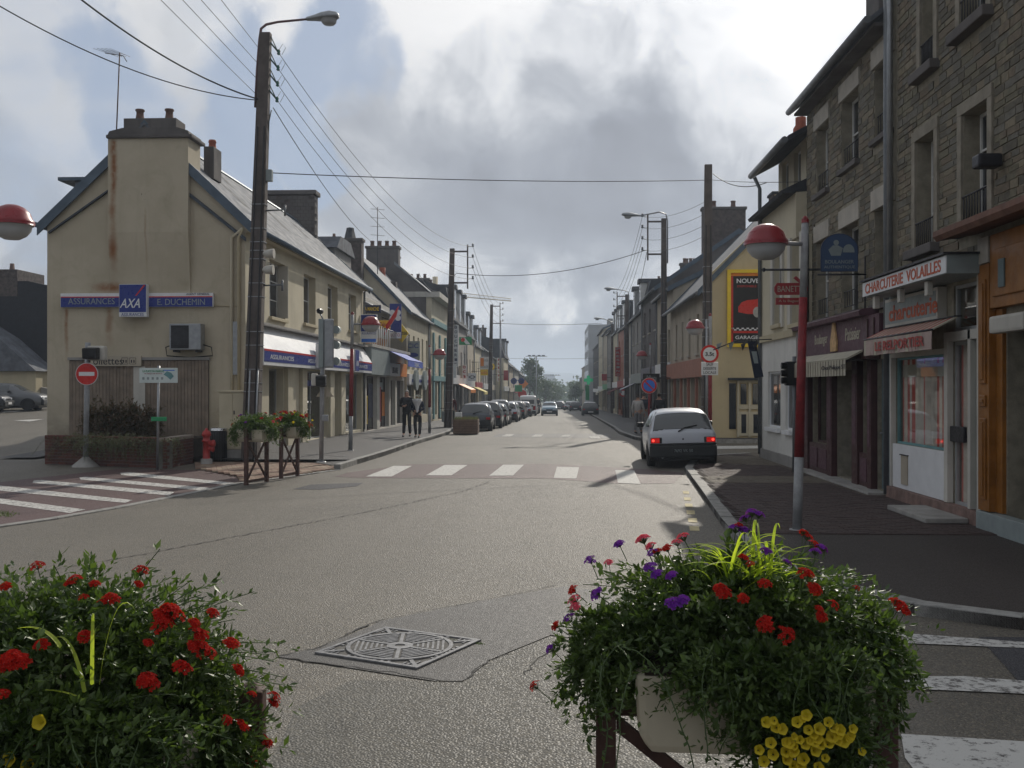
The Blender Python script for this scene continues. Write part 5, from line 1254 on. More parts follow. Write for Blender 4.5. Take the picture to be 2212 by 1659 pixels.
    q.build('canopy', ['canvr', 'canvas'], aw); vo_ = v.build('valance', ['canvr', 'canvas', mat('washed pink canvas', (.40, .31, .28), .9, .1, 3)], aw)
    MB().tube([fr.pt(p0, 2.75, .5), fr.pt(p1, 2.75, .5)], .018, 6).build('front_bar', 'metald', aw)
    text('LE RELPORTIER', fr, (p0+p1)/2+.2, 2.61, .525, 2.2, .15, 'canvr', vo_, bold=.02)
    # projecting box sign
    sg = root('butcher_sign', fr.pt(-15.2, 3.5, .3), 'long white projecting sign with red orange charcuterie volailles lettering', 'sign')
    s0, s1 = -17.25, -13.62
    b_ = MB().prism([fr.pt(s0, 3.45, 0.004), fr.pt(s1, 3.45, .004), fr.pt(s1, 3.45, .56), fr.pt(s0, 3.45, .52)], [fr.pt(s0, 3.70, 0.004), fr.pt(s1, 3.70, .004), fr.pt(s1, 3.70, .56), fr.pt(s0, 3.70, .52)]).build('sign_box', 'signg', sg)
    bx('sign_face', 'signw', fr, s0, s1, 3.46, 3.685, .562, .575, b_); text('CHARCUTERIE  VOLAILLES', fr, (s0+s1)/2, 3.573, .576, 3.3, .165, 'orl', b_, bold=.015)
    bx('sign_capping', 'metald', fr, s0-.04, s1+.04, 3.702, 3.73, .004, .62, b_)
    for a in (-16.9, -15.7, -14.55):
        MB().fbox(fr, a-.06, a+.06, 3.24, 3.44, .42, .50).build('spot_lamp', 'offwhite', sg, .01)
    MB().fbox(Fr((0, 0, 0), (-1, 0, 0)), y_(2105)-.05, y_(2010)+.1, -.01, .08, -5.57, -4.95) if 0 else None
    sb = MB().box(5.0, 5.575, 14.0, 15.6, .11, .18).build('door_step', 'concrete', None, .015); tag(sb, 'low concrete door step slab on the pavement before the striped shop', 'step')
    # varnished wood shopfront at the frame's edge
    B0, B1 = A1+.03, -YN2
    bx('pilaster', 'wood', fr, B0, y_(2160), .35, 3.55, .003, .14, r2, .006); pz = [(.5, 1.55), (1.7, 1.85), (2.0, 3.35)]
    for (s_, t_) in pz:
        bx('pilaster_moulding', 'wood', fr, B0+.08, y_(2160)-.07, s_, t_, .141, .165, r2, .02); bx('pilaster_inset', 'wood', fr, B0+.12, y_(2160)-.11, s_+.05, t_-.05, .166, .18, r2, .01)
    bx('shopfront_base', 'signg', fr, B0, B1, -.05, .34, .003, .17, r2, .01); bx('reveal_post', 'wood', fr, y_(2160)+.002, y_(2174), .35, 2.95, -.3, .05, r2)
    bx('shopfront_fascia', 'wood', fr, y_(2160)+.003, B1, 2.96, 3.9, .003, .13, r2, .01); bx('fascia_panel', 'wood', fr, y_(2170), B1, 3.1, 3.7, .131, .16, r2, .02); bx('fascia_badge', 'bdoor', fr, y_(2187), y_(2200), 3.2, 3.55, .161, .18, r2)
    bx('fascia_block', 'stonew', fr, B0, y_(2160)-.01, 3.56, 3.9, .003, .15, r2, .01)
    MB().extr(fr, [(.003, 4.02), (.55, 3.92), (.60, 3.98), (.60, 4.05), (.003, 4.16)], B0-.35, B1).build('cornice', mat('weathered brown cornice', (.17, .085, .058), .7, .2, 4, .1, 20, streak=.3), r2)
    bx('lamp_tube', 'offwhite', fr, y_(2182), y_(2260), 2.62, 2.84, .135, .27, r2, .04)
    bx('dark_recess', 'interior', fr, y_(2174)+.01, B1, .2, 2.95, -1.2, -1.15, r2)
    bx('recess_side', 'wood', fr, y_(2174)+.01, y_(2174)+.05, .2, 2.95, -1.14, -.31, r2)
    # sill ledge/lamp under upper window by cornice
    bx('floodlight', 'metald', fr, y_(2158), y_(2175), 4.75, 4.92, .05, .35, r2, .03)
    # --- white corner shop
    YN3, YF3 = 23.36, 27.25
    r3 = root('corner_shop', (XR, 26, 0), 'narrow corner house with cream upper wall and pale shopfront beside side street', 'house')
    f3 = Fr((5.45, 0, 0), (-1, 0, 0))
    def y3(u): return -atX(u, 837, 5.45).y
    up = [(y3(1673), y3(1689), 3.5, 5.3), (y3(1711), y3(1731), 3.4, 5.35)]
    lo = [(y3(1659), y3(1686), .95, 2.35), (y3(1697), y3(1712), .95, 2.35)]
    D3 = 8
    def ex3(q):
        for a in (-YF3, -YN3):
            q.face([f3.pt(a, 3.2, 0), f3.pt(a, 6.4, 0), f3.pt(a, 6.4, -D3), f3.pt(a, 3.2, -D3)])
        q.face([f3.pt(-YF3, 3.2, -D3), f3.pt(-YN3, 3.2, -D3), f3.pt(-YN3, 6.4, -D3), f3.pt(-YF3, 6.4, -D3)])
    wall(f3, -YN3, 3.2, 6.4, up, 'creamw', r3, thick=.25, a_start=-YF3, name='upper_wall', extra=ex3)
    def ex4(q):
        for a in (-YF3, -YN3): q.face([f3.pt(a, -.3, 0), f3.pt(a, 3.2, 0), f3.pt(a, 3.2, -D3), f3.pt(a, -.3, -D3)])
    wall(f3, -YN3, -.3, 3.2, lo, 'white', r3, thick=.2, a_start=-YF3, name='ground_floor_wall', extra=ex4)
    for o in up: window(f3, r3, *o, depth=.12, nx=2, nz=3, fm='gframe', sm='cream'); 
    for (u0, u1) in ((1668, 1673), (1689, 1694), (1705, 1711), (1731, 1736)): bx('window_surround', 'offwhite', f3, y3(u0), y3(u1)-.01, 3.4, 5.4, .002, .05, r3)
    for o in lo:
        window(f3, r3, *o, depth=.05, nx=1, nz=1, fm='signw', sill=False, gm=GLASS, name='shop_window')
        bx('shop_sill', 'signw', f3, o[0]-.05, o[1]+.05, .85, .94, .002, .09, r3)
    bx('plinth', 'greyr', f3, -YF3-.02, -YN3, -.05, .35, .002, .06, r3); bx('string_course', 'cream', f3, -YF3, -YN3, 3.12, 3.28, .002, .08, r3)
    MB().extr(f3, [(.3, 6.35), (.34, 6.42), (-.35, 6.75), (-.45, 6.42)], -YF3-.1, -YN3).build('lower_roof', 'slated', r3)
    f4 = Fr((5.9, 0, 0), (-1, 0, 0)); uo = [(-26.8, -26.1, 6.75, 7.75), (-25.5, -24.8, 6.75, 7.75), (-24.3, -23.7, 6.75, 7.75)]
    def ex5(q):
        for a in (-YF3, -YN3): q.face([f4.pt(a, 6.4, 0), f4.pt(a, 7.85, 0), f4.pt(a, 10, -D3/2), f4.pt(a, 7.85, -D3), f4.pt(a, 6.4, -D3)])
    wall(f4, -YN3, 6.4, 7.85, uo, 'creamw', r3, a_start=-YF3, name='attic_wall', extra=ex5)
    for o in uo: window(f4, r3, *o, depth=.1, nx=2, nz=1, sill=False)
    MB().extr(f4, [(.62, 7.55), (.62, 7.68), (-D3/2, 10.1), (-D3/2, 10)], -YF3-.15, -YN3).build('roof', 'slated', r3)
    MB().tube([f4.pt(-YF3-.15, 7.58, .7), f4.pt(-YN3, 7.58, .7)], .08, 8).build('gutter', 'gutter', r3)
    MB().tube([f3.pt(-YF3+.1, 7.5, .2), f3.pt(-YF3+.1, 7.2, .06), f3.pt(-YF3+.1, .2, .06)], .05, 8).build('downpipe', 'gutter', r3)
    MB().lathe((6.4, 26.9, 7.9), [(.2, 0), (.2, .8), (.14, .9), (.14, 1.1)], 8).build('chimney_pot', 'potr', r3)
    # hanging signs
    fs = Fr((0, 18.9, 0), (0, -1, 0))
    s1_ = root('bakers_sign', (5.3, 18.9, 4.4), 'arched navy hanging sign with baker and oven emblem on the stone house', 'sign')
    L0, L1, Z0, Z1 = 4.86, 5.52, 4.08, 4.76; cx_ = (L0+L1)/2; hw = (L1-L0)/2
    arch = [(L0, Z0), (L1, Z0)]+[(cx_+hw*math.cos(t_*math.pi/14), Z1-.3+.3*math.sin(t_*math.pi/14)) for t_ in range(15)]
    SB = mat('slate blue sign', (.045, .08, .16), .5, .08, 4)
    pn = MB().fpoly(fs, arch, -.03, .03).build('panel', SB, s1_)
    MB().tube([fs.pt(a, z, .02) for a, z in arch+arch[:1]], .012, 6).build('panel_rim', 'navy', pn)
    text('BOULANGER', fs, cx_, 4.25, .031, .52, .065, 'signg', pn, bold=.01); text('AUTHENTIQUE', fs, cx_, 4.15, .031, .56, .06, 'signg', pn, bold=.01)
    q = MB(); q.disc(fs, cx_-.06, 4.60, .05, .031, .036, 12); q.fpoly(fs, [(cx_-.15, 4.36), (cx_+.02, 4.36), (cx_+.06, 4.5), (cx_-.03, 4.55), (cx_-.12, 4.55), (cx_-.2, 4.47)], .031, .036)
    q.fpoly(fs, [(cx_+.06, 4.42), (cx_+.27, 4.42)]+[(cx_+.165+.105*math.cos(t_*math.pi/8), 4.44+.13*math.sin(t_*math.pi/8)) for t_ in range(9)], .031, .036); q.build('emblem', 'signg', pn)
    MB().tube([fs.pt(4.8, 4.02, 0), fs.pt(5.7, 4.02, 0)], .018, 6).tube([fs.pt(5.66, 3.3, 0), fs.pt(5.66, 4.35, 0)], .015, 6).build('bracket', 'metald', s1_)
    fs = Fr((0, 20.8, 0), (0, -1, 0))
    s2_ = root('bread_sign', (5.2, 20.8, 4), 'dull red two part sign hanging from an iron bar behind the red lamp post', 'sign')
    bb = 4.33
    MB().tube([fs.pt(bb-.1, bb+.0, 0), fs.pt(5.62, bb, 0)], .024, 8).lathe(fs.pt(bb-.12, bb, 0), [(.02, -.04), (.05, 0), (.02, .04)], 8).build('iron_bar', 'metald', s2_)
    MB().tube([fs.pt(4.55, bb, 0), fs.pt(4.55, 4.0, 0)], .01, 5).tube([fs.pt(5.02, bb, 0), fs.pt(5.02, 4.0, 0)], .01, 5).build('hanger', 'metald', s2_)
    MB().fpoly(fs, [(4.42, 3.98), (4.47, 4.06), (5.0, 4.06), (5.08, 3.98), (5.08, 3.9), (5.0, 3.82), (4.47, 3.82), (4.42, 3.9)], -.03, .03).build('panel', 'redd', s2_)
    text('BANETTE', fs, 4.75, 3.94, .031, .54, .12, 'beige', s2_); bx('lower_panel', 'redd', fs, 4.45, 5.05, 3.62, 3.76, -.03, .03, s2_); text('A la Baguette', fs, 4.75, 3.69, .031, .5, .06, 'beige', s2_)
    MB().fpoly(fs, [(4.85, 4.20), (5.0, 4.07), (4.96, 4.03), (4.80, 4.16)], -.02, .02).build('arrow', 'redd', s2_)
    # festoon bar with dark banner on the corner shop
    fs = Fr((0, 25.6, 0), (0, -1, 0))
    s3_ = root('shop_banner', (5.0, 25.6, 3), 'narrow dark hanging banner tilted on a bracket at the white corner shop', 'banner')
    MB().tube([fs.pt(3.9, 2.88, .2), fs.pt(4.5, 3.12, .1), fs.pt(5.45, 3.15, 0)], .015, 6).build('bracket', 'metald', s3_)
    MB().fpoly(fs, [(4.78, 3.10), (4.98, 3.10), (5.17, 2.22), (4.95, 2.18)], -.02, .02).build('banner_cloth', 'clothb', s3_)
    MB().fpoly(fs, [(4.87, 2.85), (5.0, 2.85), (5.04, 2.55), (4.94, 2.55)], .021, .025).build('banner_print', 'signg', s3_)
    for k in range(4): MB().fpoly(fs, [(4.0+k*.3, 3.02), (4.14+k*.3, 3.08), (4.05+k*.3, 2.86)], .05, .07).build('spot_lamp', 'signg' if k < 2 else 'metald', s3_)
right_near()

def right_far():
    # yellow gable house with billboard (Y 38..)
    X = 5.62; rt = root('yellow_gable_house', (X, 44, gz(44)), 'house with yellow rendered gable carrying a car billboard', 'house')
    Yg = 38.3; fg_ = Fr((X, Yg, 0), (0, -1, 0))
    def gu(u, v): p = atY(u, v, Yg); return (p.x-X, p.z)
    D = 9; e0, rg = 6.05, 10.4
    MB().fpoly(fg_, [(0, -.6), (D, -.6), (D, e0), (D/2, rg), (0, e0)], -.3, 0).build('gable_wall', 'yellow', rt)
    fr = Fr((X, 50, 0), (-1, 0, 0)); L = 50-Yg
    g = gz(44)+.12
    ops = [(50-y-.3, 50-y+.3, 3.3, 4.85) for y in (40.5, 43.0, 45.4, 47.6)]; sh = [(.4, 1.9, g, 2.3), (2.3, 4.1, g+.3, 2.3), (5.0, 6.6, g, 2.3), (7.4, 9.2, g+.3, 2.3), (9.7, 11.3, g+.3, 2.3)]
    def ex(q): q.face([fr.pt(0, -1, 0), fr.pt(0, 5.6, 0), fr.pt(0, rg, -D/2), fr.pt(0, 5.6, -D), fr.pt(0, -1, -D)])
    wall(fr, L, -.8, 5.62, ops+sh, 'beige', rt, extra=ex)
    for o in ops: window(fr, rt, *o, depth=.1, fm='gframe', nx=1, nz=2)
    for o in sh: window(fr, rt, *o, depth=.2, fm='bframe', nx=1, nz=1, sill=False, name='shop_window')
    bx('shop_fascia', 'salmon', fr, .1, L-.05, 2.35, 3.05, .003, .22, rt, .01)
    for a in (2.1, 4.5, 7.0, 9.45): bx('pilaster', 'salmon', fr, a-.14, a+.14, g, 2.34, .003, .1, rt)
    gableroof(fr, L-.0, D, 5.75, rg, rt, 'slate', over=.3)
    # chimney, yellow with dark brick edge
    c = MB().box(8.15, 9.35, Yg+.02, Yg+.8, 8.0, 9.15).build('chimney', 'yellow', rt); MB().box(8.1, 8.145, Yg-.02, Yg+.84, 8.0, 9.15).build('chimney_quoins', 'brickd', c); MB().box(8.05, 9.45, Yg-.06, Yg+.9, 9.152, 9.25).build('chimney_cap', 'slated', c, .01)
    # double door and notice window in the gable
    d0, z0 = gu(1592, 938); d1, z1 = gu(1646, 822)
    fm = MB(); zb = gz(38)+.14
    for (a, b, c_, d) in ((d0, d0+.07, zb, z1), (d1-.07, d1, zb, z1), (d0+.071, d1-.071, z1-.08, z1), ((d0+d1)/2-.05, (d0+d1)/2+.05, zb, z1-.081)): fm.fbox(fg_, a, b, c_, d, .003, .09)
    dr = fm.build('door', 'creamw', rt)
    for (a, b) in ((d0+.071, (d0+d1)/2-.051), ((d0+d1)/2+.051, d1-.071)):
        bx('door_panel', 'creamw', fg_, a, b, zb+.05, zb+.95, .003, .06, dr); bx('door_rail', 'creamw', fg_, a, b, zb+1.05, zb+1.2, .003, .07, dr)
        bx('door_glass', GLASS, fg_, a+.06, b-.06, zb+1.22, z1-.12, .003, .03, dr); bx('door_glass', GLASS, fg_, a+.08, b-.08, zb+.15, zb+.85, .061, .066, dr)
    w0, _ = gu(1575, 900); bx('side_glass', GLASS, fg_, w0, w0+.25, zb+.3, z1-.1, .003, .03, rt); bx('door_canopy', 'slated', fg_, w0-.05, d1+.1, z1+.01, z1+.1, .003, .3, rt)
    # billboard
    b0, zt = gu(1570, 583); _, zbb = gu(1570, 750); wbb = 2.35; h = zt-zbb
    bb = root('billboard', fg_.pt(b0+1, zbb, .1), 'yellow framed billboard with red car advertisement on yellow gable', 'billboard')
    fr_ = MB()
    for (a, b, c_, d) in ((b0, b0+.13, zbb, zt), (b0+wbb-.13, b0+wbb, zbb, zt), (b0+.131, b0+wbb-.131, zbb, zbb+.13), (b0+.131, b0+wbb-.131, zt-.13, zt)): fr_.fbox(fg_, a, b, c_, d, .003, .14)
    fr_.build('frame', 'yel', bb); pz = MB().fbox(fg_, b0+.13, b0+wbb-.13, zbb+.13, zt-.13, .01, .08).build('poster', 'black', bb)
    x0, x1 = b0+.16, b0+wbb-.16
    bx('orange_band', 'orange', fg_, x0-.03, x1+.03, zt-.24, zt-.131, .081, .084, pz)
    bx('red_edge', 'red', fg_, x0-.03, x0+.06, zbb+.2, zt-.25, .081, .084, pz)
    text('NOUVELLE MINI', fg_, (x0+x1)/2+.05, zt-.42, .085, 1.75, .17, 'signw', pz, bold=.02); text('DISPONIBLE MAINTENANT', fg_, (x0+x1)/2, zt-.62, .085, 1.6, .08, 'red', pz)
    cx_ = x0+1.0; cz_ = zbb+1.45
    MB().fpoly(fg_, [(cx_-.75, cz_-.15), (cx_-.75, cz_+.05), (cx_-.62, cz_+.22), (cx_-.4, cz_+.30), (cx_-.1, cz_+.32), (cx_+.15, cz_+.42), (cx_+.5, cz_+.42), (cx_+.7, cz_+.2), (cx_+.8, cz_+.05), (cx_+.8, cz_-.15), (cx_+.4, cz_-.22), (cx_-.4, cz_-.22)], .081, .085).build('car_print', 'red', pz)
    for dx in (-.05, .62): MB().disc(fg_, cx_+dx, cz_-.15, .16, .086, .089, 18, rz=.2).build('car_print_wheel', 'metal', pz)
    MB().disc(fg_, cx_+.18, cz_+.14, .09, .086, .089, 12).build('car_print_light', 'signw', pz)
    ck = MB(); n = 22
    for k in range(n):
        for j in range(2):
            if (k+j) % 2: ck.fbox(fg_, x0+(x1-x0)*k/n, x0+(x1-x0)*(k+1)/n, zbb+.62+j*.05, zbb+.67+j*.05, .081, .084)
    ck.build('checker_strip', 'signw', pz); bx('red_line', 'red', fg_, x0, x1, zbb+.52, zbb+.60, .081, .084, pz)
    text('GARAGE RENOUF', fg_, (x0+x1)/2, zbb+.36, .085, 1.75, .13, 'signw', pz, bold=.015); text('Boulevard de l\'Est  Cherbourg', fg_, (x0+x1)/2, zbb+.24, .085, 1.7, .06, 'signg', pz)
    # houses behind
    specs = [
      (50.1, 58, 'beige rendered house next to the yellow gable house', 'beige', 'slate', 7.0, 9.2, None, 0, None, [('near', 1.2, 9.7, 1)], (2.6, .7), 'signw'),
      (58.1, 69, 'tall dark gabled house with wide stone chimney stack', 'dkrend', 'slated', 7.9, 11.0, None, 0, None, [('near', 2.4, 12.2, 2, -.8)], (2.7, .7), 'navy'),
      (69.1, 80, 'grey house with dormers and blue shop awning', 'greyr', 'slated', 7.4, 10.3, 2.1, 2, (2, 5, 'navy'), [('far', 1.6, 11.6, 3)], (2.6, .7), 'signg'),
      (80.1, 90, 'off white narrow house in the right row', 'offwhite', 'slate', 7.6, 10.4, None, 2, None, [('near', 1.4, 11.7, 2)], (2.6, .6), 'signw'),
      (90.1, 101, 'pink fronted house with dark awning in the right row', 'salmon', 'slated', 7.8, 10.8, 2.2, 2, (1, 6, 'clothr'), [('far', 1.8, 12, 3)], (2.6, .6), 'redd'),
      (101.1, 113, 'yellowish rendered house beside the tall red vertical sign', 'creamw', 'slated', 8.2, 11.2, 2.2, 3, None, [('near', 2.0, 12.6, 3)], (2.7, .6), 'signw'),
      (113.1, 126, 'grey four window house in the far right row', 'greyr', 'slate', 9.2, 11.6, None, 0, None, [('far', 1.6, 13, 2)], (2.8, .7), 'signg'),
      (126.1, 142, 'pale angular house near the pharmacy cross', 'beige', 'slated', 10.0, 12.4, None, 0, (2, 8, 'canvas'), [], (2.8, .7), 'green'),
      (142.1, 162, 'long cream apartment house with cornice in the far right row', 'creamw', 'slated', 11.2, 13.0, None, 0, None, [('near', 1.6, 14, 2)], (2.8, .7), 'signw'),
      (162.1, 190, 'brownish terrace house far along the right side', 'dkrend', 'slated', 10.2, 12.8, None, 0, None, [], (2.8, .6), 'signw'),
      (262, 300, 'small pale block at the end of the right row', 'beige', 'slated', 9.5, 10.4, None, 0, None, [], None, 'signw'),
      (301, 350, 'furthest dark house of the right row', 'dkrend', 'slated', 7.5, 9.8, None, 0, None, [], None, 'signw')]
    for (y0, y1, lab, wm, rm, ev, rg_, ms, dm, aw_, chs, shp, fsm) in specs:
        k = gz(y0)*.7; n = max(2, int((y1-y0)/3)); rows = [(3.3, 5.0, n, .95)]
        if ev > 7.2: rows.append((5.6, 7.1, n, .95))
        if ev > 10: rows.append((8.1, 9.6, n, .95))
        rows = [r_ for r_ in rows if r_[1]+gz((y0+y1)/2)+.12 < ev+k-.1]
        bare('terraced_house', lab, 1, y0, y1, 5.66+off((y0+y1)/2)-(.45 if y0 > 260 else 0), 9, ev+k, rg_+k, wm, rm, rows=rows, shop=shp, mansard=ms, dormers=dm, awn=aw_, chim=chs, fasm=fsm, group='houses in the right row')
    # tall pale block
    rt = root('apartment_block', (12, 220, gz(220)), 'tall plain pale apartment block rising at the end of the right row', 'building')
    fb = Fr((6.45, 200, 0), (0, -1, 0)); MB().fpoly(fb, [(0, -4), (16, -4), (16, 14.3), (0, 14.3)], -26, 0).build('wall', 'wallb', rt)
    MB().fpoly(fb, [(4, 14.301), (10, 14.301), (10, 15.6), (4, 15.6)], -8, -2).build('roof_housing', 'greyr', rt)
    f2 = Fr((6.45, 226, 0), (-1, 0, 0))
    for r_ in range(5):
        for k in range(7): bx('window', GLASS, f2, 1.2+k*3.6, 2.9+k*3.6, 1.2+r_*2.7, 2.6+r_*2.7, -.05, .02, rt)
right_far()
# ------------------------------------------------------------------ poles, lamps, wires
def concrete_pole(name, label, base, top, w0, w1, group=None, lad=True, lamp=None, arm_n=4, arm_side=1, m='pole', gap=1.0):
    rt = root(name, base, label, 'utility pole', group)
    b, t_ = Vector(base), Vector(top); q = MB()
    def ring(c, w_): return [(c.x-w_/2, c.y-w_/2*.75, c.z), (c.x+w_/2, c.y-w_/2*.75, c.z), (c.x+w_/2, c.y+w_/2*.75, c.z), (c.x-w_/2, c.y+w_/2*.75, c.z)]
    n = 8
    for i in range(n):
        c0, c1 = b.lerp(t_, i/n), b.lerp(t_, (i+1)/n); q.hexa(ring(c0, w0+(w1-w0)*i/n)+ring(c1, w0+(w1-w0)*(i+1)/n))
    q.build('shaft', m, rt)
    if lad:
        q = MB(); k = 0; z = 1.0; H = (t_-b).z
        while z < H*.66:
            c = b.lerp(t_, z/H); w_ = w0+(w1-w0)*z/H; q.box(c.x-w_/2-.015, c.x+w_/2+.015, c.y-w_/2*.75-.015, c.y+w_/2*.75+.015, c.z, c.z+.018); z += rnd.choice((.22, .35, .62, .9))
        q.build('steel_band', 'metal', rt)
        for dx in (-.28, .3):
            MB().tube([b.lerp(t_, f)+Vector((dx*(w0+(w1-w0)*f), -(w0+(w1-w0)*f)*.40-.015, 0)) for f in (0, .3, .6, .78)], .018, 6).build('cable', 'wire', rt)
    return rt
# big pole by the corner house
pb = G(541, 1000, 0.0); PD = math.hypot(pb.x, pb.y)
dpt = pb.x*-SA+pb.y*CA
pt_ = P(574, 72, dpt)
bp = concrete_pole('utility_pole', 'tall dark leaning ladder pole with street lamp at the insurance corner', pb, pt_, .42, .27)
def onp(v, du=0, dd=0):  # point at height of row v beside the pole
    f = (1000-v)/(1000-72.0); u = 541+(574-541)*f+du; return P(u, v, dpt+dd)
MB().tube([onp(232, -17), onp(150, -16), onp(85, -13), P(564, 62, dpt), P(575, 53, dpt), P(600, 47.5, dpt), P(668, 41, dpt)], [.032, .032, .034, .034, .034, .03, .028], 10).build('lamp_arm', mat('brown lamp arm', (.14, .075, .075), .5, .15, 6), bp)
def lamp_head(parent, c, L=.75, dirx=1, s=1.0):
    q = MB(); prof = [(-.02, .05), (.08, .065), (.2, .085), (.35, .12), (.55, .135), (.72, .10), (.78, .05)]
    k0 = len(q.v); n = 12
    for (x, r) in prof:
        for j in range(n):
            a = 2*math.pi*j/n; zz = math.sin(a); q.v.append((c.x+dirx*x*s*L/.75, c.y+math.cos(a)*r*1.15*s, c.z+(zz*r*.95 if zz > 0 else zz*r*.45)*s+x*.08))
    for i in range(len(prof)-1):
        for j in range(n): q.f.append((k0+i*n+j, k0+i*n+(j+1) % n, k0+(i+1)*n+(j+1) % n, k0+(i+1)*n+j)); q.mi.append(0); q.sm.append(True)
    for i in (0, len(prof)-1): q.f.append(tuple(range(k0+i*n, k0+i*n+n))); q.mi.append(0); q.sm.append(False)
    h = q.build('lamp_housing', 'metal', parent)
    q = MB(); q.lathe((c.x+dirx*.53*s*L/.75, c.y, c.z-.01), [(.16*s, 0), (.15*s, -.06*s), (.11*s, -.10*s), (.001, -.11*s)], 14); q.build('lamp_glass', 'globe', parent)
lamp_head(bp, P(664, 42, dpt), .62, 1, 1.28)
arms = []
for v in (92, 126, 160, 194):
    a = onp(v, 11); e = onp(v+20, 28); q = MB()
    q.tube([a+Vector((0, 0, .0)), e], .022, 6).tube([a+Vector((0, 0, .18)), e+Vector((-.02, 0, .04))], .014, 6); q.build('bracket', mat('green grey insulator bracket', (.04, .08, .07), .5, .2, 8), bp)
    MB().lathe(e+Vector((.03, -.05, -.1)), [(.02, 0), (.05, .03), (.03, .06), (.05, .09), (.03, .14)], 10).build('insulator', mat('green glass insulator', (.02, .10, .08), .15, .1, 8), bp); arms.append(e)
    MB().tube([e, e+Vector((.12, 0, .2)), e+Vector((.2, 0, .1)), e+Vector((.1, 0, -.08))], .006, 5).build('jumper_wire', 'wire', bp)
for v, w_ in ((455, 46), (617, 48)):
    a = onp(v, 14); MB().tube([a, a+Vector((.5, .0, 0.02))], .022, 6).build('sign_bracket', 'gutter', bp); MB().tube([a+Vector((.5, 0, -.14)), a+Vector((.5, 0, .14))], .028, 6).build('bracket_end', 'gutter', bp)
sc1 = MB().lathe((0, 0, 0), [(.02, 0), (.12, .12), (.14, .2)], 14, 'x'); 
for v, d in ((548, 1), (583, 1)):
    a = onp(v, 20, -.1); lo = MB().lathe(a+Vector((-.08, 0, 0)), [(.05, -.02), (.10, .06), (.13, .26)], 14, 'x').build('loudspeaker', 'offwhite' if d else 'metal', bp)
    MB().tube([a, a+Vector((-.15, 0, .05))], .015, 6).build('speaker_bracket', 'metald', lo)
MB().fbox(Fr(onp(380, 16), (0, -1, 0)), -.06, .12, -.15, .15, -.05, .1).build('junction_box', 'signg', bp, .01)
q = MB()
for du in (-8, 9): q.tube([onp(1000, du, -.24), onp(800, du, -.24)], .022, 6)
q.build('cable_guard', 'metal', bp)
MB().tube([onp(238, 18), onp(262, 14), onp(300, 11), onp(420, 9), onp(560, 8)], .014, 6).build('cable', 'wire', bp)
# second and further left poles, right poles
def pole_from_px(u, vt, vb, d, **k):
    a = P(u, vb, d); a.z = gz2(a.x, a.y)+.05; t_ = P(u+k.pop('lean', 0), vt, d); return concrete_pole(base=a, top=t_, **k), t_
pl2, t2 = pole_from_px(968, 537, 935, 52, lean=9, name='utility_pole', label='concrete pole beside the parked cars, tallest beyond the red lamp posts', w0=.40, w1=.24)
pl3, t3 = pole_from_px(1058, 658, 900, 95, lean=4, name='utility_pole', label='dark concrete pole near the yellow awning in the left row', w0=.42, w1=.26)
pr1, tr1 = pole_from_px(1526, 356, 950, 36.2, lean=4, name='utility_pole', label='tall concrete pole in front of the yellow gable', w0=.36, w1=.25, m='pole')
pr2, tr2 = pole_from_px(1434, 472, 925, 50, lean=0, name='utility_pole', label='concrete pole with curved street lamp behind no parking sign', w0=.34, w1=.24)
pr3, tr3 = pole_from_px(1354, 636, 905, 83, name='utility_pole', label='far concrete pole with street lamp, second along the right row', w0=.40, w1=.26, lean=0)
pr4, tr4 = pole_from_px(1323, 700, 895, 112, name='utility_pole', label='far concrete pole with street lamp, third along the right row', w0=.42, w1=.28, lean=0)
def crossarm(rt, top, side, d, n=4, w_=.75):
    s = side; a = top+Vector((0, 0, -.15)); b = top+Vector((0, 0, -1.75)); q = MB()
    q.box(*sorted((a.x, a.x+s*w_)), a.y-.04, a.y+.04, a.z-.04, a.z+.04).box(*sorted((b.x, b.x+s*w_)), b.y-.04, b.y+.04, b.z-.04, b.z+.04).box(*sorted((a.x+s*(w_), a.x+s*(w_+.07))), a.y-.04, a.y+.04, b.z-.3, a.z+.35)
    q.build('crossarm', 'pole', rt); out = []
    for k in range(n):
        z = a.z+.25-k*.55; c = Vector((a.x+s*(w_+.3), a.y, z)); MB().tube([(a.x+s*(w_+.07), a.y, z), c], .015, 5).lathe(c+Vector((0, 0, -.02)), [(.04, 0), (.07, .04), (.04, .08), (.06, .14), (.02, .18)], 8).build('insulator', 'gutter', rt); out.append(c)
    return out
w2_ = crossarm(pl2, t2, 1, 52); w3_ = crossarm(pl3, t3, 1, 95); wr2 = crossarm(pr2, tr2, -1, 50); wr3 = crossarm(pr3, tr3, -1, 83)
def goose(rt, top, d, uend, vend, sgn=-1, s=1.0):
    e = P(uend, vend, d); x = top.x+.18; MB().tube([(x, top.y, top.z-2.2), (x, top.y, top.z-.1), (x-.08, top.y, top.z+.22), (x-.4, top.y, top.z+.32), (e.x+.5*s, top.y, e.z+.0)], .035, 8).build('lamp_arm', 'metal', rt)
    lamp_head(rt, Vector((e.x+.55*s, top.y, e.z)), .75*s, -1, s)
goose(pr2, tr2, 50, 1358, 466, s=1.1); goose(pr3, tr3, 83, 1316, 625, s=1.15); goose(pr4, tr4, 112, 1292, 689, s=1.2)
sm_ = MB().tube([P(1081, 692, 100), P(1081, 897, 100)], [.08, .13], 8).build('lamp_mast', 'metal', None); tag(sm_, 'plain grey steel mast next to the dark pole in the left row', 'mast')
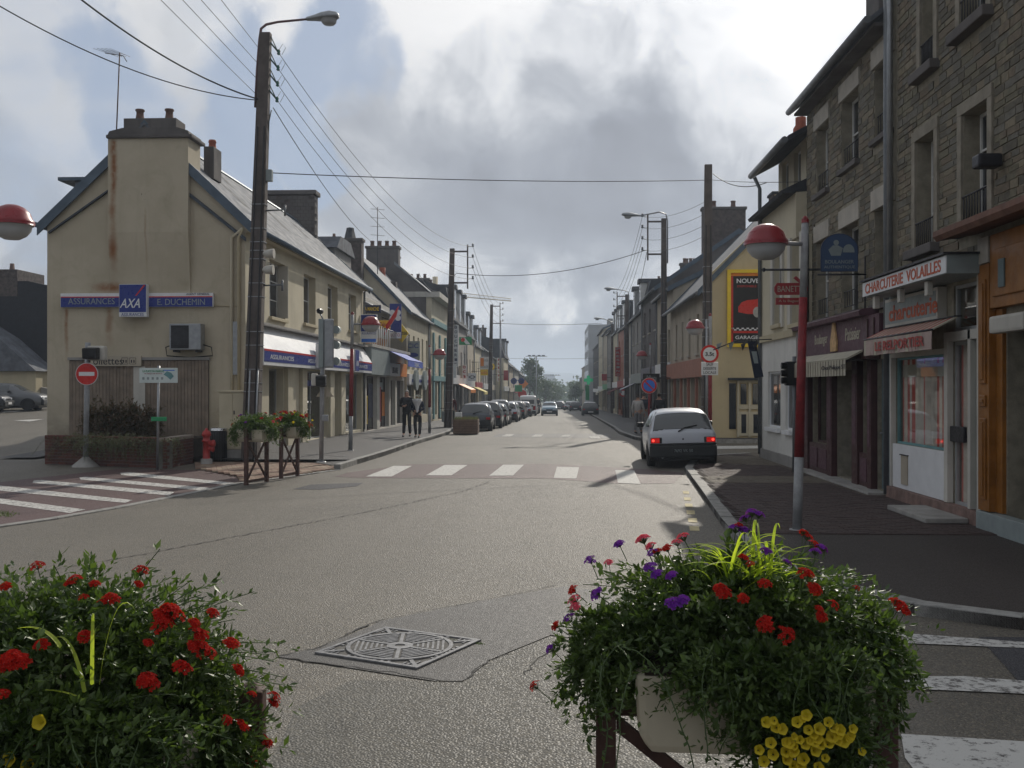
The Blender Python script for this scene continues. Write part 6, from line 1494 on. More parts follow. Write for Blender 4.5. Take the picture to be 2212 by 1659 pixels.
def span(name, a, b, sag, r=.012, label='', grp=None, n=20, cat='cable'):
    a, b = Vector(a), Vector(b); pts = []
    for i in range(n+1):
        f = i/n; p = a.lerp(b, f); p.z -= sag*4*f*(1-f); pts.append(p)
    o = MB().tube(pts, r, 5, cap=False).build(name, 'wire', None); tag(o, label, cat, grp); return o
G4 = 'four bare overhead wires between the poles'
for i in range(4):
    N_ = ('topmost', 'second from top', 'third from top', 'lowest')[i]
    span('overhead_wire', arms[i], w2_[i], 1.2, .008, 'thin overhead wire from corner pole to the next, %s of four' % N_, G4)
    span('overhead_wire', w2_[i], w3_[i], .9, .009, 'thin overhead wire between second and third left poles, %s of four' % N_, 'four wires beyond the second pole')
    span('overhead_wire', wr2[i], wr3[i], .8, .009, 'thin overhead wire between the right poles, %s of four' % N_, 'wires between the right poles')
    span('overhead_wire', P(1530, (432, 458, 482, 505)[i], 36.2), wr2[i], .25, .007, 'thin overhead wire from tall right pole to lamp pole, %s of four' % N_, 'wires from the tall right pole')
for i, (u, v) in enumerate(((480, 0), (395, 0), (350, 0), (345, 0))):
    src = P((430, 345, 270, 190)[i]-150, (-40, -90, -110, -130)[i]-60, 15)
    dst = arms[i]+Vector((-.5, 0, .1))
    tgt = [(480, 0), (437, 0), (397, 0), (350, 0)][i]; pmid = P(tgt[0], tgt[1], 19)
    ext = pmid+(pmid-dst)*1.3
    span('overhead_wire', ext, dst, 0.02, .007, 'thin overhead wire from the top edge to the corner pole, %s of four' % ('topmost', 'second from top', 'third from top', 'lowest')[i], 'wires above the corner house')
span('overhead_cable', P(-60, -22, 20), onp(217, -8), .42, .014, 'black cable sagging from the upper left corner to the corner pole')
span('overhead_cable', P(120, -45, 20), onp(216, -6), .30, .02, 'thicker black cable dropping from the top edge to the corner pole')
span('overhead_cable', onp(373, 12), P(1528, 389, 36.2), .12, .013, 'horizontal cable stretched across the street between two tall poles')
span('overhead_cable', onp(233, 22), P(800, 520, 56), .35, .012, 'steep cable from corner pole down to the roofs')
span('overhead_cable', P(985, 590, 52), P(1393, 541, 50), .55, .016, 'sagging cable across the street between the second poles')
span('overhead_cable', P(984, 592, 52), P(905, 590, 62), 1.0, .016, 'pale cable looping from the second left pole to chimneys')
span('overhead_cable', P(1540, 375, 36.2), P(1655, 395, 27.3), .25, .014, 'short cable from the tall right pole to the corner shop gutter')
span('overhead_cable', P(1532, 388, 36.2), P(1744, 392, 23.6), .05, .009, 'thin cable from the tall right pole to the stone house')
span('overhead_cable', P(1397, 545, 50), P(1362, 645, 83), .9, .014, 'cable dropping behind the right lamp pole')
for (y, v) in ((95, 698), (150, 773)):
    span('overhead_cable', P(1070, v, y), P(1300, v, y), .15, .018, 'far thin cable crossing the street at %s' % ('the third pole' if y < 100 else 'the row ends'))

# ------------------------------------------------------------------ red lamp posts
def red_lamp(label, base, H, arm=(.5, 0), lean=(0, 0), zr=(.98, 3.0), grp='red and grey lamp posts with domed lamps', gl_z=None, s=1.0):
    base = Vector(base); rt = root('lamp_post', base, label, 'street lamp', grp); L_ = Vector((lean[0], lean[1], 0))
    def at(z): return base+Vector((0, 0, z))+L_*(z/H)
    MB().lathe(base, [(.10*s, 0), (.10*s, .02)], 16).build('foot_plate', 'polegrey', rt)
    MB().tube([at(0.0), at(zr[0])], [.062*s, .060*s], 16).build('lower_shaft', 'polegrey', rt); MB().tube([at(zr[0]), at(zr[1])], [.063*s, .053*s], 16).build('red_shaft', 'polered', rt)
    MB().tube([at(zr[1]), at(H)], [.049*s, .046*s], 16).build('upper_shaft', 'polegrey', rt); MB().lathe(at(H), [(.049*s, 0), (.049*s, .04), (.02, .09)], 12).build('shaft_cap', 'polered', rt)
    gz0 = gl_z or H-.28; a = at(gz0); e = a+Vector((arm[0], arm[1], 0))
    d = (e-a).normalized(); MB().tube([a, e-d*.2*s], .028*s, 10).build('lamp_arm', 'polegrey', rt)
    MB().lathe(e, [(.275*s, -.03*s), (.285*s, 0), (.275*s, .03*s), (.255*s, .05*s), (.225*s, .13*s), (.16*s, .20*s), (.08*s, .235*s), (.001, .245*s)], 32).build('lamp_hood', 'redlamp', rt)
    MB().lathe(e, [(.25*s, -.031*s), (.235*s, -.10*s), (.18*s, -.17*s), (.10*s, -.215*s), (.001, -.225*s)], 32).build('lamp_globe', 'globe', rt)
    return rt
b = G(1722, 1146, .1); e = P(1742, 480, 13.2)
red_lamp('leaning red and grey lamp post standing on the pavement before the bakery', b, e.z-b.z, arm=(-.53, -.15), lean=(e.x-b.x, .1), zr=(.95, 3.02), gl_z=P(1700, 526, 13.2).z-.1)
b = G(757, 973, .12); red_lamp('red and grey lamp post before the insurance fascia with lamp over the street', b, P(762, 680, 29.6).z-b.z, arm=(.5, .2), lean=(.06, 0), zr=(1.0, 2.95), gl_z=P(797, 700, 29.6).z-.12)
b = P(-95, 837, 14.2); b.z = 0; red_lamp('lamp post cut off by the left frame edge, only its red dome seen', b, 4.6, arm=(.85, -.1), zr=(1.0, 3.0), gl_z=P(37, 480, 14).z, s=1.05)
b = G(928, 936, .12); red_lamp('red and grey lamp post behind the walking couple', b, P(932, 750, 43).z-b.z, arm=(.42, 0), zr=(1.1, 2.7), gl_z=P(950, 766, 43).z-b.z)
b = P(1534, 837, 30.6); b.z = .1; red_lamp('red lamp post with weight limit sign beside the white hatchback', b, P(1538, 690, 30.6).z, arm=(-.45, 0), zr=(.3, 2.3), gl_z=P(1503, 708, 30.6).z-.1)
b = P(1405, 837, 50); b.z = gz(50)+.12; red_lamp('small far lamp post before the right row shops', b, P(1400, 745, 50).z-b.z, arm=(-.42, 0), zr=(1, 2.6), gl_z=P(1385, 768, 50).z-b.z)
# ------------------------------------------------------------------ signs on posts
F0 = lambda p: Fr(p, (SA, -CA, 0))
def post(rt, a, b, r=.03, m='metal', n=12, name='post'): return MB().tube([a, b], r, n).build(name, m, rt)
b = G(185, 1008); D_ = -b.x*SA+b.y*CA; c = P(191, 808, D_)
rt = root('no_entry_sign', b, 'red and white no entry sign with signal head on grey post in front of planter', 'road sign')
post(rt, b+Vector((0, 0, .15)), P(190, 740, D_+.05), .065, 'polegrey')
MB().lathe(b, [(.36, 0), (.34, .03), (.10, .22), (.08, .24), (.001, .24)], 6).build('concrete_foot', 'concrete', rt)
f = F0(c); MB().disc(f, 0, 0, .275, -.01+.09, .10, 32).build('sign_rim', 'signw', rt); sp = MB().disc(f, 0, 0, .262, .1005, .105, 32).build('sign_disc', 'red', rt); MB().fbox(f, -.19, .19, -.045, .05, .1055, .108).build('sign_bar', 'signw', sp)
cc = P(207, 762, D_); f = F0(cc)
hd = MB().fbox(f, -.20, .22, -.19, .17, -.2, .05).build('signal_housing', 'offwhite', rt, .05); MB().extr(f, [(.06, .13), (.32, .10), (.30, -.16), (.06, -.17)], -.22, .13).build('signal_visor', 'black', rt, .03)
b = G(340, 1016); D_ = -b.x*SA+b.y*CA; f = F0(P(344, 811, D_))
rt = root('information_sign', b, 'small white information board with map print on thin post', 'sign')
post(rt, b, P(343, 790, D_), .03); pn = MB().fbox(f, -.45, .45, -.175, .175, .035, .05).build('panel', mat('pale green white board', (.55, .62, .60), .45, .05, 4), rt, .02)
text('LA PLACE DU MARCHE', f, -.12, .10, .051, .5, .05, 'green', pn); text('un espace de services', f, -.12, .04, .051, .42, .03, 'redd', pn)
MB().fpoly(f, [(.12, .02), (.2, .1), (.3, .06), (.36, -.02), (.28, -.1), (.2, -.03)], .051, .055).build('map_print', 'teal', pn)
for k in range(5): MB().fbox(f, -.38+k*.11, -.33+k*.11, -.10, -.04, .051, .054).build('pictogram', 'signg', pn)
MB().fpoly(f, [(.1, .13), (.38, .13), (.38, .11), (.1, .11)], .051, .054).build('map_line', 'lblue', pn)
tg = MB().fbox(F0(P(345, 905, D_)), -.18, .18, -.05, .05, .035, .07).build('bag_dispenser', 'green', rt, .01)
# traffic signal post
b = G(694, 998, .12); D_ = -b.x*SA+b.y*CA; rt = root('traffic_signal', b, 'grey traffic signal post seen from behind with pale backboard', 'traffic signal')
post(rt, b, P(698, 690, D_), .055, 'polegrey'); MB().lathe(b, [(.12, 0), (.12, .02)], 12).build('foot_plate', 'metal', rt)
MB().fbox(F0(P(698, 740, D_)), -.10, .02, -.62, .58, -.05, .1).build('backboard_edge', 'signg', rt, .02)
MB().fbox(F0(P(711, 740, D_)), -.13, .12, -.62, .58, -.02, .06).build('signal_housing', 'metal', rt, .05)
for v in (712, 745, 780): MB().lathe(P(725, v, D_+.1), [(.10, 0), (.10, .18), (.08, .18)], 12, 'y').build('signal_visor', 'signg', rt)
MB().lathe(P(691, 672, D_), [(.05, -.13), (.07, -.08), (.07, .1), (.05, .12)], 14, 'y').build('camera_housing', 'black', rt); MB().tube([P(691, 676, D_), P(698, 690, D_)], .02, 6).build('camera_arm', 'metal', rt)
MB().extr(F0(P(694, 820, D_)), [(.02, .12), (.24, .08), (.22, -.16), (.02, -.18)], -.10, .14).build('repeater_visor', 'black', rt, .02); MB().fbox(F0(P(684, 820, D_)), -.12, .02, -.15, .15, -.08, .1).build('repeater_housing', 'offwhite', rt, .03)
MB().fpoly(F0(P(701, 850, D_)), [(-.22, -.08), (.22, -.08), (.0, .22)], -.06, -.05).build('triangle_sign_back', 'beige', rt)
MB().fbox(F0(P(702, 902, D_)), -.06, .10, -.09, .07, .03, .12).build('push_button', 'metal', rt, .02)
# no parking sign, weight limit sign etc.
b = P(1402, 837, 40); b.z = gz(40)+.12; c = P(1402, 833, 40); rt = root('no_parking_sign', b, 'round blue and red no parking sign on red post behind the white hatchback', 'road sign')
post(rt, b, c+Vector((0, 0, .1)), .035, 'polered'); f = F0(c); dd = MB().disc(f, 0, 0, .31, .04, .05, 32).build('sign_disc', 'signw', rt); MB().disc(f, 0, 0, .30, .0505, .054, 32).build('red_ring', 'red', dd); MB().disc(f, 0, 0, .225, .0545, .058, 32).build('blue_field', 'lblue', dd)
MB().fpoly(f, [(-.18, .14), (-.14, .18), (.18, -.14), (.14, -.18)], .0585, .062).build('red_slash', 'red', dd)
D_ = 30.2; b = P(1526, 837, D_); b.z = .1; rt = root('weight_limit_sign', b, 'round white 3.5 tonne limit sign with sauf desserte locale plate', 'road sign')
post(rt, b, P(1526, 690, D_), .03, 'metal'); f = F0(P(1532, 765, D_)); dd = MB().disc(f, 0, 0, .27, .07, .08, 32).build('sign_disc', 'red', rt); MB().disc(f, 0, 0, .20, .0805, .084, 32).build('white_field', 'signw', dd); text('3.5t', f, 0, 0, .085, .26, .12, 'txt', dd, bold=.02)
f = F0(P(1532, 796, D_)); pp_ = MB().fbox(f, -.25, .25, -.20, .19, .06, .08).build('plate', 'signw', rt, .01)
for k, s_ in enumerate(('SAUF', 'DESSERTE', 'LOCALE')): text(s_, f, 0, .12-k*.12, .081, .2 if k == 0 else .38, .08, 'txt', pp_)
# traffic signal on the right pavement
D_ = 22; b = P(1716, 837, D_); b.z = .11; rt = root('traffic_signal', b, 'dark traffic signal on thin post in front of the corner shop', 'traffic signal'); post(rt, b, P(1716, 770, D_), .045, 'gutter')
MB().fbox(F0(P(1708, 806, D_)), -.12, .12, -.27, .25, -.1, .1).build('signal_housing', 'black', rt, .03)
for v in (790, 806, 822): MB().lathe(P(1700, v, D_-.1), [(.07, -.12), (.07, .0), (.05, .0)], 12, 'x').build('signal_visor', 'black', rt)
# shop signs projecting over the left pavement (name, label, u0,u1,v0,v1, Y, material, text, textmaterial)
def proj(name, label, u0, u1, v0, v1, Y, m, tx=None, tm='signw', arm=True, extra=None, th=.12):
    p0, p1 = atY(u0, v1, Y), atY(u1, v0, Y); f = Fr((p0.x, Y, 0), (0, -1, 0)); W_ = p1.x-p0.x; z0, z1 = p0.z, p1.z
    rt = root(name, (p0.x+W_/2, Y, z0), label, 'sign'); pn = MB().fbox(f, 0, W_, z0, z1, -th/2, th/2).build('panel', m, rt, .012)
    if tx:
        n = len(tx)
        for i, s_ in enumerate(tx):
            if len(s_) <= 1 and n > 2: text(s_, f, W_/2, z1-(i+.5)*(z1-z0)/n, th/2+.003, W_*.6, (z1-z0)/n*.62, tm, pn, bold=.02)
            else: text(s_, f, W_/2, z1-(i+.5)*(z1-z0)/n, th/2+.003, W_*.8, (z1-z0)/n*.5, tm, pn, bold=.01)
    if arm:
        xf = -8.5+off(Y); MB().tube([(xf-.05, Y, (z0+z1)/2+.1), (p0.x+.05, Y, (z0+z1)/2+.1)], .025, 6).build('bracket', 'metald', rt)
    if extra: extra(f, W_, z0, z1, pn)
    return rt
proj('newspaper_sign', 'navy newspaper board above the insurance projecting sign', 782, 823, 659, 676, 45.4, 'navy', ['LA MANCHE'], 'yel')
def exa(f, W_, z0, z1, pn):
    MB().fbox(f, .03, W_-.03, z0+.48, z1-.03, .061, .066).build('blue_face', 'blue', pn); text('AXA', f, W_/2, z0+.8, .067, W_*.7, .3, 'signw', pn, slant=.3); text('ASSURANCES', f, W_/2, z0+.40, .062, W_*.85, .10, 'blue', pn); MB().fbox(f, .05, W_-.05, z0+.02, z0+.16, .061, .066).build('lower_strip', 'lblue', pn)
proj('insurance_box_sign', 'square blue and white insurance sign behind the red lamp dome', 779, 815, 679, 740, 44.0, 'signw', extra=exa)
proj('tobacco_sign', 'narrow yellow tabac sign between lamp and blue sign', 817, 843, 692, 710, 50, 'yel', ['Tabac'], 'redd')
def exl(f, W_, z0, z1, pn):
    for (dx, dz) in ((-.16, .12), (.14, .12), (-.16, -.16), (.14, -.16)): MB().disc(f, W_/2+dx, z1-.58+dz, .15, .061, .066, 14).build('clover_leaf', 'signw', pn)
    MB().fbox(f, .02, W_-.02, z0, z0+.32, .061, .066).build('white_foot', 'signw', pn); text('LOTO', f, W_/2, z0+.17, .067, W_*.8, .16, 'redd', pn)
proj('lottery_sign', 'tall blue lottery sign with white clover', 842, 867, 656, 731, 52, 'blue', extra=exl)
Y = 49.5; p = atY(848, 693, Y); f = Fr(p, (0, -1, 0)); rt = root('tobacconist_carrot', p, 'long red diamond tobacconist sign hanging over the pavement', 'sign')
MB().prism([f.pt(*q_, .12) for q_ in ((-.42, -.72), (-.30, -.2), (.30, .72), (.18, .2))], [f.pt(*q_, -.12) for q_ in ((-.42, -.72), (-.30, -.2), (.30, .72), (.18, .2))]).build('carrot_body', 'red', rt, .03); MB().tube([p+Vector((-.1, 0, 0)), (-8.5, Y, p.z+.2)], .02, 6).build('bracket', 'metald', rt)
Y = 54; p = atY(868, 720, Y); f = Fr(p, (0, -1, 0)); rt = root('press_sign', p, 'yellow diamond press sign behind the blue lottery sign', 'sign'); dp = MB().fpoly(f, [(-.52, 0), (0, -.5), (.38, 0), (0, .5)], -.06, .06).build('panel', 'yel', rt); text('PRESSE', f, 0, 0, .062, .6, .16, 'txt', dp, bold=.02); MB().tube([p, (-8.4, Y, p.z)], .02, 6).build('bracket', 'metald', rt)
proj('bank_sign', 'grey bank sign with blue letters over the left pavement', 878, 907, 737, 777, 58, 'signg', ['CIC', ' .'], 'blue')
proj('butcher_vertical_sign', 'tall narrow white butcher sign with vertical letters beside the pole', 980, 990, 702, 792, 78, 'signw', list('BOUCHERIE'), 'navy', th=.2)
def exg(f, W_, z0, z1, pn):
    MB().fpoly(f, [(.1, z1-.05), (W_*.45, z1-.05), (W_-.1, z0+.05), (W_*.55, z0+.05)], .061, .066).build('white_band', 'signw', pn); MB().disc(f, W_*.3, z1-.22, .16, .067, .07, 14).build('red_spot', 'red', pn)
proj('green_sign', 'green sign with white diagonal band', 992, 1019, 728, 745, 80, 'green', extra=exg)
proj('notice_sign', 'small white upright sign below the butcher letters', 977, 986, 786, 816, 77.5, 'signw', None)
proj('cream_sign', 'cream rectangular shop sign in the left row', 986, 999, 790, 817, 83, 'canvas', None)
proj('red_print_sign', 'white sign with red print in the left row', 998, 1008, 788, 818, 86, 'signw', ['o', 'c', 'i'], 'redd')
proj('rhomb_sign', 'low white sign with a dark lozenge', 1011, 1029, 806, 823, 90, 'signw', ['<>'], 'txt')
def exb(f, W_, z0, z1, pn): MB().fbox(f, .08, .4, z0+.3, z1-.1, .061, .07).build('colour_mark', 'orange', pn); 
proj('white_board_sign', 'broad white sign with colour mark above the yellow panel', 1036, 1057, 771, 798, 96, 'signw', ['Santé', 'Beauté'], 'signg', extra=exb)
proj('yellow_panel_sign', 'plain yellow sign panel under the broad white sign', 1038, 1054, 798, 811, 96, 'yel', ['kodak'], 'orange')
Y = 98; p = atY(1072, 792, Y); f = Fr(p, (0, -1, 0)); o = MB().disc(f, -.5, 0, .36, -.05, .05, 18).build('round_sign', 'yel', None); tag(o, 'small round yellow and black sign in the left row', 'sign'); MB().disc(f, -.5, 0, .2, .051, .056, 14).build('round_sign_mark', 'txt', o)
proj('vertical_letter_sign', 'tall white sign with red vertical letters in the left row', 1074, 1083, 773, 824, 102, 'signw', list('FLEURS'), 'redd')
proj('red_brown_sign', 'red and cream sign stack further along the left row', 1088, 1098, 800, 822, 112, 'redd', None)
Y = 150
for k, u in enumerate((1111, 1126)):
    pass
p = atY(1118, 823, 135); f = Fr(p, (0, -1, 0)); rt = root('spectacles_sign', p, 'giant blue spectacles sign over the far left pavement', 'sign')
for dx in (-.5, .5): MB().lathe(p+Vector((dx, 0, 0)), [(.42, -.05), (.42, .05), (.22, .05), (.22, -.05)], 16, 'y').build('lens_ring', 'blue', rt)
MB().tube([p+Vector((-.95, 0, .1)), p+Vector((.95, 0, .1))], .06, 6).build('bridge', 'blue', rt)
p = atY(1131, 829, 145); f = Fr(p, (0, -1, 0)); o = MB().fpoly(f, [(-.7, 0), (0, -.7), (.7, 0), (0, .7)], -.06, .06).build('orange_sign', 'orange', None); tag(o, 'orange diamond sign far along the left row', 'sign')
p = atY(1120, 839, 138); f = Fr(p, (0, -1, 0)); o = MB().fbox(f, -.5, .5, -.45, .45, -.06, .06).build('green_panel_sign', 'green', None, .02); tag(o, 'small square green sign under the spectacles', 'sign')
p = atY(1128, 851, 140); f = Fr(p, (0, -1, 0)); o = MB().disc(f, 0, 0, .6, -.06, .06, 18).build('red_round_sign', 'red', None); tag(o, 'round red sign far along the left row', 'sign')
# right row signs
def proj_r(name, label, u0, u1, v0, v1, Y, m, tx=None, tm='signw'):
    p0, p1 = atY(u0, v1, Y), atY(u1, v0, Y); f = Fr((p0.x, Y, 0), (0, -1, 0)); W_ = p1.x-p0.x; rt = root(name, (p0.x, Y, p0.z), label, 'sign'); pn = MB().fbox(f, 0, W_, p0.z, p1.z, -.06, .06).build('panel', m, rt, .012)
    for i, s_ in enumerate(tx or []): text(s_, f, W_/2, p1.z-(i+.5)*(p1.z-p0.z)/len(tx), .063, W_*.6, (p1.z-p0.z)/len(tx)*.6, tm, pn, bold=.02)
    MB().tube([(p0.x, Y, (p0.z+p1.z)/2), (5.8+off(Y), Y, (p0.z+p1.z)/2)], .03, 6).build('bracket', 'metald', rt)
proj_r('red_vertical_sign', 'tall red vertical sign with white letters in the right row', 1329, 1341, 750, 813, 98, 'redd', list('PRESSING'), 'signg')
proj_r('dark_board_sign', 'dark round lettered board behind the no parking sign', 1389, 1425, 807, 826, 48, 'black', ['O Duarte'], 'signg')
proj_r('small_red_sign', 'small faded red sign far along the right row', 1300, 1311, 808, 822, 118, 'redd', None)
p = atY(1346, 849, 84); f = Fr(p, (0, -1, 0)); rt = root('prohibition_sign', p, 'small round red and white road sign near the dark awning', 'road sign'); b_ = Vector((p.x, p.y, gz(84))); post(rt, b_, p, .05, 'metald'); MB().disc(f, 0, 0, .3, .06, .08, 18).build('sign_disc', 'red', rt); MB().disc(f, 0, 0, .2, .081, .086, 18).build('white_field', 'signw', rt)
p = atY(1271, 821, 160); f = Fr(p, (0, -1, 0)); o = MB().fpoly(f, [(-.25, -.7), (.25, -.7), (.25, -.25), (.7, -.25), (.7, .25), (.25, .25), (.25, .7), (-.25, .7), (-.25, .25), (-.7, .25), (-.7, -.25), (-.25, -.25)], -.1, .1).build('pharmacy_cross', mat('lit green cross', (.02, .35, .16), .5, 0, emit=(.02, .5, .2, .25)), None); tag(o, 'green pharmacy cross far along the right row', 'sign')
p = atY(1269, 837, 161); f = Fr(p, (0, -1, 0)); o = MB().fbox(f, -.3, .3, -2.0, .3, -.06, .06).build('pharmacy_panel', 'green', None, .02); o['label'] = 'narrow green shop sign hanging under the pharmacy cross'; o['category'] = 'sign'; o.name = 'pharmacy_sign'

# ------------------------------------------------------------------ hydrant, bin, cabinet, planter box
b = G(446, 1006); rt = root('fire_hydrant', b, 'red fire hydrant on grey base beside black litter bin', 'hydrant')
MB().lathe(b, [(.15, 0), (.15, .16), (.12, .18)], 6).build('base', 'concrete', rt)
MB().lathe(b+Vector((0, 0, .17)), [(.09, 0), (.085, .42), (.11, .43), (.11, .46), (.085, .48), (.085, .56), (.115, .58), (.115, .62), (.09, .68), (.04, .72), (.03, .76), (.001, .77)], 20).build('barrel', 'hyd', rt)
MB().lathe(b+Vector((.02, -.02, .55)), [(.07, .05), (.07, .13), (.095, .13), (.095, .18), (.06, .2), (.001, .2)], 14, 'x').build('outlet_cap', 'hyd', rt); MB().lathe(b+Vector((.0, -.02, .42)), [(.06, .05), (.06, .15), (.08, .15), (.08, .19), (.001, .2)], 14, 'x').build('outlet_cap', 'hyd', rt)
b = G(472, 1000); rt = root('litter_bin', b, 'black cylindrical litter bin with silver rim by the hydrant', 'litter bin')
MB().lathe(b, [(.19, 0), (.205, .03), (.205, .82), (.20, .84)], 28).build('body', 'black', rt); MB().lathe(b, [(.215, .84), (.22, .87), (.21, .90), (.17, .91), (.15, .89)], 28).build('rim', mat('bright steel', (.6, .6, .6), .25, .05, 5, metal=.9), rt)
q = MB()
for k in range(20): a = k*math.pi/10; q.tube([b+Vector((.207*math.cos(a), .207*math.sin(a), .05)), b+Vector((.207*math.cos(a), .207*math.sin(a), .8))], .006, 4)
q.build('rib', 'metald', rt)
b = G(500, 1000); rt = root('electric_cabinet', b, 'tall beige metal electricity cabinet at the house corner', 'cabinet'); f = F0(b+Vector((0, .25, 0)))
MB().fbox(f, -.34, .34, -.02, .34, -.3, .12).build('plinth', 'concrete', rt, .02); cb_ = MB().fbox(f, -.36, .38, .342, 1.82, -.35, .14).build('body', 'beigem', rt, .012)
MB().fbox(f, -.39, .41, 1.822, 1.88, -.38, .17).build('lid', 'beigem', rt, .012)
for (a, b2) in ((-.34, -.01), (.005, .36)): dd = MB().fbox(f, a, b2, .38, 1.78, .1405, .152).build('door', 'beigem', cb_, .004)
MB().fbox(f, .02, .045, .85, 1.0, .153, .17).build('handle', 'metald', cb_); MB().fbox(f, .02, .045, 1.25, 1.35, .153, .17).build('handle', 'metald', cb_)
# brick planter bed against the gable
b0 = G(97, 1003); b1 = G(360, 1013); b2 = G(418, 1001)
rt = root('brick_planter', (b0+b1)/2, 'long low brick planter bed with shrubs below the toilet sign', 'planter')
Z = .74; th_ = .22
e1 = (b1-b0).normalized(); n1 = Vector((e1.y, -e1.x, 0)); L1 = (b1-b0).length; e2 = (b2-b1).normalized(); L2 = (b2-b1).length
f1 = Fr(b0, n1); f2 = Fr(b1, Vector((e2.y, -e2.x, 0)))
mw = MB().fbox(f1, .012, L1-.012, -.05, Z-.09, -th_, -.012).fbox(f2, .012, L2-.012, -.05, Z-.09, -th_, -.012); wl_ = mw.build('planter_wall', 'mortar', rt)
bl, bh = .215, .065; cnt = 0; rest = MB(); meshes = []
for mm in ('brick', 'brick2', 'brick'):
    q = MB().box(-.5, .5, -.5, .5, -.5, .5); o = q.build('brick', mm, None); meshes.append(o.data); bpy.data.objects.remove(o)
for (f, L_) in ((f2, L2), (f1, L1)):
    z = .012; row = 0
    while z < Z-.1:
        a = (-.11 if row % 2 else 0)
        while a < L_:
            x0, x1 = max(a, 0), min(a+bl, L_)
            if x1-x0 > .04:
                d = rnd.uniform(-.002, .004); c = f.pt((x0+x1)/2, z+bh/2, d-.05)
                if cnt < 298:
                    o = bpy.data.objects.new('brick', meshes[rnd.randrange(3)]); COL.objects.link(o); o.parent = wl_; o.location = c-rt.location; o.rotation_euler = (0, 0, math.atan2(f.e.y, f.e.x)); o.scale = (x1-x0, .1, bh); cnt += 1
                else: rest.fbox(f, x0, x1, z, z+bh, d-.1, d)
            a += bl+.011
        z += bh+.012; row += 1
if rest.v: rest.build('wall_bricks', 'brick', wl_, kind='stuff')
for (f, L_, m_) in ((f1, L1, 'brick'), (f2, L2, mat('pale coping brick', (.30, .26, .22), .9, .15, 6, .2, 30))):
    a = 0
    while a < L_-.03:
        MB().fbox(f, a+.004, min(a+.106, L_)-.004, Z-.085, Z, -th_-.01, .015+rnd.uniform(-.003, .003)).build('coping_brick', m_, rt, .006); a += .11
sp_ = [(b0.x+.1, b0.y+.1), (b1.x-.05, b1.y+.1), (b2.x-.1, b2.y), (b2.x-.1, YA-.05), (b0.x+.1, YA-.05)]
MB().prism([(x, y, .1) for x, y in sp_], [(x, y, Z-.12) for x, y in sp_]).build('soil', 'soil', rt)
MB().prism([(b0.x, b0.y+.02, 0), (b0.x+.2, b0.y+.02, 0), (b0.x+.2, YA-.02, 0), (b0.x, YA-.02, 0)], [(b0.x, b0.y+.02, Z-.1), (b0.x+.2, b0.y+.02, Z-.1), (b0.x+.2, YA-.02, Z-.1), (b0.x, YA-.02, Z-.1)]).build('side_wall', 'brick2', rt)
# wooden planter by the parked cars
b = G(1005, 939); rt = root('wooden_planter', b, 'square brown planter box of grass in front of the parked cars', 'planter'); D_ = 43
hw = .52; MB().box(b.x-hw, b.x+hw, b.y, b.y+.9, .0+gz(43), .62+gz(43)).build('liner', 'soil', rt)
for k in range(6): MB().box(b.x-hw-.02, b.x+hw+.02, b.y-.03, b.y-.002, gz(43)+.03+k*.105, gz(43)+.125+k*.105).build('board', mat('weathered brown board', (.16, .105, .075), .85, .2, 5, .2, 20), rt)
for k in range(6): MB().box(b.x+hw+.002, b.x+hw+.03, b.y, b.y+.9, gz(43)+.03+k*.105, gz(43)+.125+k*.105).build('board', mat('weathered brown board', (.16, .105, .075)), rt)
gq = MB()
for i in range(500):
    x, y = b.x+rnd.uniform(-hw, hw), b.y+rnd.uniform(.02, .88); h = rnd.uniform(.05, .2); dx = rnd.uniform(-.05, .05); gq.face([(x-.008, y, gz(43)+.6), (x+.008, y, gz(43)+.6), (x+dx, y+rnd.uniform(-.04, .04), gz(43)+.62+h)])
gq.build('grass', LEAFY, rt, kind='stuff')
o = MB().box(b.x-.55, b.x-.25, b.y+1.0, b.y+1.2, gz(44)+.1, gz(44)+.95).build('white_box', 'signw', None, .02); tag(o, 'white upright box behind the brown planter', 'box')
# ------------------------------------------------------------------ vehicles (built facing +Y, rear at y = 0)
def catmull(xs, ys, x):
    n = len(xs)
    if x <= xs[0]: return ys[0]
    if x >= xs[-1]: return ys[-1]
    for i in range(n-1):
        if xs[i] <= x <= xs[i+1]:
            t = (x-xs[i])/(xs[i+1]-xs[i]); 
            def sl(k):
                if k <= 0: return (ys[1]-ys[0])/(xs[1]-xs[0])
                if k >= n-1: return (ys[-1]-ys[-2])/(xs[-1]-xs[-2])
                a, b = (ys[k]-ys[k-1])/(xs[k]-xs[k-1]), (ys[k+1]-ys[k])/(xs[k+1]-xs[k]); return 0 if a*b <= 0 else 2*a*b/(a+b)
            h = xs[i+1]-xs[i]; m0, m1 = sl(i)*h, sl(i+1)*h
            return (2*t**3-3*t*t+1)*ys[i]+(t**3-2*t*t+t)*m0+(-2*t**3+3*t*t)*ys[i+1]+(t**3-t*t)*m1
HATCH = dict(y=[0, .04, .12, .42, .62, 1.2, 1.9, 2.25, 2.82, 3.0, 3.45, 3.68, 3.75],
             zt=[.58, .80, .87, 1.26, 1.345, 1.385, 1.37, 1.30, 1.00, .95, .84, .70, .58],
             zb=[.36, .27, .24, .20, .20, .20, .20, .20, .20, .20, .22, .26, .34],
             wb=[.74, .79, .81, .82, .82, .82, .82, .82, .81, .80, .77, .72, .64],
             wt=[.70, .74, .72, .62, .58, .57, .57, .60, .68, .68, .64, .58, .52],
             zl=[.54, .76, .83, .87, .90, .88, .87, .87, .88, .87, .77, .64, .54])
ESTATE = dict(HATCH, zt=[.60, .84, .94, 1.32, 1.42, 1.46, 1.44, 1.36, 1.02, .96, .85, .70, .58])
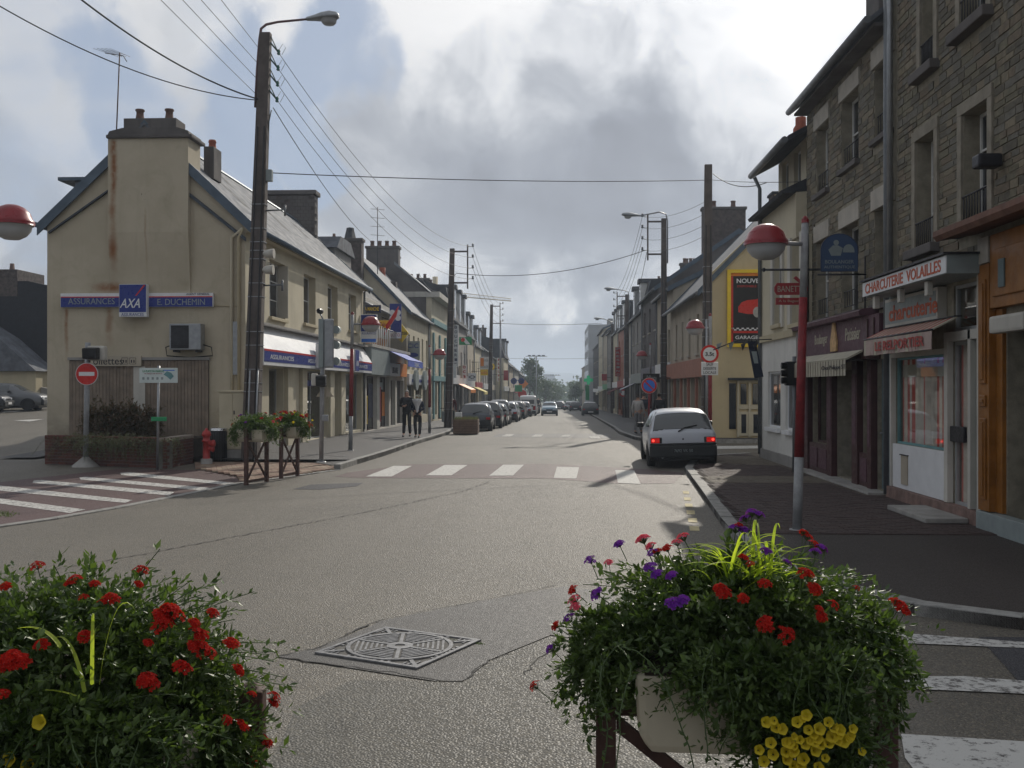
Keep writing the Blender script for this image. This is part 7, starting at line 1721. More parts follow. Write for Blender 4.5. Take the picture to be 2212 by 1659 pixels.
VAN = dict(y=[0, .03, .08, .2, .5, 1.5, 2.6, 3.1, 3.5, 3.7, 4.1, 4.3, 4.4],
           zt=[.7, 1.5, 1.85, 1.95, 2.0, 2.02, 1.98, 1.8, 1.35, 1.2, 1.05, .85, .6],
           zb=[.36, .28, .25, .22, .22, .22, .22, .22, .22, .22, .24, .28, .36], wb=[.8, .85, .88, .9, .9, .9, .9, .9, .9, .88, .86, .8, .7],
           wt=[.7, .78, .8, .8, .8, .8, .78, .76, .76, .74, .72, .66, .56], zl=[.66, 1.05, 1.1, 1.1, 1.1, 1.1, 1.1, 1.1, 1.12, 1.1, .98, .8, .56])
def car(label, paint, prof=HATCH, L=None, H=1.0, grp=None, tl='tail', detail=1, cat='car', plate=None, bump='bumper', name='car', clear=False):
    rt = root(name, (0, 0, 0), label, cat, grp)
    P_ = prof; ym = P_['y'][-1]; N = 40 if detail else 22
    def sec(y, s):
        zt, zb, wb, wt, zl = [catmull(P_['y'], P_[k], y) for k in ('zt', 'zb', 'wb', 'wt', 'zl')]
        zt *= H; zl = min(zl*H, zt-.03)
        zm = zb+(zl-zb)*.5; gh = zt-zl
        ring = [(0, zb), (wb*.86, zb), (wb*.97, zb+.06), (wb*1.0, zm), (wb*.985, zl-.06), (wb*.955, zl), (wt+(wb*.955-wt)*.16, zt-gh*.16), (wt*.94, zt-.02*min(1, gh*4)), (wt*.6, zt+.012), (0, zt+.022)]
        s = max(0, min(len(ring)-1, s)); i = min(int(s), len(ring)-2); f = s-i
        return (ring[i][0]*(1-f)+ring[i+1][0]*f, y, ring[i][1]*(1-f)+ring[i+1][1]*f)
    q = MB(); ys = [ym*(i/N) for i in range(N+1)]; ys = sorted(set(ys+[.02, .05, .09]))
    SS = [0, 1, 1.5, 2, 2.5, 3, 3.5, 4, 4.5, 5, 5.5, 6, 6.4, 6.8, 7, 7.5, 8, 8.5, 9]; ns = len(SS); full = 2*ns-2
    k = 0
    for y in ys:
        h = [sec(y, s) for s in SS]; q.v += h+[(-a, b, c) for a, b, c in reversed(h[1:-1])]
    m_ = full
    for i in range(len(ys)-1):
        for j in range(m_): q.f.append((i*m_+j, (i+1)*m_+j, (i+1)*m_+(j+1) % m_, i*m_+(j+1) % m_)); q.mi.append(0); q.sm.append(True)
    q.f.append(tuple(range(m_))); q.f.append(tuple(reversed(range((len(ys)-1)*m_, len(ys)*m_)))); q.mi += [0, 0]; q.sm += [False, False]
    q.build('body', paint, rt, local=True)
    def panel(nm, m, y0, y1, s0, s1, mir=True, off_=.008, ny=8, ns_=4, both=False, parent=None):
        """panel following the body surface, slightly proud; both = spans the centre line"""
        q = MB()
        rows = []
        for i in range(ny+1):
            y = y0+(y1-y0)*i/ny
            r = [Vector(sec(y, s0+(s1-s0)*j/ns_)) for j in range(ns_+1)]
            if both: r = r+[Vector((-p.x, p.y, p.z)) for p in reversed(r[:-1])]
            rows.append(r)
        c0 = Vector((0, ym/2, .7))
        for mm in ((1, -1) if (mir and not both) else (1,)):
            k = len(q.v); nj = len(rows[0])
            for i in range(ny+1):
                for j in range(nj):
                    p = rows[i][j]; a = rows[min(i+1, ny)][j]-rows[max(i-1, 0)][j]; b = rows[i][min(j+1, nj-1)]-rows[i][max(j-1, 0)]
                    n = a.cross(b); n = n.normalized() if n.length > 1e-9 else Vector((0, 0, 1))
                    if n.dot(p-c0) < 0: n = -n
                    p2 = p+n*off_; q.v.append((mm*p2.x, p2.y, p2.z))
            for i in range(ny):
                for j in range(nj-1): q.f.append((k+i*nj+j, k+(i+1)*nj+j, k+(i+1)*nj+j+1, k+i*nj+j+1)); q.mi.append(0); q.sm.append(True)
        return q.build(nm, m, parent or rt, local=True)
    van = prof is VAN
    if not van:
        panel('rear_window_seal', 'black', .125, .44, 6.42, 9, both=True, ns_=8, off_=.005); panel('rear_window', CARGL, .15, .415, 6.62, 9, both=True, ns_=8, off_=.010); panel('windscreen', CARGL, 2.3, 2.80, 6.6, 9, both=True, ns_=8)
        panel('side_window', CARGL, .60, 1.30, 5.15, 6.6); panel('side_window', CARGL, 1.36, 2.12, 5.15, 6.6)
    else:
        panel('windscreen', CARGL, 3.12, 3.5, 6.3, 9, both=True, ns_=8); panel('side_window', CARGL, 2.55, 3.1, 5.2, 6.3)
        MB().box(-.62, .62, .012, .03, 1.2, 1.62).build('rear_window', CARGL, rt, local=True, bevel=.02)
    # bumpers
    MB().box(-.80, .80, -.05, .10, .24, .53).build('rear_bumper', bump, rt, local=True, bevel=.045)
    MB().box(-.74, .74, ym-.10, ym+.05, .28, .56).build('front_bumper', bump, rt, local=True, bevel=.045)
    MB().box(-.62, .62, -.0, .3, .20, .31).build('underbody', 'black', rt, local=True); 
    if detail:
        MB().box(-.75, .75, .2, ym-.2, .15, .24).build('underbody', 'black', rt, local=True)
    for s in (-1, 1):
        x0, x1 = sorted((s*.50, s*.775)); MB().box(x0, x1, -.006, .09, .585, .725 if not van else 1.0).build('tail_lamp_housing', 'bumper', rt, local=True, bevel=.018); x0, x1 = sorted((s*.56, s*.765)); tq = MB().box(x0, x1, -.014 if not van else -.012, .02, .597, .712 if not van else .98).build('tail_lamp', tl, rt, local=True, bevel=.005)
        if tl == 'tailon': MB().disc(Fr((0, 0, 0), (0, -1, 0)), s*.71, .655, .030, .0145, .018, 14).build('bulb', 'bulb', tq, local=True)
        x0, x1 = sorted((s*.36, s*.64)); MB().box(x0, x1, ym-.20, ym-.03, .585, .70).build('headlight', 'head', rt, local=True, bevel=.03)
    MB().box(-.3, .3, ym-.05, ym+.0, .60, .67).build('radiator_grille', 'black', rt, local=True, bevel=.01)
    pl_ = MB().box(-.26, .26, -.062, -.051, .35, .46).build('number_plate', 'black' if plate else 'signw', rt, local=True)
    if plate:
        f = Fr((0, -.063, 0), (0, -1, 0)); text(plate, f, 0, .405, 0, .44, .07, 'signg', pl_)
    MB().box(-.26, .26, ym+.051, ym+.06, .38, .49).build('number_plate', 'signw', rt, local=True)
    for yy in (.62, ym-.72):
        for s in (-1, 1):
            wh = MB(); wh.lathe((s*.66, yy, .29), [(.20, -.10*s), (.27, -.10*s), (.29, -.08*s), (.29, .08*s), (.27, .10*s), (.20, .10*s)], 24, 'x'); w_ = wh.build('wheel', 'tyre', rt, local=True)
            MB().lathe((s*.66, yy, .29), [(.195, .02*s), (.195, .085*s), (.12, .095*s), (.05, .09*s), (.001, .09*s)], 18, 'x').build('rim', 'rim', w_, local=True)
            ar = MB(); n = 14; x = s*.823
            pts = [(yy+.36*math.cos(math.pi*i/n), .27+.37*math.sin(math.pi*i/n)) for i in range(n+1)]
            ar.prism([(s*.60, a, b) for a, b in pts], [(x, a, b) for a, b in pts]); ar.build('wheel_arch', 'black', rt, local=True)
            w_.location.x += s*.075
    for s in (-1, 1):
        MB().box(*sorted((s*.80, s*.98)), 2.12, 2.24, .90*H, 1.03*H).build('wing_mirror', 'black', rt, local=True, bevel=.04)
    if detail:
        MB().tube([(-.10, .06, .86), (.06, .13, .95), (.36, .17, 1.00)], [.018, .014, .010], 6).build('wiper', 'black', rt, local=True)
        MB().disc(Fr((0, 0, 0), (0, -1, 0)), 0, .68, .026, .0, .02, 4).build('badge', 'metald', rt, local=True)
        MB().box(-.79, .79, -.030, .05, .532, .583).build('boot_lower_trim', 'bumper', rt, local=True, bevel=.015)
        MB().tube([(-.5, -.03, .25), (-.5, .3, .25)], .03, 8).build('exhaust_pipe', 'metal', rt, local=True)
    return rt
def place(c, X, Y, rz=0.0, z=None, roll=0.0, face=1):
    """X,Y = centre of the end nearest the camera; face=-1: front towards camera"""
    ang = rz if face > 0 else rz+math.pi
    L_ = 3.75
    c.rotation_euler = (0, roll, ang)
    o = Vector((0, 0, 0)) if face > 0 else Vector((-math.sin(rz)*L_, math.cos(rz)*L_, 0))
    c.location = (X+o.x, Y+o.y, (gz2(X, Y+1.8) if z is None else z)); return c
def paintm(n, c, r=.32): return mat('car paint '+n, c, r, 0, 3, metal=.2, spec=.5, coat=.6)
PSIL = mat('car paint pale silver', (.43, .45, .49), .34, 0, 3, metal=.15, spec=.5, coat=.5); PDK = paintm('dark blue grey', (.030, .036, .048)); PBK = paintm('black', (.012, .013, .016)); PWH = mat('car paint white', (.60, .60, .60), .3, .03, 3, coat=.6); PBL = paintm('light blue', (.12, .22, .30)); PGR = paintm('grey', (.12, .125, .13)); PRD = paintm('dark red', (.12, .015, .02))
cl = car('white hatchback with lit red brake lamps straddling the kerb', PSIL, tl='tailon', plate='7692 VK 50', clear=True, grp=None)
pc = G(1476, 1012); place(cl, pc.x, pc.y-.1, rz=R(-1.5), z=.035, roll=R(-1.6))
pg = car('dark blue grey hatchback, first of the row parked on the left', PDK, grp='cars parked in a row on the left')
place(pg, -3.95, 49.6)
alt = car('black estate car parked second in the left row', PBK, ESTATE, grp='cars parked in a row on the left'); place(alt, -3.85+off(56), 54.6)
lot = [(60.0, pg, PBK, 'black hatchback third in the left parked row'), (65.4, alt, PGR, 'grey estate fourth in the left parked row'), (70.8, pg, PSIL, 'silver hatchback fifth in the left parked row'), (76.4, alt, PDK, 'dark estate sixth in the left parked row'),
       (82.2, pg, PGR, 'grey hatchback seventh in the left parked row'), (88.2, alt, PRD, 'dark red estate eighth in the left parked row'), (94.2, pg, PSIL, 'pale hatchback ninth in the row, before the white van'), (107, alt, PBK, 'black car parked just beyond the white van'), (113.5, pg, PGR, 'grey car parked second beyond the white van'), (120, alt, PSIL, 'silver car at the far end of the left parked row')]
def recolour(c, m):
    for ch in c.children:
        if ch.name.split('.')[0] == 'body': ch.data = ch.data.copy(); ch.data.materials[0] = m
for (Y, src, pm, lab) in lot:
    c = copy_tree(src); c['label'] = lab; recolour(c, pm); place(c, -3.9+off(Y)*1.5+rnd.uniform(-.12, .12), Y, rz=R(rnd.uniform(-1.5, 1.5))); c.scale = (rnd.uniform(.95, 1.05), rnd.uniform(.92, 1.1), rnd.uniform(.93, 1.07))
vn = car('white van taller than the cars around it in the left row', PWH, VAN, grp=None, name='van', cat='van', bump='bumper', detail=0); place(vn, -3.7+off(100)*1.6, 100.4)
oc = copy_tree(pg); oc['label'] = 'light blue hatchback driving towards the camera in mid street'; recolour(oc, PBL); place(oc, (1187-1106)/2200*103-103*SA, 101, face=-1); del oc['group']
for (u, v, d, m_, lab, fc, dx) in ((1276, 897.5, 101.5, PBK, 'black car parked half on the right pavement', 1, 0), (1243, 887, 146, PBK, 'dark car further away on the right kerb', 1, 0), (1231, 885, 156, PSIL, 'silver car beside the far dark car on the right', 1, 0), (1208, 882, 160, PDK, 'dark car driving away beyond the light blue hatchback', 1, 0), (1213, 873, 290, PSIL, 'tiny pale car at the far end of the street', -1, 0)):
    c = copy_tree(pg); c['label'] = lab; recolour(c, m_); p = P(u, v, d); place(c, p.x, p.y, face=fc); del c['group']
c = copy_tree(alt); c['label'] = 'dark car parked on the side square at the left edge'; recolour(c, PDK); p = P(2, 880, 50); place(c, p.x-2.2, p.y, rz=R(90), z=gz2(p.x, p.y)+.03, face=-1); c.location = (p.x+.55, p.y, gz2(p.x, p.y)+.03); c.rotation_euler = (0, 0, R(-78)); c.location = (p.x-3.2, p.y-.9, gz2(p.x, p.y)+.03); del c['group']
c = copy_tree(pg); c['label'] = 'grey car behind the dark one at the left edge'; recolour(c, PGR); c.rotation_euler = (0, 0, R(-80)); c.location = (p.x-2.45, p.y+1.5, gz2(p.x, p.y)+.06); del c['group']
# scooter by the second pole
b = G(962, 924, .1); rt = root('motor_scooter', b, 'small motor scooter parked at the foot of the second pole', 'scooter')
for dy in (0, 1.2): MB().lathe(b+Vector((0, dy, .22)), [(.12, -.05), (.22, -.05), (.22, .05), (.12, .05)], 16, 'x').build('wheel', 'tyre', rt)
MB().tube([b+Vector((0, 0, .25)), b+Vector((0, .15, .55)), b+Vector((0, .25, .95)), b+Vector((0, .2, 1.02))], .035, 8).build('steering_column', 'metal', rt); MB().tube([b+Vector((-.28, .22, 1.0)), b+Vector((.28, .22, 1.0))], .02, 6).build('handlebar', 'metald', rt)
MB().box(b.x-.13, b.x+.13, b.y+.6, b.y+1.35, b.z+.35, b.z+.7).build('body', 'clothg', rt, .05); MB().box(b.x-.13, b.x+.13, b.y+.55, b.y+1.25, b.z+.7, b.z+.8).build('seat', 'black', rt, .03); MB().box(b.x-.2, b.x+.2, b.y+.05, b.y+.12, b.z+.3, b.z+.85).build('leg_shield', 'signg', rt, .03)
rt2 = MB().box(b.x-.1, b.x+.1, b.y+.15, b.y+.6, b.z+.22, b.z+.28).build('floor_board', 'metald', rt)

# ------------------------------------------------------------------ people
def skinned(name, chains, m, parent, sub=1):
    """chains: list of [(point, radius), ...]; the first point of a chain may equal an earlier point (they are joined)"""
    V, E, Rr = [], [], []; idx = {}
    for ch_ in chains:
        prev = None
        for p, r in ch_:
            key = tuple(round(x, 4) for x in p)
            if key not in idx: idx[key] = len(V); V.append(p); Rr.append(r)
            i = idx[key]
            if prev is not None and prev != i: E.append((prev, i))
            prev = i
    me = bpy.data.meshes.new(name); me.from_pydata(V, E, []); ob = bpy.data.objects.new(name, me); COL.objects.link(ob)
    md = ob.modifiers.new('s', 'SKIN'); md.use_smooth_shade = True
    for i, sv in enumerate(me.skin_vertices[0].data):
        r = Rr[i]; sv.radius = r if isinstance(r, tuple) else (r, r); sv.use_root = (i == 0)
    sb = ob.modifiers.new('u', 'SUBSURF'); sb.levels = sub; sb.render_levels = sub
    bpy.context.view_layer.update()
    m2 = bpy.data.meshes.new_from_object(ob.evaluated_get(bpy.context.evaluated_depsgraph_get())); bpy.data.objects.remove(ob); m2.name = name
    m2.materials.clear(); m2.materials.append(M[m] if isinstance(m, str) else m)
    for p in m2.polygons: p.use_smooth = True
    o = bpy.data.objects.new(name, m2); COL.objects.link(o); o.parent = parent; return o
def person(label, X, Y, H=1.74, rz=0.0, step=.16, top='cloth', legs='cloth', hair='hair', arms='down', coat=.0, grp=None, seed=0, turn=0):
    rt = root('person', (X, Y, gz2(X, Y)+.12), label, 'person', grp, rz=rz); k = H/1.74; r_ = random.Random(seed)
    def S(p): return tuple(x*k for x in p)
    def C(l): return [(S(p), tuple(a*k for a in r) if isinstance(r, tuple) else r*k) for p, r in l]
    # facing -Y (towards the camera) by default
    st = step
    legsj = [((s*.09, 0, .92), (s*.10, -.04*s*st*4-.02, .50), (s*.10, s*st, .09), (s*.10, s*st-.13, .035)) for s in (1, -1)]
    pel = (0, 0, .95); ch1 = (0, 0, 1.15); ch2 = (0, -.01, 1.36); nk = (0, -.02, 1.48); hd = (0, -.03, 1.58); cr = (0, -.03, 1.68)
    chains = [[(pel, (.15, .11)), (ch1, (.135, .10)), (ch2, (.165, .105)), (nk, .055), (hd, (.075, .088)), (cr, (.070, .080))]]
    for (hp, kn, an, to) in legsj: chains.append([(pel, (.15, .11)), (hp, .085), (kn, .058), (an, .038), (to, .032)])
    armp = []
    for s in (1, -1):
        sh = (s*.19, 0, 1.40)
        if arms == 'down' or (arms == 'hold1' and s > 0): el = (s*.25, .02+s*.05, 1.13); wr = (s*.25, -.08+s*.06, .88); hn = (s*.25, -.10+s*.06, .80)
        elif arms == 'front': el = (s*.25, -.02, 1.14); wr = (s*.08, -.20, 1.08); hn = (s*.02, -.22, 1.06)
        else: el = (s*.26, -.02, 1.15); wr = (s*.12, -.24, 1.12); hn = (s*.05, -.28, 1.14)
        chains.append([(ch2, (.165, .105)), (sh, .06), (el, .042), (wr, .028), (hn, .03)]); armp.append((sh, el, wr, hn))
        d = (Vector(hn)-Vector(wr)).normalized(); sd = Vector((0, 1, 0)) if abs(d.z) > .7 else Vector((0, 0, 1))
        for j, (o_, l_) in enumerate(((-.026, .06), (-.009, .075), (.009, .08), (.026, .07))):
            a = Vector(hn)+sd*o_+d*.025; b = a+d*l_*.5; c = a+d*l_*.9+Vector((-s*.012, 0, 0)); chains.append([(hn, .03), (tuple(a), .011), (tuple(b), .009), (tuple(c), .007)])
        a = Vector(hn)+sd*(-.035); chains.append([(hn, .03), (tuple(a), .012), (tuple(a+sd*(-.02)+d*.03), .010)])
    body = skinned('body', [C(c) for c in chains], 'skin', rt, 1)
    # face features
    fq = MB(); z = 1.60*k
    for s in (-1, 1): fq.box(s*.032*k-.012, s*.032*k+.012, -.125*k, -.108*k, z-.006, z+.006)
    fq.build('eyes', 'txt', rt, local=True); MB().prism([(-.012, -.115*k, 1.55*k), (.012, -.115*k, 1.55*k), (0, -.115*k, 1.60*k)], [(-.004, -.14*k, 1.555*k), (.004, -.14*k, 1.555*k), (0, -.12*k, 1.595*k)]).build('nose', 'skin', rt, local=True)
    MB().box(-.025, .025, -.118*k, -.108*k, 1.518*k, 1.527*k).build('mouth', 'redd', rt, local=True)
    skinned('hair', [C([((0, .02, 1.56), (.082, .085)), ((0, .0, 1.66), (.088, .095)), ((0, -.02, 1.72), (.07, .075))])], hair, rt, 1)
    g = .022
    J = [[(((0, 0, .92-coat)), (.17+coat*.2, .13+coat*.1)), (ch1, (.155+g, .12+g)), (ch2, (.18+g, .118+g)), ((0, -.01, 1.45), (.09, .08))]]
    for (sh, el, wr, hn) in armp: J.append([(ch2, (.18+g, .118+g)), (sh, .075), (el, .057), (wr, .044)])
    skinned('jacket', [C(c) for c in J], top, rt, 1)
    T = [[((0, 0, .98), (.155, .12)), (pel, (.165, .125))]]
    for (hp, kn, an, to) in legsj: T.append([(pel, (.165, .125)), (hp, .10), (kn, .075), (tuple(Vector(an)+Vector((0, 0, .02))), .062)])
    skinned('trousers', [C(c) for c in T], legs, rt, 1)
    for (hp, kn, an, to) in legsj: skinned('shoe', [C([(tuple(Vector(an)+Vector((0, .03, -.04))), .045), (tuple(Vector(to)+Vector((0, 0, .0))), .04), (tuple(Vector(to)+Vector((0, -.06, -.005))), .028)])], 'black', rt, 1)
    return rt
b = G(879, 943, .12); person('man in black jacket and trousers walking beside the woman with bouquet', b.x, b.y, 1.80, top='cloth', legs='cloth', hair='hairg', arms='hold1', step=.14, coat=.12)
b2 = G(903, 945, .12); person('woman in dark clothes carrying a wrapped bouquet', b2.x, b2.y-.1, 1.62, top='clothb', legs='cloth', arms='front', step=-.12, hair='hair', coat=.05, rz=R(-6))
bq = root('bouquet', (b2.x+.02, b2.y-.35, b2.z+1.1), 'white wrapped bouquet in the walking woman\'s arms', 'bouquet')
MB().lathe((b2.x+.02, b2.y-.40, b2.z+.95), [(.03, 0), (.08, .22), (.15, .36), (.19, .50), (.12, .46)], 9).build('wrapping', mat('white wrapping', (.6, .6, .62), .4, .1, 10), bq)
fq = MB()
for i in range(40):
    a, r, h = rnd.uniform(0, 6.28), rnd.uniform(0, .2), rnd.uniform(.42, .62); c = Vector((b2.x+.02+r*math.cos(a), b2.y-.40+r*math.sin(a), b2.z+.95+h)); fq.cur = rnd.randrange(3)
    for j in range(4): t_ = j*1.57; fq.face([c, c+Vector((.04*math.cos(t_), .04*math.sin(t_), .02)), c+Vector((.04*math.cos(t_+.9), .04*math.sin(t_+.9), .02))])
fq.build('flowers', [M['signw'], M['canvas'], LEAF], bq, kind='stuff')
b = G(996, 917, .12); person('person in dark red top behind the first parked car', b.x, 53, 1.72, top='clothr', legs='cloth', seed=1, step=.05)
for (u, d, lab, tp, lg, h, rz_) in ((1378, 43, 'person in pale coat standing on the right pavement', 'clothw', 'clothg', 1.66, 150), (1391, 43.5, 'person in dark jacket and pale trousers on the right pavement', 'clothb', 'clothw', 1.74, 190), (1424, 46, 'dark clothed person near the salmon shopfront', 'cloth', 'cloth', 1.72, 170)):
    p = P(u, 900, d); person(lab, p.x, p.y, h, rz=R(rz_), top=tp, legs=lg, step=.08, seed=u)
p = P(1189, 880, 128); person('tiny dark figure in the street beside the parked row', P(1172, 880, 118).x-.5, 118, 1.74, step=.1, seed=4)
# ------------------------------------------------------------------ plants
def leafquad(q, p, d, n, L, W_):
    s = d.cross(n); 
    if s.length < 1e-6: return
    s.normalize(); k = len(q.v); m_ = p+d*L*.45+n*L*.06
    q.v += [tuple(p), tuple(m_+s*W_*.5-n*W_*.12), tuple(p+d*L), tuple(m_-s*W_*.5-n*W_*.12), tuple(m_-n*W_*.3)]
    for f in ((0, 1, 4), (1, 2, 4), (2, 3, 4), (3, 0, 4)): q.f.append(tuple(k+i for i in f)); q.mi.append(q.cur); q.sm.append(False)
def rdir(r, up=0.0):
    while True:
        v = Vector((r.uniform(-1, 1), r.uniform(-1, 1), r.uniform(-1, 1)))
        if .05 < v.length < 1: v.normalize(); v.z += up; v.normalize(); return v
def stems(q, st, r, c, rad, n, per, L, W_, up=.25, droop=.1, zmin=None, t0=.35, lump=None, wild=.12):
    c = Vector(c)
    for i in range(n):
        d = rdir(r, up); e = Vector((d.x*rad[0], d.y*rad[1], d.z*rad[2]))
        sc = r.uniform(.55, 1.0)
        if r.random() < wild: sc = r.uniform(1.0, 1.22)
        if lump: sc *= 1+.13*math.sin(d.x*lump+1)*math.sin(d.y*lump*1.3+2)*math.cos(d.z*lump)
        a = c+e*r.uniform(.05, .35); b = c+e*sc; b.z -= droop*r.random()
        if zmin is not None and b.z < zmin: b.z = zmin+r.uniform(0, .05)
        mid = (a+b)/2+Vector((r.gauss(0, .03), r.gauss(0, .03), .04)); pts = []
        for k in range(7):
            t = k/6; pts.append(a*(1-t)**2+mid*2*t*(1-t)+b*t*t)
        if st is not None and sc > .8 and r.random() < .35: st.tube(pts[3:], .0016, 3, cap=False)
        ax = (b-a).normalized(); b += Vector((r.gauss(0, .02), r.gauss(0, .02), 0))
        for k in range(per):
            t = t0+(1-t0)*(k+r.random())/per; p = a*(1-t)**2+mid*2*t*(1-t)+b*t*t
            dd = (rdir(r)*1.0+ax*.7+Vector((0, 0, .15))).normalized(); nn = (rdir(r)*.7+Vector((0, 0, 1))).normalized()
            l = L*r.uniform(.40, 1.45); leafquad(q, p+dd*.004, dd, nn, l, W_*r.uniform(.7, 1.2)*l/L)
def trail(q, st, r, p0, d0, length, n, L, W_):
    pts = [Vector(p0)]; d = Vector(d0).normalized()
    for i in range(10):
        d = (d+Vector((r.gauss(0, .28), r.gauss(0, .2), -.28))).normalized(); pts.append(pts[-1]+d*length/10)
    st.tube(pts, .0025, 3, cap=False)
    for i in range(n):
        t = r.random()*9.99; k = int(t); p = pts[k].lerp(pts[k+1], t-k); dd = (rdir(r)+Vector((0, 0, -.2))).normalized(); leafquad(q, p, dd, (rdir(r)*.6+Vector((0, 0, 1))).normalized(), L*r.uniform(.6, 1.1), W_*r.uniform(.7, 1.1))
def head_mesh(name, m, r, nf=15, rad=.0215, ps=.0088):
    q = MB()
    for i in range(nf):
        ro = math.sqrt((i+.5)/nf); an_ = i*2.4+r.random(); c = Vector((ro*rad*1.15*math.cos(an_), ro*rad*1.15*math.sin(an_), rad*.62*(1-ro*ro)+r.gauss(0, .0015))); d = (Vector((c.x, c.y, .028))+rdir(r)*.008).normalized(); t1 = d.cross(Vector((.3, .5, .8))).normalized(); t2 = d.cross(t1)
        for j in range(5):
            a = 2*math.pi*j/5+r.random()*.3; u = t1*math.cos(a)+t2*math.sin(a); w_ = t1*-math.sin(a)+t2*math.cos(a)
            q.face([c, c+u*ps*.7+w_*ps*.42+d*.002, c+u*ps*1.15+d*.001, c+u*ps*.7-w_*ps*.42+d*.002])
        q.cur = 1; q.tube([Vector((0, 0, -rad*.8)), c], .0012, 3, cap=False); q.cur = 0
    q.cur = 1; q.tube([Vector((0, 0, -rad*.7)), Vector((0, 0, -.09))], .002, 4, cap=False)
    o = q.build(name, [m, STEM], None); me = o.data; bpy.data.objects.remove(o); return me
rf_ = random.Random(31)
HEADS = {k: [head_mesh('flower_head', m, rf_, n_) for n_ in (14, 20, 26)] for k, m in (('r', PET_R), ('k', PET_K), ('v', PET_V))}
def trumpet():
    q = MB(); n = 20; k0 = 0; prof = [(.003, -.03), (.006, -.012), (.014, 0), (.021, .003)]
    for (r, h) in prof:
        for j in range(n): a = 2*math.pi*j/n; rr = r*(1+.07*math.cos(5*a)); q.v.append((rr*math.cos(a), rr*math.sin(a), h))
    for i in range(3):
        for j in range(n): q.f.append((i*n+j, i*n+(j+1) % n, (i+1)*n+(j+1) % n, (i+1)*n+j)); q.mi.append(0); q.sm.append(True)
    o = q.build('flower_head', PET_Y, None); me = o.data; bpy.data.objects.remove(o); return me
HEADS['y'] = [trumpet()]
def put_flower(parent, kind, p, s=1.0, out=None, up=.8):
    o = bpy.data.objects.new('flower_head', rf_.choice(HEADS[kind])); COL.objects.link(o); o.parent = parent; o.location = p-parent.location
    d = (Vector(out or (0, 0, 0))+Vector((rf_.gauss(0, .25), rf_.gauss(0, .25), up))).normalized(); o.rotation_euler = d.to_track_quat('Z', 'Y').to_euler(); o.scale = (s, s, s); return o
def ray_ell(u, v, c, rad, k=1.0):
    o = Vector((0, 0, CZ)); d = raydir(u, v); A = B = C_ = 0; oc = o-Vector(c)
    for i in range(3): A += (d[i]/(rad[i]*k))**2; B += 2*d[i]*oc[i]/(rad[i]*k)**2; C_ += (oc[i]/(rad[i]*k))**2
    D_ = B*B-4*A*(C_-1)
    t_ = (-B-math.sqrt(D_))/(2*A) if D_ > 0 else -B/(2*A)
    return o+d*t_
def jardiniere(label, loc, rz, W_=.95, H=1.05, grp='iron stands with cream flower troughs'):
    rt = root('flower_stand', loc, label, 'planter stand', grp, rz); hw = W_/2
    for s in (-1, 1): MB().box(s*hw-.035, s*hw+.035, -.035, .035, 0, H+.0).build('post', 'rust', rt, local=True, bevel=.006); MB().lathe((s*hw, 0, H), [(.05, 0), (.04, .012), (.001, .016)], 4).build('post_cap', 'rust', rt, local=True)
    for z in (H-.22, .07): MB().box(-hw+.036, hw-.036, -.018, .018, z-.022, z+.022).build('rail', 'rust', rt, local=True)
    z0, z1 = .10, H-.27
    for s in (-1, 1):
        a, b = Vector((-s*(hw-.036), .0+.004*s, z0)), Vector((s*(hw-.036), .004*s, z1)); n = Vector((0, .014, 0)); t_ = Vector((0, 0, .028)); MB().hexa([tuple(a-n-t_), tuple(b-n-t_), tuple(b+n-t_), tuple(a+n-t_), tuple(a-n+t_), tuple(b-n+t_), tuple(b+n+t_), tuple(a+n+t_)]).build('brace', 'rust', rt, local=True)
    for s in (-1, 1):
        q = MB(); f = Fr((0, s*.165, 0), (0, -1, 0)); zb, zt = H-.28, H-.03; w2 = hw-.095; pr_ = [(-w2+.05, zb), (w2-.05, zb), (w2-.01, zb+.06), (w2+.0, zt), (-w2-.0, zt), (-w2+.01, zb+.06)]
        q.fpoly(f, pr_, -.12, .12); tr = q.build('trough', 'trough', rt, local=True, bevel=.03); MB().box(-w2+.03, w2-.03, s*.165-.10, s*.165+.10, zt+.001, zt+.012).build('soil', 'soil', tr, local=True)
    return rt
def planting(label, c, rad, nst, per, L, W_, flowers, seed, trails=0, ell=(), zmin=None, blades=None, heads_rand=None, leafm=None, lump=9, grp='bedding plants in troughs'):
    r = random.Random(seed); rt = root('bedding_plants', c, label, 'flowers', grp); q = MB(); st = MB()
    stems(q, st, r, c, rad, nst, per, L, W_, zmin=zmin, lump=lump)
    for (c2, r2, n2) in ell: stems(q, st, r, c2, r2, n2, per, L, W_, up=.0, droop=.15, lump=lump)
    for i in range(trails):
        x = c[0]+r.uniform(-.75, .75)*rad[0]; y = c[1]-rad[1]*r.uniform(.75, .95); trail(q, st, r, (x, y, c[2]-.02), (r.gauss(0, .5), -1, .2), r.uniform(.2, .55), 34, L*.9, W_*.9)
    q.build('foliage', leafm or LEAF, rt, kind='stuff'); st.build('stems', STEM, rt, kind='stuff')
    for (k, u, v, s) in flowers:
        p = ray_ell(u, v, c, rad, 1.04); 
        put_flower(rt, k, p, s, (p-Vector(c)).normalized()*.6 if k != 'y' else Vector((0, -1, .2)), .8 if k != 'y' else .25)
    if heads_rand:
        for (k, n, s) in heads_rand:
            for i in range(n):
                d = rdir(r, .45); p = Vector(c)+Vector((d.x*rad[0], d.y*rad[1], d.z*rad[2]))*1.0; put_flower(rt, k, p, s*r.uniform(.8, 1.2), d)
    return rt
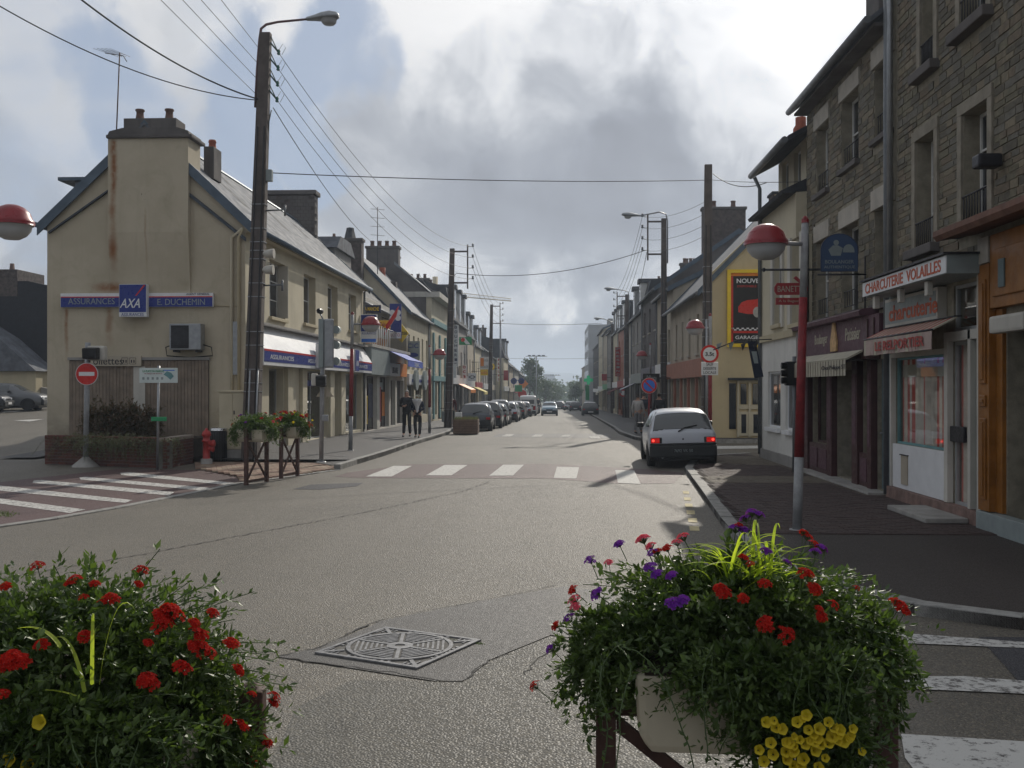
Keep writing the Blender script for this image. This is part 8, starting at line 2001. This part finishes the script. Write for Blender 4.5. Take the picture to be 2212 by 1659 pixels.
def blade_mesh(rt, base, az, length, h, width, r, curl=1.0):
    q = MB(); pts = []; n = 9; dx, dy = math.cos(az), math.sin(az)
    for i in range(n+1):
        t = i/n; x = length*(t**1.15); z = h*(1-(1-t*1.35)**2)/1.0*(1 if curl else 1); pts.append(Vector(base)+Vector((dx*x, dy*x, z)))
    for i in range(n):
        w0 = width*(1-(i/n)**2.2); w1 = width*(1-((i+1)/n)**2.2); s = Vector((-dy, dx, 0))
        q.face([pts[i]-s*w0+Vector((0, 0, w0*.5)), pts[i], pts[i+1], pts[i+1]-s*w1+Vector((0, 0, w1*.5))]); q.face([pts[i], pts[i]+s*w0+Vector((0, 0, w0*.5)), pts[i+1]+s*w1+Vector((0, 0, w1*.5)), pts[i+1]])
    return q.build('leaf_blade', BLADE, rt)
# right foreground
pr_c = P(1607, 837, 3.52); jr = jardiniere('dark iron stand with cream troughs at the front right of the picture', (pr_c.x, pr_c.y, 0), R(-3), W_=.95)
fc = (pr_c.x-.03, pr_c.y-.02, 1.155)
RF = [('v', 1337, 1175, 1), ('v', 1275, 1210, 1.1), ('k', 1388, 1165, 1.3), ('k', 1405, 1180, 1), ('k', 1475, 1160, 1.2), ('k', 1462, 1172, 1), ('r', 1420, 1192, .9), ('r', 1440, 1185, 1), ('v', 1410, 1195, 1.1), ('v', 1405, 1225, 1.2), ('v', 1418, 1240, 1), ('v', 1450, 1243, 1), ('v', 1288, 1283, 1.2), ('v', 1455, 1303, 1.3), ('v', 1475, 1295, 1), ('v', 1230, 1335, 1.1), ('r', 1237, 1275, 1), ('k', 1240, 1295, 1.1), ('k', 1243, 1310, .9), ('r', 1200, 1352, .9),
      ('v', 1190, 1402, 1.1), ('r', 1155, 1482, 1.1), ('v', 1625, 1108, 1.2), ('v', 1610, 1120, 1), ('v', 1640, 1112, 1), ('v', 1590, 1142, 1.3), ('v', 1608, 1146, 1.1), ('r', 1595, 1135, .8), ('r', 1563, 1280, 1.2), ('r', 1555, 1270, 1), ('r', 1605, 1293, .9), ('r', 1652, 1262, 1.1), ('r', 1652, 1345, 1.3), ('r', 1655, 1358, 1.1), ('r', 1697, 1371, 1.4), ('r', 1760, 1272, 1.2), ('r', 1735, 1237, 1.1), ('r', 1748, 1240, .9), ('r', 1745, 1160, 1), ('r', 1757, 1178, 1.2), ('v', 1775, 1185, 1.1), ('v', 1762, 1192, 1), ('r', 1735, 1150, .8),
      ('r', 1605, 1205, .9), ('r', 1775, 1332, .9), ('r', 1800, 1306, 1), ('r', 1770, 1317, .8), ('r', 1945, 1310, 1.2), ('r', 1935, 1300, 1), ('r', 1955, 1320, .9), ('r', 1710, 1475, .7), ('v', 1430, 1545, 1.0), ('v', 1425, 1570, 1.2), ('v', 1435, 1585, 1.1), ('v', 1655, 1190, 1), ('v', 1700, 1215, .8), ('r', 1620, 1218, .7), ('r', 1850, 1270, .6), ('k', 1315, 1215, .8)]
yr = random.Random(5)
YF_ = [('y', 1655, 1560, 1), ('y', 1690, 1575, 1), ('y', 1722, 1560, 1), ('y', 1742, 1545, 1), ('y', 1770, 1575, 1.1), ('y', 1800, 1570, 1.1), ('y', 1815, 1577, 1), ('y', 1822, 1600, 1.2), ('y', 1800, 1590, 1.1), ('y', 1760, 1600, 1.1), ('y', 1740, 1607, 1), ('y', 1705, 1605, 1), ('y', 1665, 1605, 1), ('y', 1735, 1640, 1.1), ('y', 1715, 1622, 1), ('y', 1762, 1622, 1), ('y', 1730, 1655, 1), ('y', 1670, 1630, 1), ('y', 1650, 1645, 1), ('y', 1640, 1620, .9), ('y', 1700, 1640, 1), ('y', 1790, 1560, .9)]
YF_ += [('y', yr.gauss(1735, 50), yr.gauss(1600, 25), yr.uniform(.7, 1)) for i in range(26)]
pl_r = planting('mixed verbena with violet red and pink heads and yellow trailing flowers, front right', fc, (.58, .34, .26), 1250, 24, .029, .0140, [], 11, trails=18, zmin=.84,
      ell=[((fc[0]-.46, fc[1]-.06, 1.06), (.17, .2, .20), 180), ((fc[0]+.16, fc[1]-.36, .90), (.26, .10, .25), 270), ((fc[0]+.46, fc[1]-.06, 1.06), (.15, .2, .17), 160), ((fc[0]+.04, fc[1]-.32, 1.08), (.45, .10, .09), 260), ((fc[0]+.02, fc[1]-.32, .95), (.12, .06, .14), 50)])
ELL = (fc, (.61, .36, .275))
for (k, u, v, s) in RF:
    p = ray_ell(u, v, ELL[0], ELL[1], 1.03); o_ = (p-Vector(fc)).normalized(); put_flower(pl_r, k, p, s*.78, o_*.7)
for (k, u, v, s) in YF_: p = ray_ell(u, v, (fc[0]+.14, fc[1]-.38, .90), (.32, .12, .28), 1.0); put_flower(pl_r, 'y', p, s*.80, Vector((0, -1, .1)), .3)
br = random.Random(8); bb_ = Vector((fc[0]+.02, fc[1]-.08, 1.31))
for i in range(46):
    az = br.uniform(math.pi*.75, math.pi*2.15) if i % 3 else br.uniform(0, 6.28); L_ = br.uniform(.10, .28); blade_mesh(pl_r, bb_+Vector((br.gauss(0, .05), br.gauss(0, .04), br.gauss(0, .02))), az, L_, br.uniform(.03, .14), br.uniform(.0035, .007), br)
for (dx, h) in ((.02, .19), (.05, .16), (.08, .18), (-.02, .14), (.12, .12)): blade_mesh(pl_r, bb_+Vector((dx, 0, 0)), br.uniform(0, 6.28), .06, h, .0065, br)
# left foreground
pc_l = P(196, 837, 3.02); jl = jardiniere('dark iron stand hidden under red verbena at the front left', (pc_l.x, pc_l.y, 0), R(5), W_=.95)
fl = (pc_l.x-.04, pc_l.y-.04, 1.115)
LF = [(80, 1222, 1), (163, 1252, 1.1), (150, 1262, .8), (305, 1233, 1.2), (300, 1262, .7), (12, 1268, .9), (205, 1262, .8), (240, 1295, 1.2), (228, 1300, 1), (180, 1290, .7), (365, 1318, 1.5), (350, 1330, 1.3), (380, 1330, 1.4), (360, 1345, 1.2), (340, 1355, 1.1), (460, 1325, 1), (185, 1375, 1), (90, 1393, 1), (28, 1425, 1.5), (15, 1432, 1.3), (45, 1430, 1.3), (500, 1390, 1.2), (425, 1363, 1), (435, 1372, 1), (420, 1345, .9), (440, 1400, 1.2), (452, 1410, 1.1), (420, 1395, 1), (390, 1440, 1.1), (400, 1447, 1), (425, 1415, .8),
      (320, 1467, 1.2), (312, 1472, 1), (330, 1480, .9), (515, 1447, 1), (592, 1505, 1.1), (590, 1518, .9), (570, 1600, 1.1), (580, 1606, .9), (520, 1565, .9), (528, 1572, .8), (530, 1640, 1.1), (545, 1648, 1), (500, 1652, 1), (5, 1500, .9), (70, 1612, .9), (490, 1556, .8), (320, 1388, .7), (545, 1500, .7)]
pl_l = planting('large mound of red verbena with small dark leaves, front left', fl, (.59, .36, .335), 1500, 24, .027, .0130, [], 12, trails=20, zmin=.75,
      ell=[((fl[0]+.40, fl[1]-.04, .98), (.19, .2, .23), 260), ((fl[0]-.08, fl[1]-.34, .92), (.60, .11, .28), 1150), ((fl[0]+.46, fl[1]-.1, .86), (.12, .25, .22), 200), ((fl[0]+.11, fl[1]-.31, 1.07), (.44, .10, .10), 420)])
for (u, v, s) in LF:
    p = ray_ell(u, v, fl, (.605, .37, .352), 1.03); put_flower(pl_l, 'r', p, s*.74, (p-Vector(fl)).normalized()*.7)
for (u, v) in ((20, 1640), (60, 1655), (180, 1655), (85, 1560)): put_flower(pl_l, 'y', ray_ell(u, v, fl, (.6, .42, .38)), .9, Vector((0, -1, .1)), .3)
lb_ = ray_ell(215, 1480, fl, (.605, .37, .345), .98)
blade_mesh(pl_l, lb_, .35, .09, .21, .008, br); blade_mesh(pl_l, lb_+Vector((-.02, 0, 0)), 1.9, .04, .18, .005, br); blade_mesh(pl_l, lb_+Vector((-.03, 0, -.05)), 3.3, .17, .04, .006, br); blade_mesh(pl_l, ray_ell(130, 1400, fl, (.605, .37, .345), 1.0), 3.0, .13, .05, .009, br); blade_mesh(pl_l, lb_+Vector((-.04, 0, -.02)), 2.6, .15, .13, .006, br)
# two background stands on the brick apron
for k, (ua, va, ub, vb, lab, fls) in enumerate(((534, 1048, 574, 1041, 'nearer iron flower stand on the brick apron beside the cabinet', [('v', 4, 1.3), ('r', 7, 1.2), ('k', 3, 1.2)]), (609, 1034, 641, 1028, 'farther iron flower stand on the brick apron, covered in red flowers', [('r', 34, 1.5), ('v', 2, 1.2), ('y', 10, 1.5)]))):
    a, b = G(ua, va, .03), G(ub, vb, .03); mid = (a+b)/2; rz = math.atan2(b.y-a.y, b.x-a.x); wd_ = min(1.0, (b-a).length+.07)
    j = jardiniere(lab, (mid.x, mid.y, .03), rz, W_=wd_, H=1.12)
    c = (mid.x+.0, mid.y, 1.0)
    planting(('bedding plants with a few mixed heads on the nearer background stand', 'bright red flowering plants on the farther background stand')[k], (c[0], c[1], 1.20), (.50, .50, .25), 420, 22, .042, .019, [], 40+k, trails=6, zmin=1.0, heads_rand=fls, ell=[((c[0]-.40, c[1]-.15, 1.05), (.15, .2, .22), 60), ((c[0]+.38, c[1]-.2, 1.08), (.14, .2, .18), 50)])
# shrub bed in the brick planter
cs_ = Vector(((b0.x+b1.x)/2, (b0.y+YA)/2, .7)) if False else None
pc_ = atY(265, 900, 26.3); r = random.Random(21)
sh = root('shrub', (pc_.x, pc_.y, .65), 'dark red and green leafed shrub in the brick planter bed', 'shrub')
q = MB(); st = MB()
for (dx, rx, h, n) in ((-.75, .38, .62, 170), (-.25, .42, .72, 210), (.25, .40, .66, 190), (.72, .38, .58, 160), (.0, .8, .45, 160)): stems(q, st, r, (pc_.x+dx, pc_.y, .95), (rx, .5, h), n, 16, .085, .038, up=.3, lump=7)
q.build('foliage', LEAFD, sh, kind='stuff'); st.build('stems', STEM, sh, kind='stuff')
cb_ = root('ground_cover', (pc_.x, 25, .7), 'straggly grey green ground cover spilling over the planter front', 'ground cover')
q = MB(); st = MB()
for i in range(520):
    x = b0.x+.3+r.random()*(b1.x-b0.x-.15); y = b0.y+(b1.y-b0.y)*(x-b0.x)/(b1.x-b0.x)+.02+r.random()**1.5*.9; p0 = (x, y, .70); 
    trail(q, st, r, p0, (r.gauss(0, .5), -1.0, .55), r.uniform(.35, .95), 22, .055, .018)
for i in range(60): x = b0.x+1.6+r.random()*1.5; stems(q, st, r, (x, 23.3, .72), (.35, .4, .22), 3, 12, .05, .016)
q.build('foliage', LEAFY, cb_, kind='stuff'); st.build('twigs', STEM, cb_, kind='stuff')
# ------------------------------------------------------------------ far trees, masts, crane, distant buildings
def tree(label, c, H, W_, seed, m=TREEL, grp='trees at the end of the street', n=700, leaf=.5, name='tree', narrow=1.0):
    r = random.Random(seed); x, y, z = c; rt = root(name, c, label, 'tree', grp)
    MB().tube([(x, y, z-.3), (x+.1, y, z+H*.35), (x, y, z+H*.6)], [W_*.05, W_*.035, W_*.02], 8).build('trunk', 'pole', rt)
    lm = MB()
    for k in range(5): a = r.uniform(0, 6.28); lm.tube([(x, y, z+H*(.25+.07*k)), (x+math.cos(a)*W_*.3, y+math.sin(a)*W_*.3, z+H*(.5+.08*k))], [W_*.02, W_*.008], 5)
    lm.build('limb', 'pole', rt); q = MB()
    cl = [(Vector((x+r.uniform(-.3, .3)*W_, y+r.uniform(-.3, .3)*W_, z+H*r.uniform(.38, .88))), W_*r.uniform(.14, .28)) for k in range(16)]
    for i in range(n*3):
        cc, rr = r.choice(cl); d = rdir(r); p = cc+d*rr*r.uniform(.6, 1.05); leafquad(q, p, rdir(r), rdir(r, .6), leaf*r.uniform(.5, 1), leaf*.6)
    q.build('crown', m, rt)
def ft(u, v, d): p = P(u, 860, d); return (p.x, p.y, gz(p.y))
tree('round bushy street tree in the middle distance', ft(1176, 860, 230), 7.0, 6.2, 1); tree('narrow tall tree behind the left row end', ft(1143, 860, 210), 10.5, 4.6, 2); tree('second tall tree beside the narrow one', ft(1154, 860, 215), 9.3, 4.0, 3)
tree('smaller tree right of the round street tree', ft(1192, 860, 270), 6.6, 5.5, 4); tree('low tree furthest along the street', ft(1200, 860, 320), 6.2, 6, 5); tree('dark tree by the end of the right row', ft(1243, 860, 250), 6.5, 4, 6)
for i, (u, vt, d, lab) in enumerate(((1158.7, 768, 190, 'tall floodlight mast rising above the street trees'), (1197.6, 810, 330, 'smaller distant floodlight mast'))):
    t_ = P(u, vt, d); o = root('floodlight_mast', (t_.x, t_.y, gz(t_.y)), lab, 'lamp mast'); MB().tube([(t_.x, t_.y, gz(t_.y)-.5), tuple(t_)], [.13, .08], 8).build('mast', 'metal', o)
    for dx in (-1.3, -.5, .5, 1.3): MB().box(t_.x+dx-.28, t_.x+dx+.28, t_.y-.15, t_.y+.15, t_.z-.10, t_.z+.10).build('floodlight', 'gutter', o)
    MB().box(t_.x-2, t_.x+2, t_.y-.08, t_.y+.08, t_.z-.2, t_.z-.1).build('cross_bar', 'metal', o)
a, b = P(940, 636, 230), P(1104, 650, 230); cr_ = root('crane_jib', a, 'pale lattice crane jib crossing behind the left roofs', 'crane'); q = MB(); n = 34; q.tube([a, b], .07, 4); q.tube([a+Vector((0, 0, 1.0)), b+Vector((0, 0, .5))], .07, 4); q.tube([a+Vector((0, 1, 0)), b+Vector((0, .8, 0))], .07, 4)
for i in range(n): 
    f0, f1 = i/n, (i+1)/n; lo0, lo1 = a.lerp(b, f0), a.lerp(b, f1); up = (a+Vector((0, 0, 1))).lerp(b+Vector((0, 0, .5)), (f0+f1)/2); q.tube([lo0, up, lo1], .035, 3)
q.build('lattice', mat('pale crane paint', (.45, .36, .20), .6, .1, 3), cr_); MB().tube([(a.x, a.y, -3), (a.x, a.y, a.z+4)], .6, 4).build('mast', mat('pale crane paint', (.45, .36, .20)), cr_)
def block(u0, u1, vt, d, lab, m='far', dep=14, rows=6, cols=4, name='far_building', cat='building', vb=880):
    p0, p1 = P(u0, vt, d), P(u1, vt, d); rt = root(name, (p0.x, p0.y, -8), lab, cat); f = Fr((p0.x, p0.y, 0), (0, -1, 0)); W_ = p1.x-p0.x
    MB().fpoly(f, [(0, -12), (W_, -12), (W_, p0.z), (0, p0.z)], -dep, 0).build('wall', m, rt)
    for i in range(rows):
        for j in range(cols): MB().fbox(f, W_*(j+.25)/cols, W_*(j+.7)/cols, p0.z-(i+.75)*(p0.z+10)/(rows+1), p0.z-(i+.35)*(p0.z+10)/(rows+1), .02, .1).build('window', GLASS, rt)
block(1173, 1186, 808, 900, 'distant tower block, tallest beyond the street trees', 'far', rows=8); block(1186.5, 1197, 808.5, 920, 'distant tower block standing right against the tallest one', 'far', rows=8)
block(1228, 1244, 829, 700, 'low distant flats left of the right row', 'far', rows=3); block(1246, 1262, 825, 650, 'grey distant flats nearest the right row', 'far', rows=3)
block(1205, 1222, 838, 800, 'small distant roofs under the hillside', 'far', rows=2); block(1225, 1240, 841, 560, 'low pale building at the street end', 'wallb', rows=2)
q = MB(); r = random.Random(77)
for i in range(420):
    u = r.uniform(1120, 1300); d = r.uniform(420, 800); p = P(u, 862, d); h = r.uniform(3, 9)
    for k in range(26): leafquad(q, Vector((p.x+r.gauss(0, 3), p.y+r.gauss(0, 3), gz(p.y)+abs(r.gauss(0, 1))*h*.5)), rdir(r), rdir(r, .5), 2.2, 1.5)
q.build('distant_woods', TREEL, None, kind='stuff')
# ------------------------------------------------------------------ air
hb = MB().box(-5900, 5900, -2900, 6900, -9.5, 66); hz_ = hb.build('haze', [], None); hz_['kind'] = 'stuff'
hz_.data.materials.clear(); hm = bpy.data.materials.new('pale air'); hm.use_nodes = True; nt = hm.node_tree; nt.nodes.clear()
vo_ = nt.nodes.new('ShaderNodeVolumePrincipled'); vo_.inputs['Color'].default_value = (.72, .84, 1.0, 1); vo_.inputs['Density'].default_value = .00075; vo_.inputs['Anisotropy'].default_value = .3
mo = nt.nodes.new('ShaderNodeOutputMaterial'); nt.links.new(vo_.outputs[0], mo.inputs['Volume']); hz_.data.materials.append(hm)
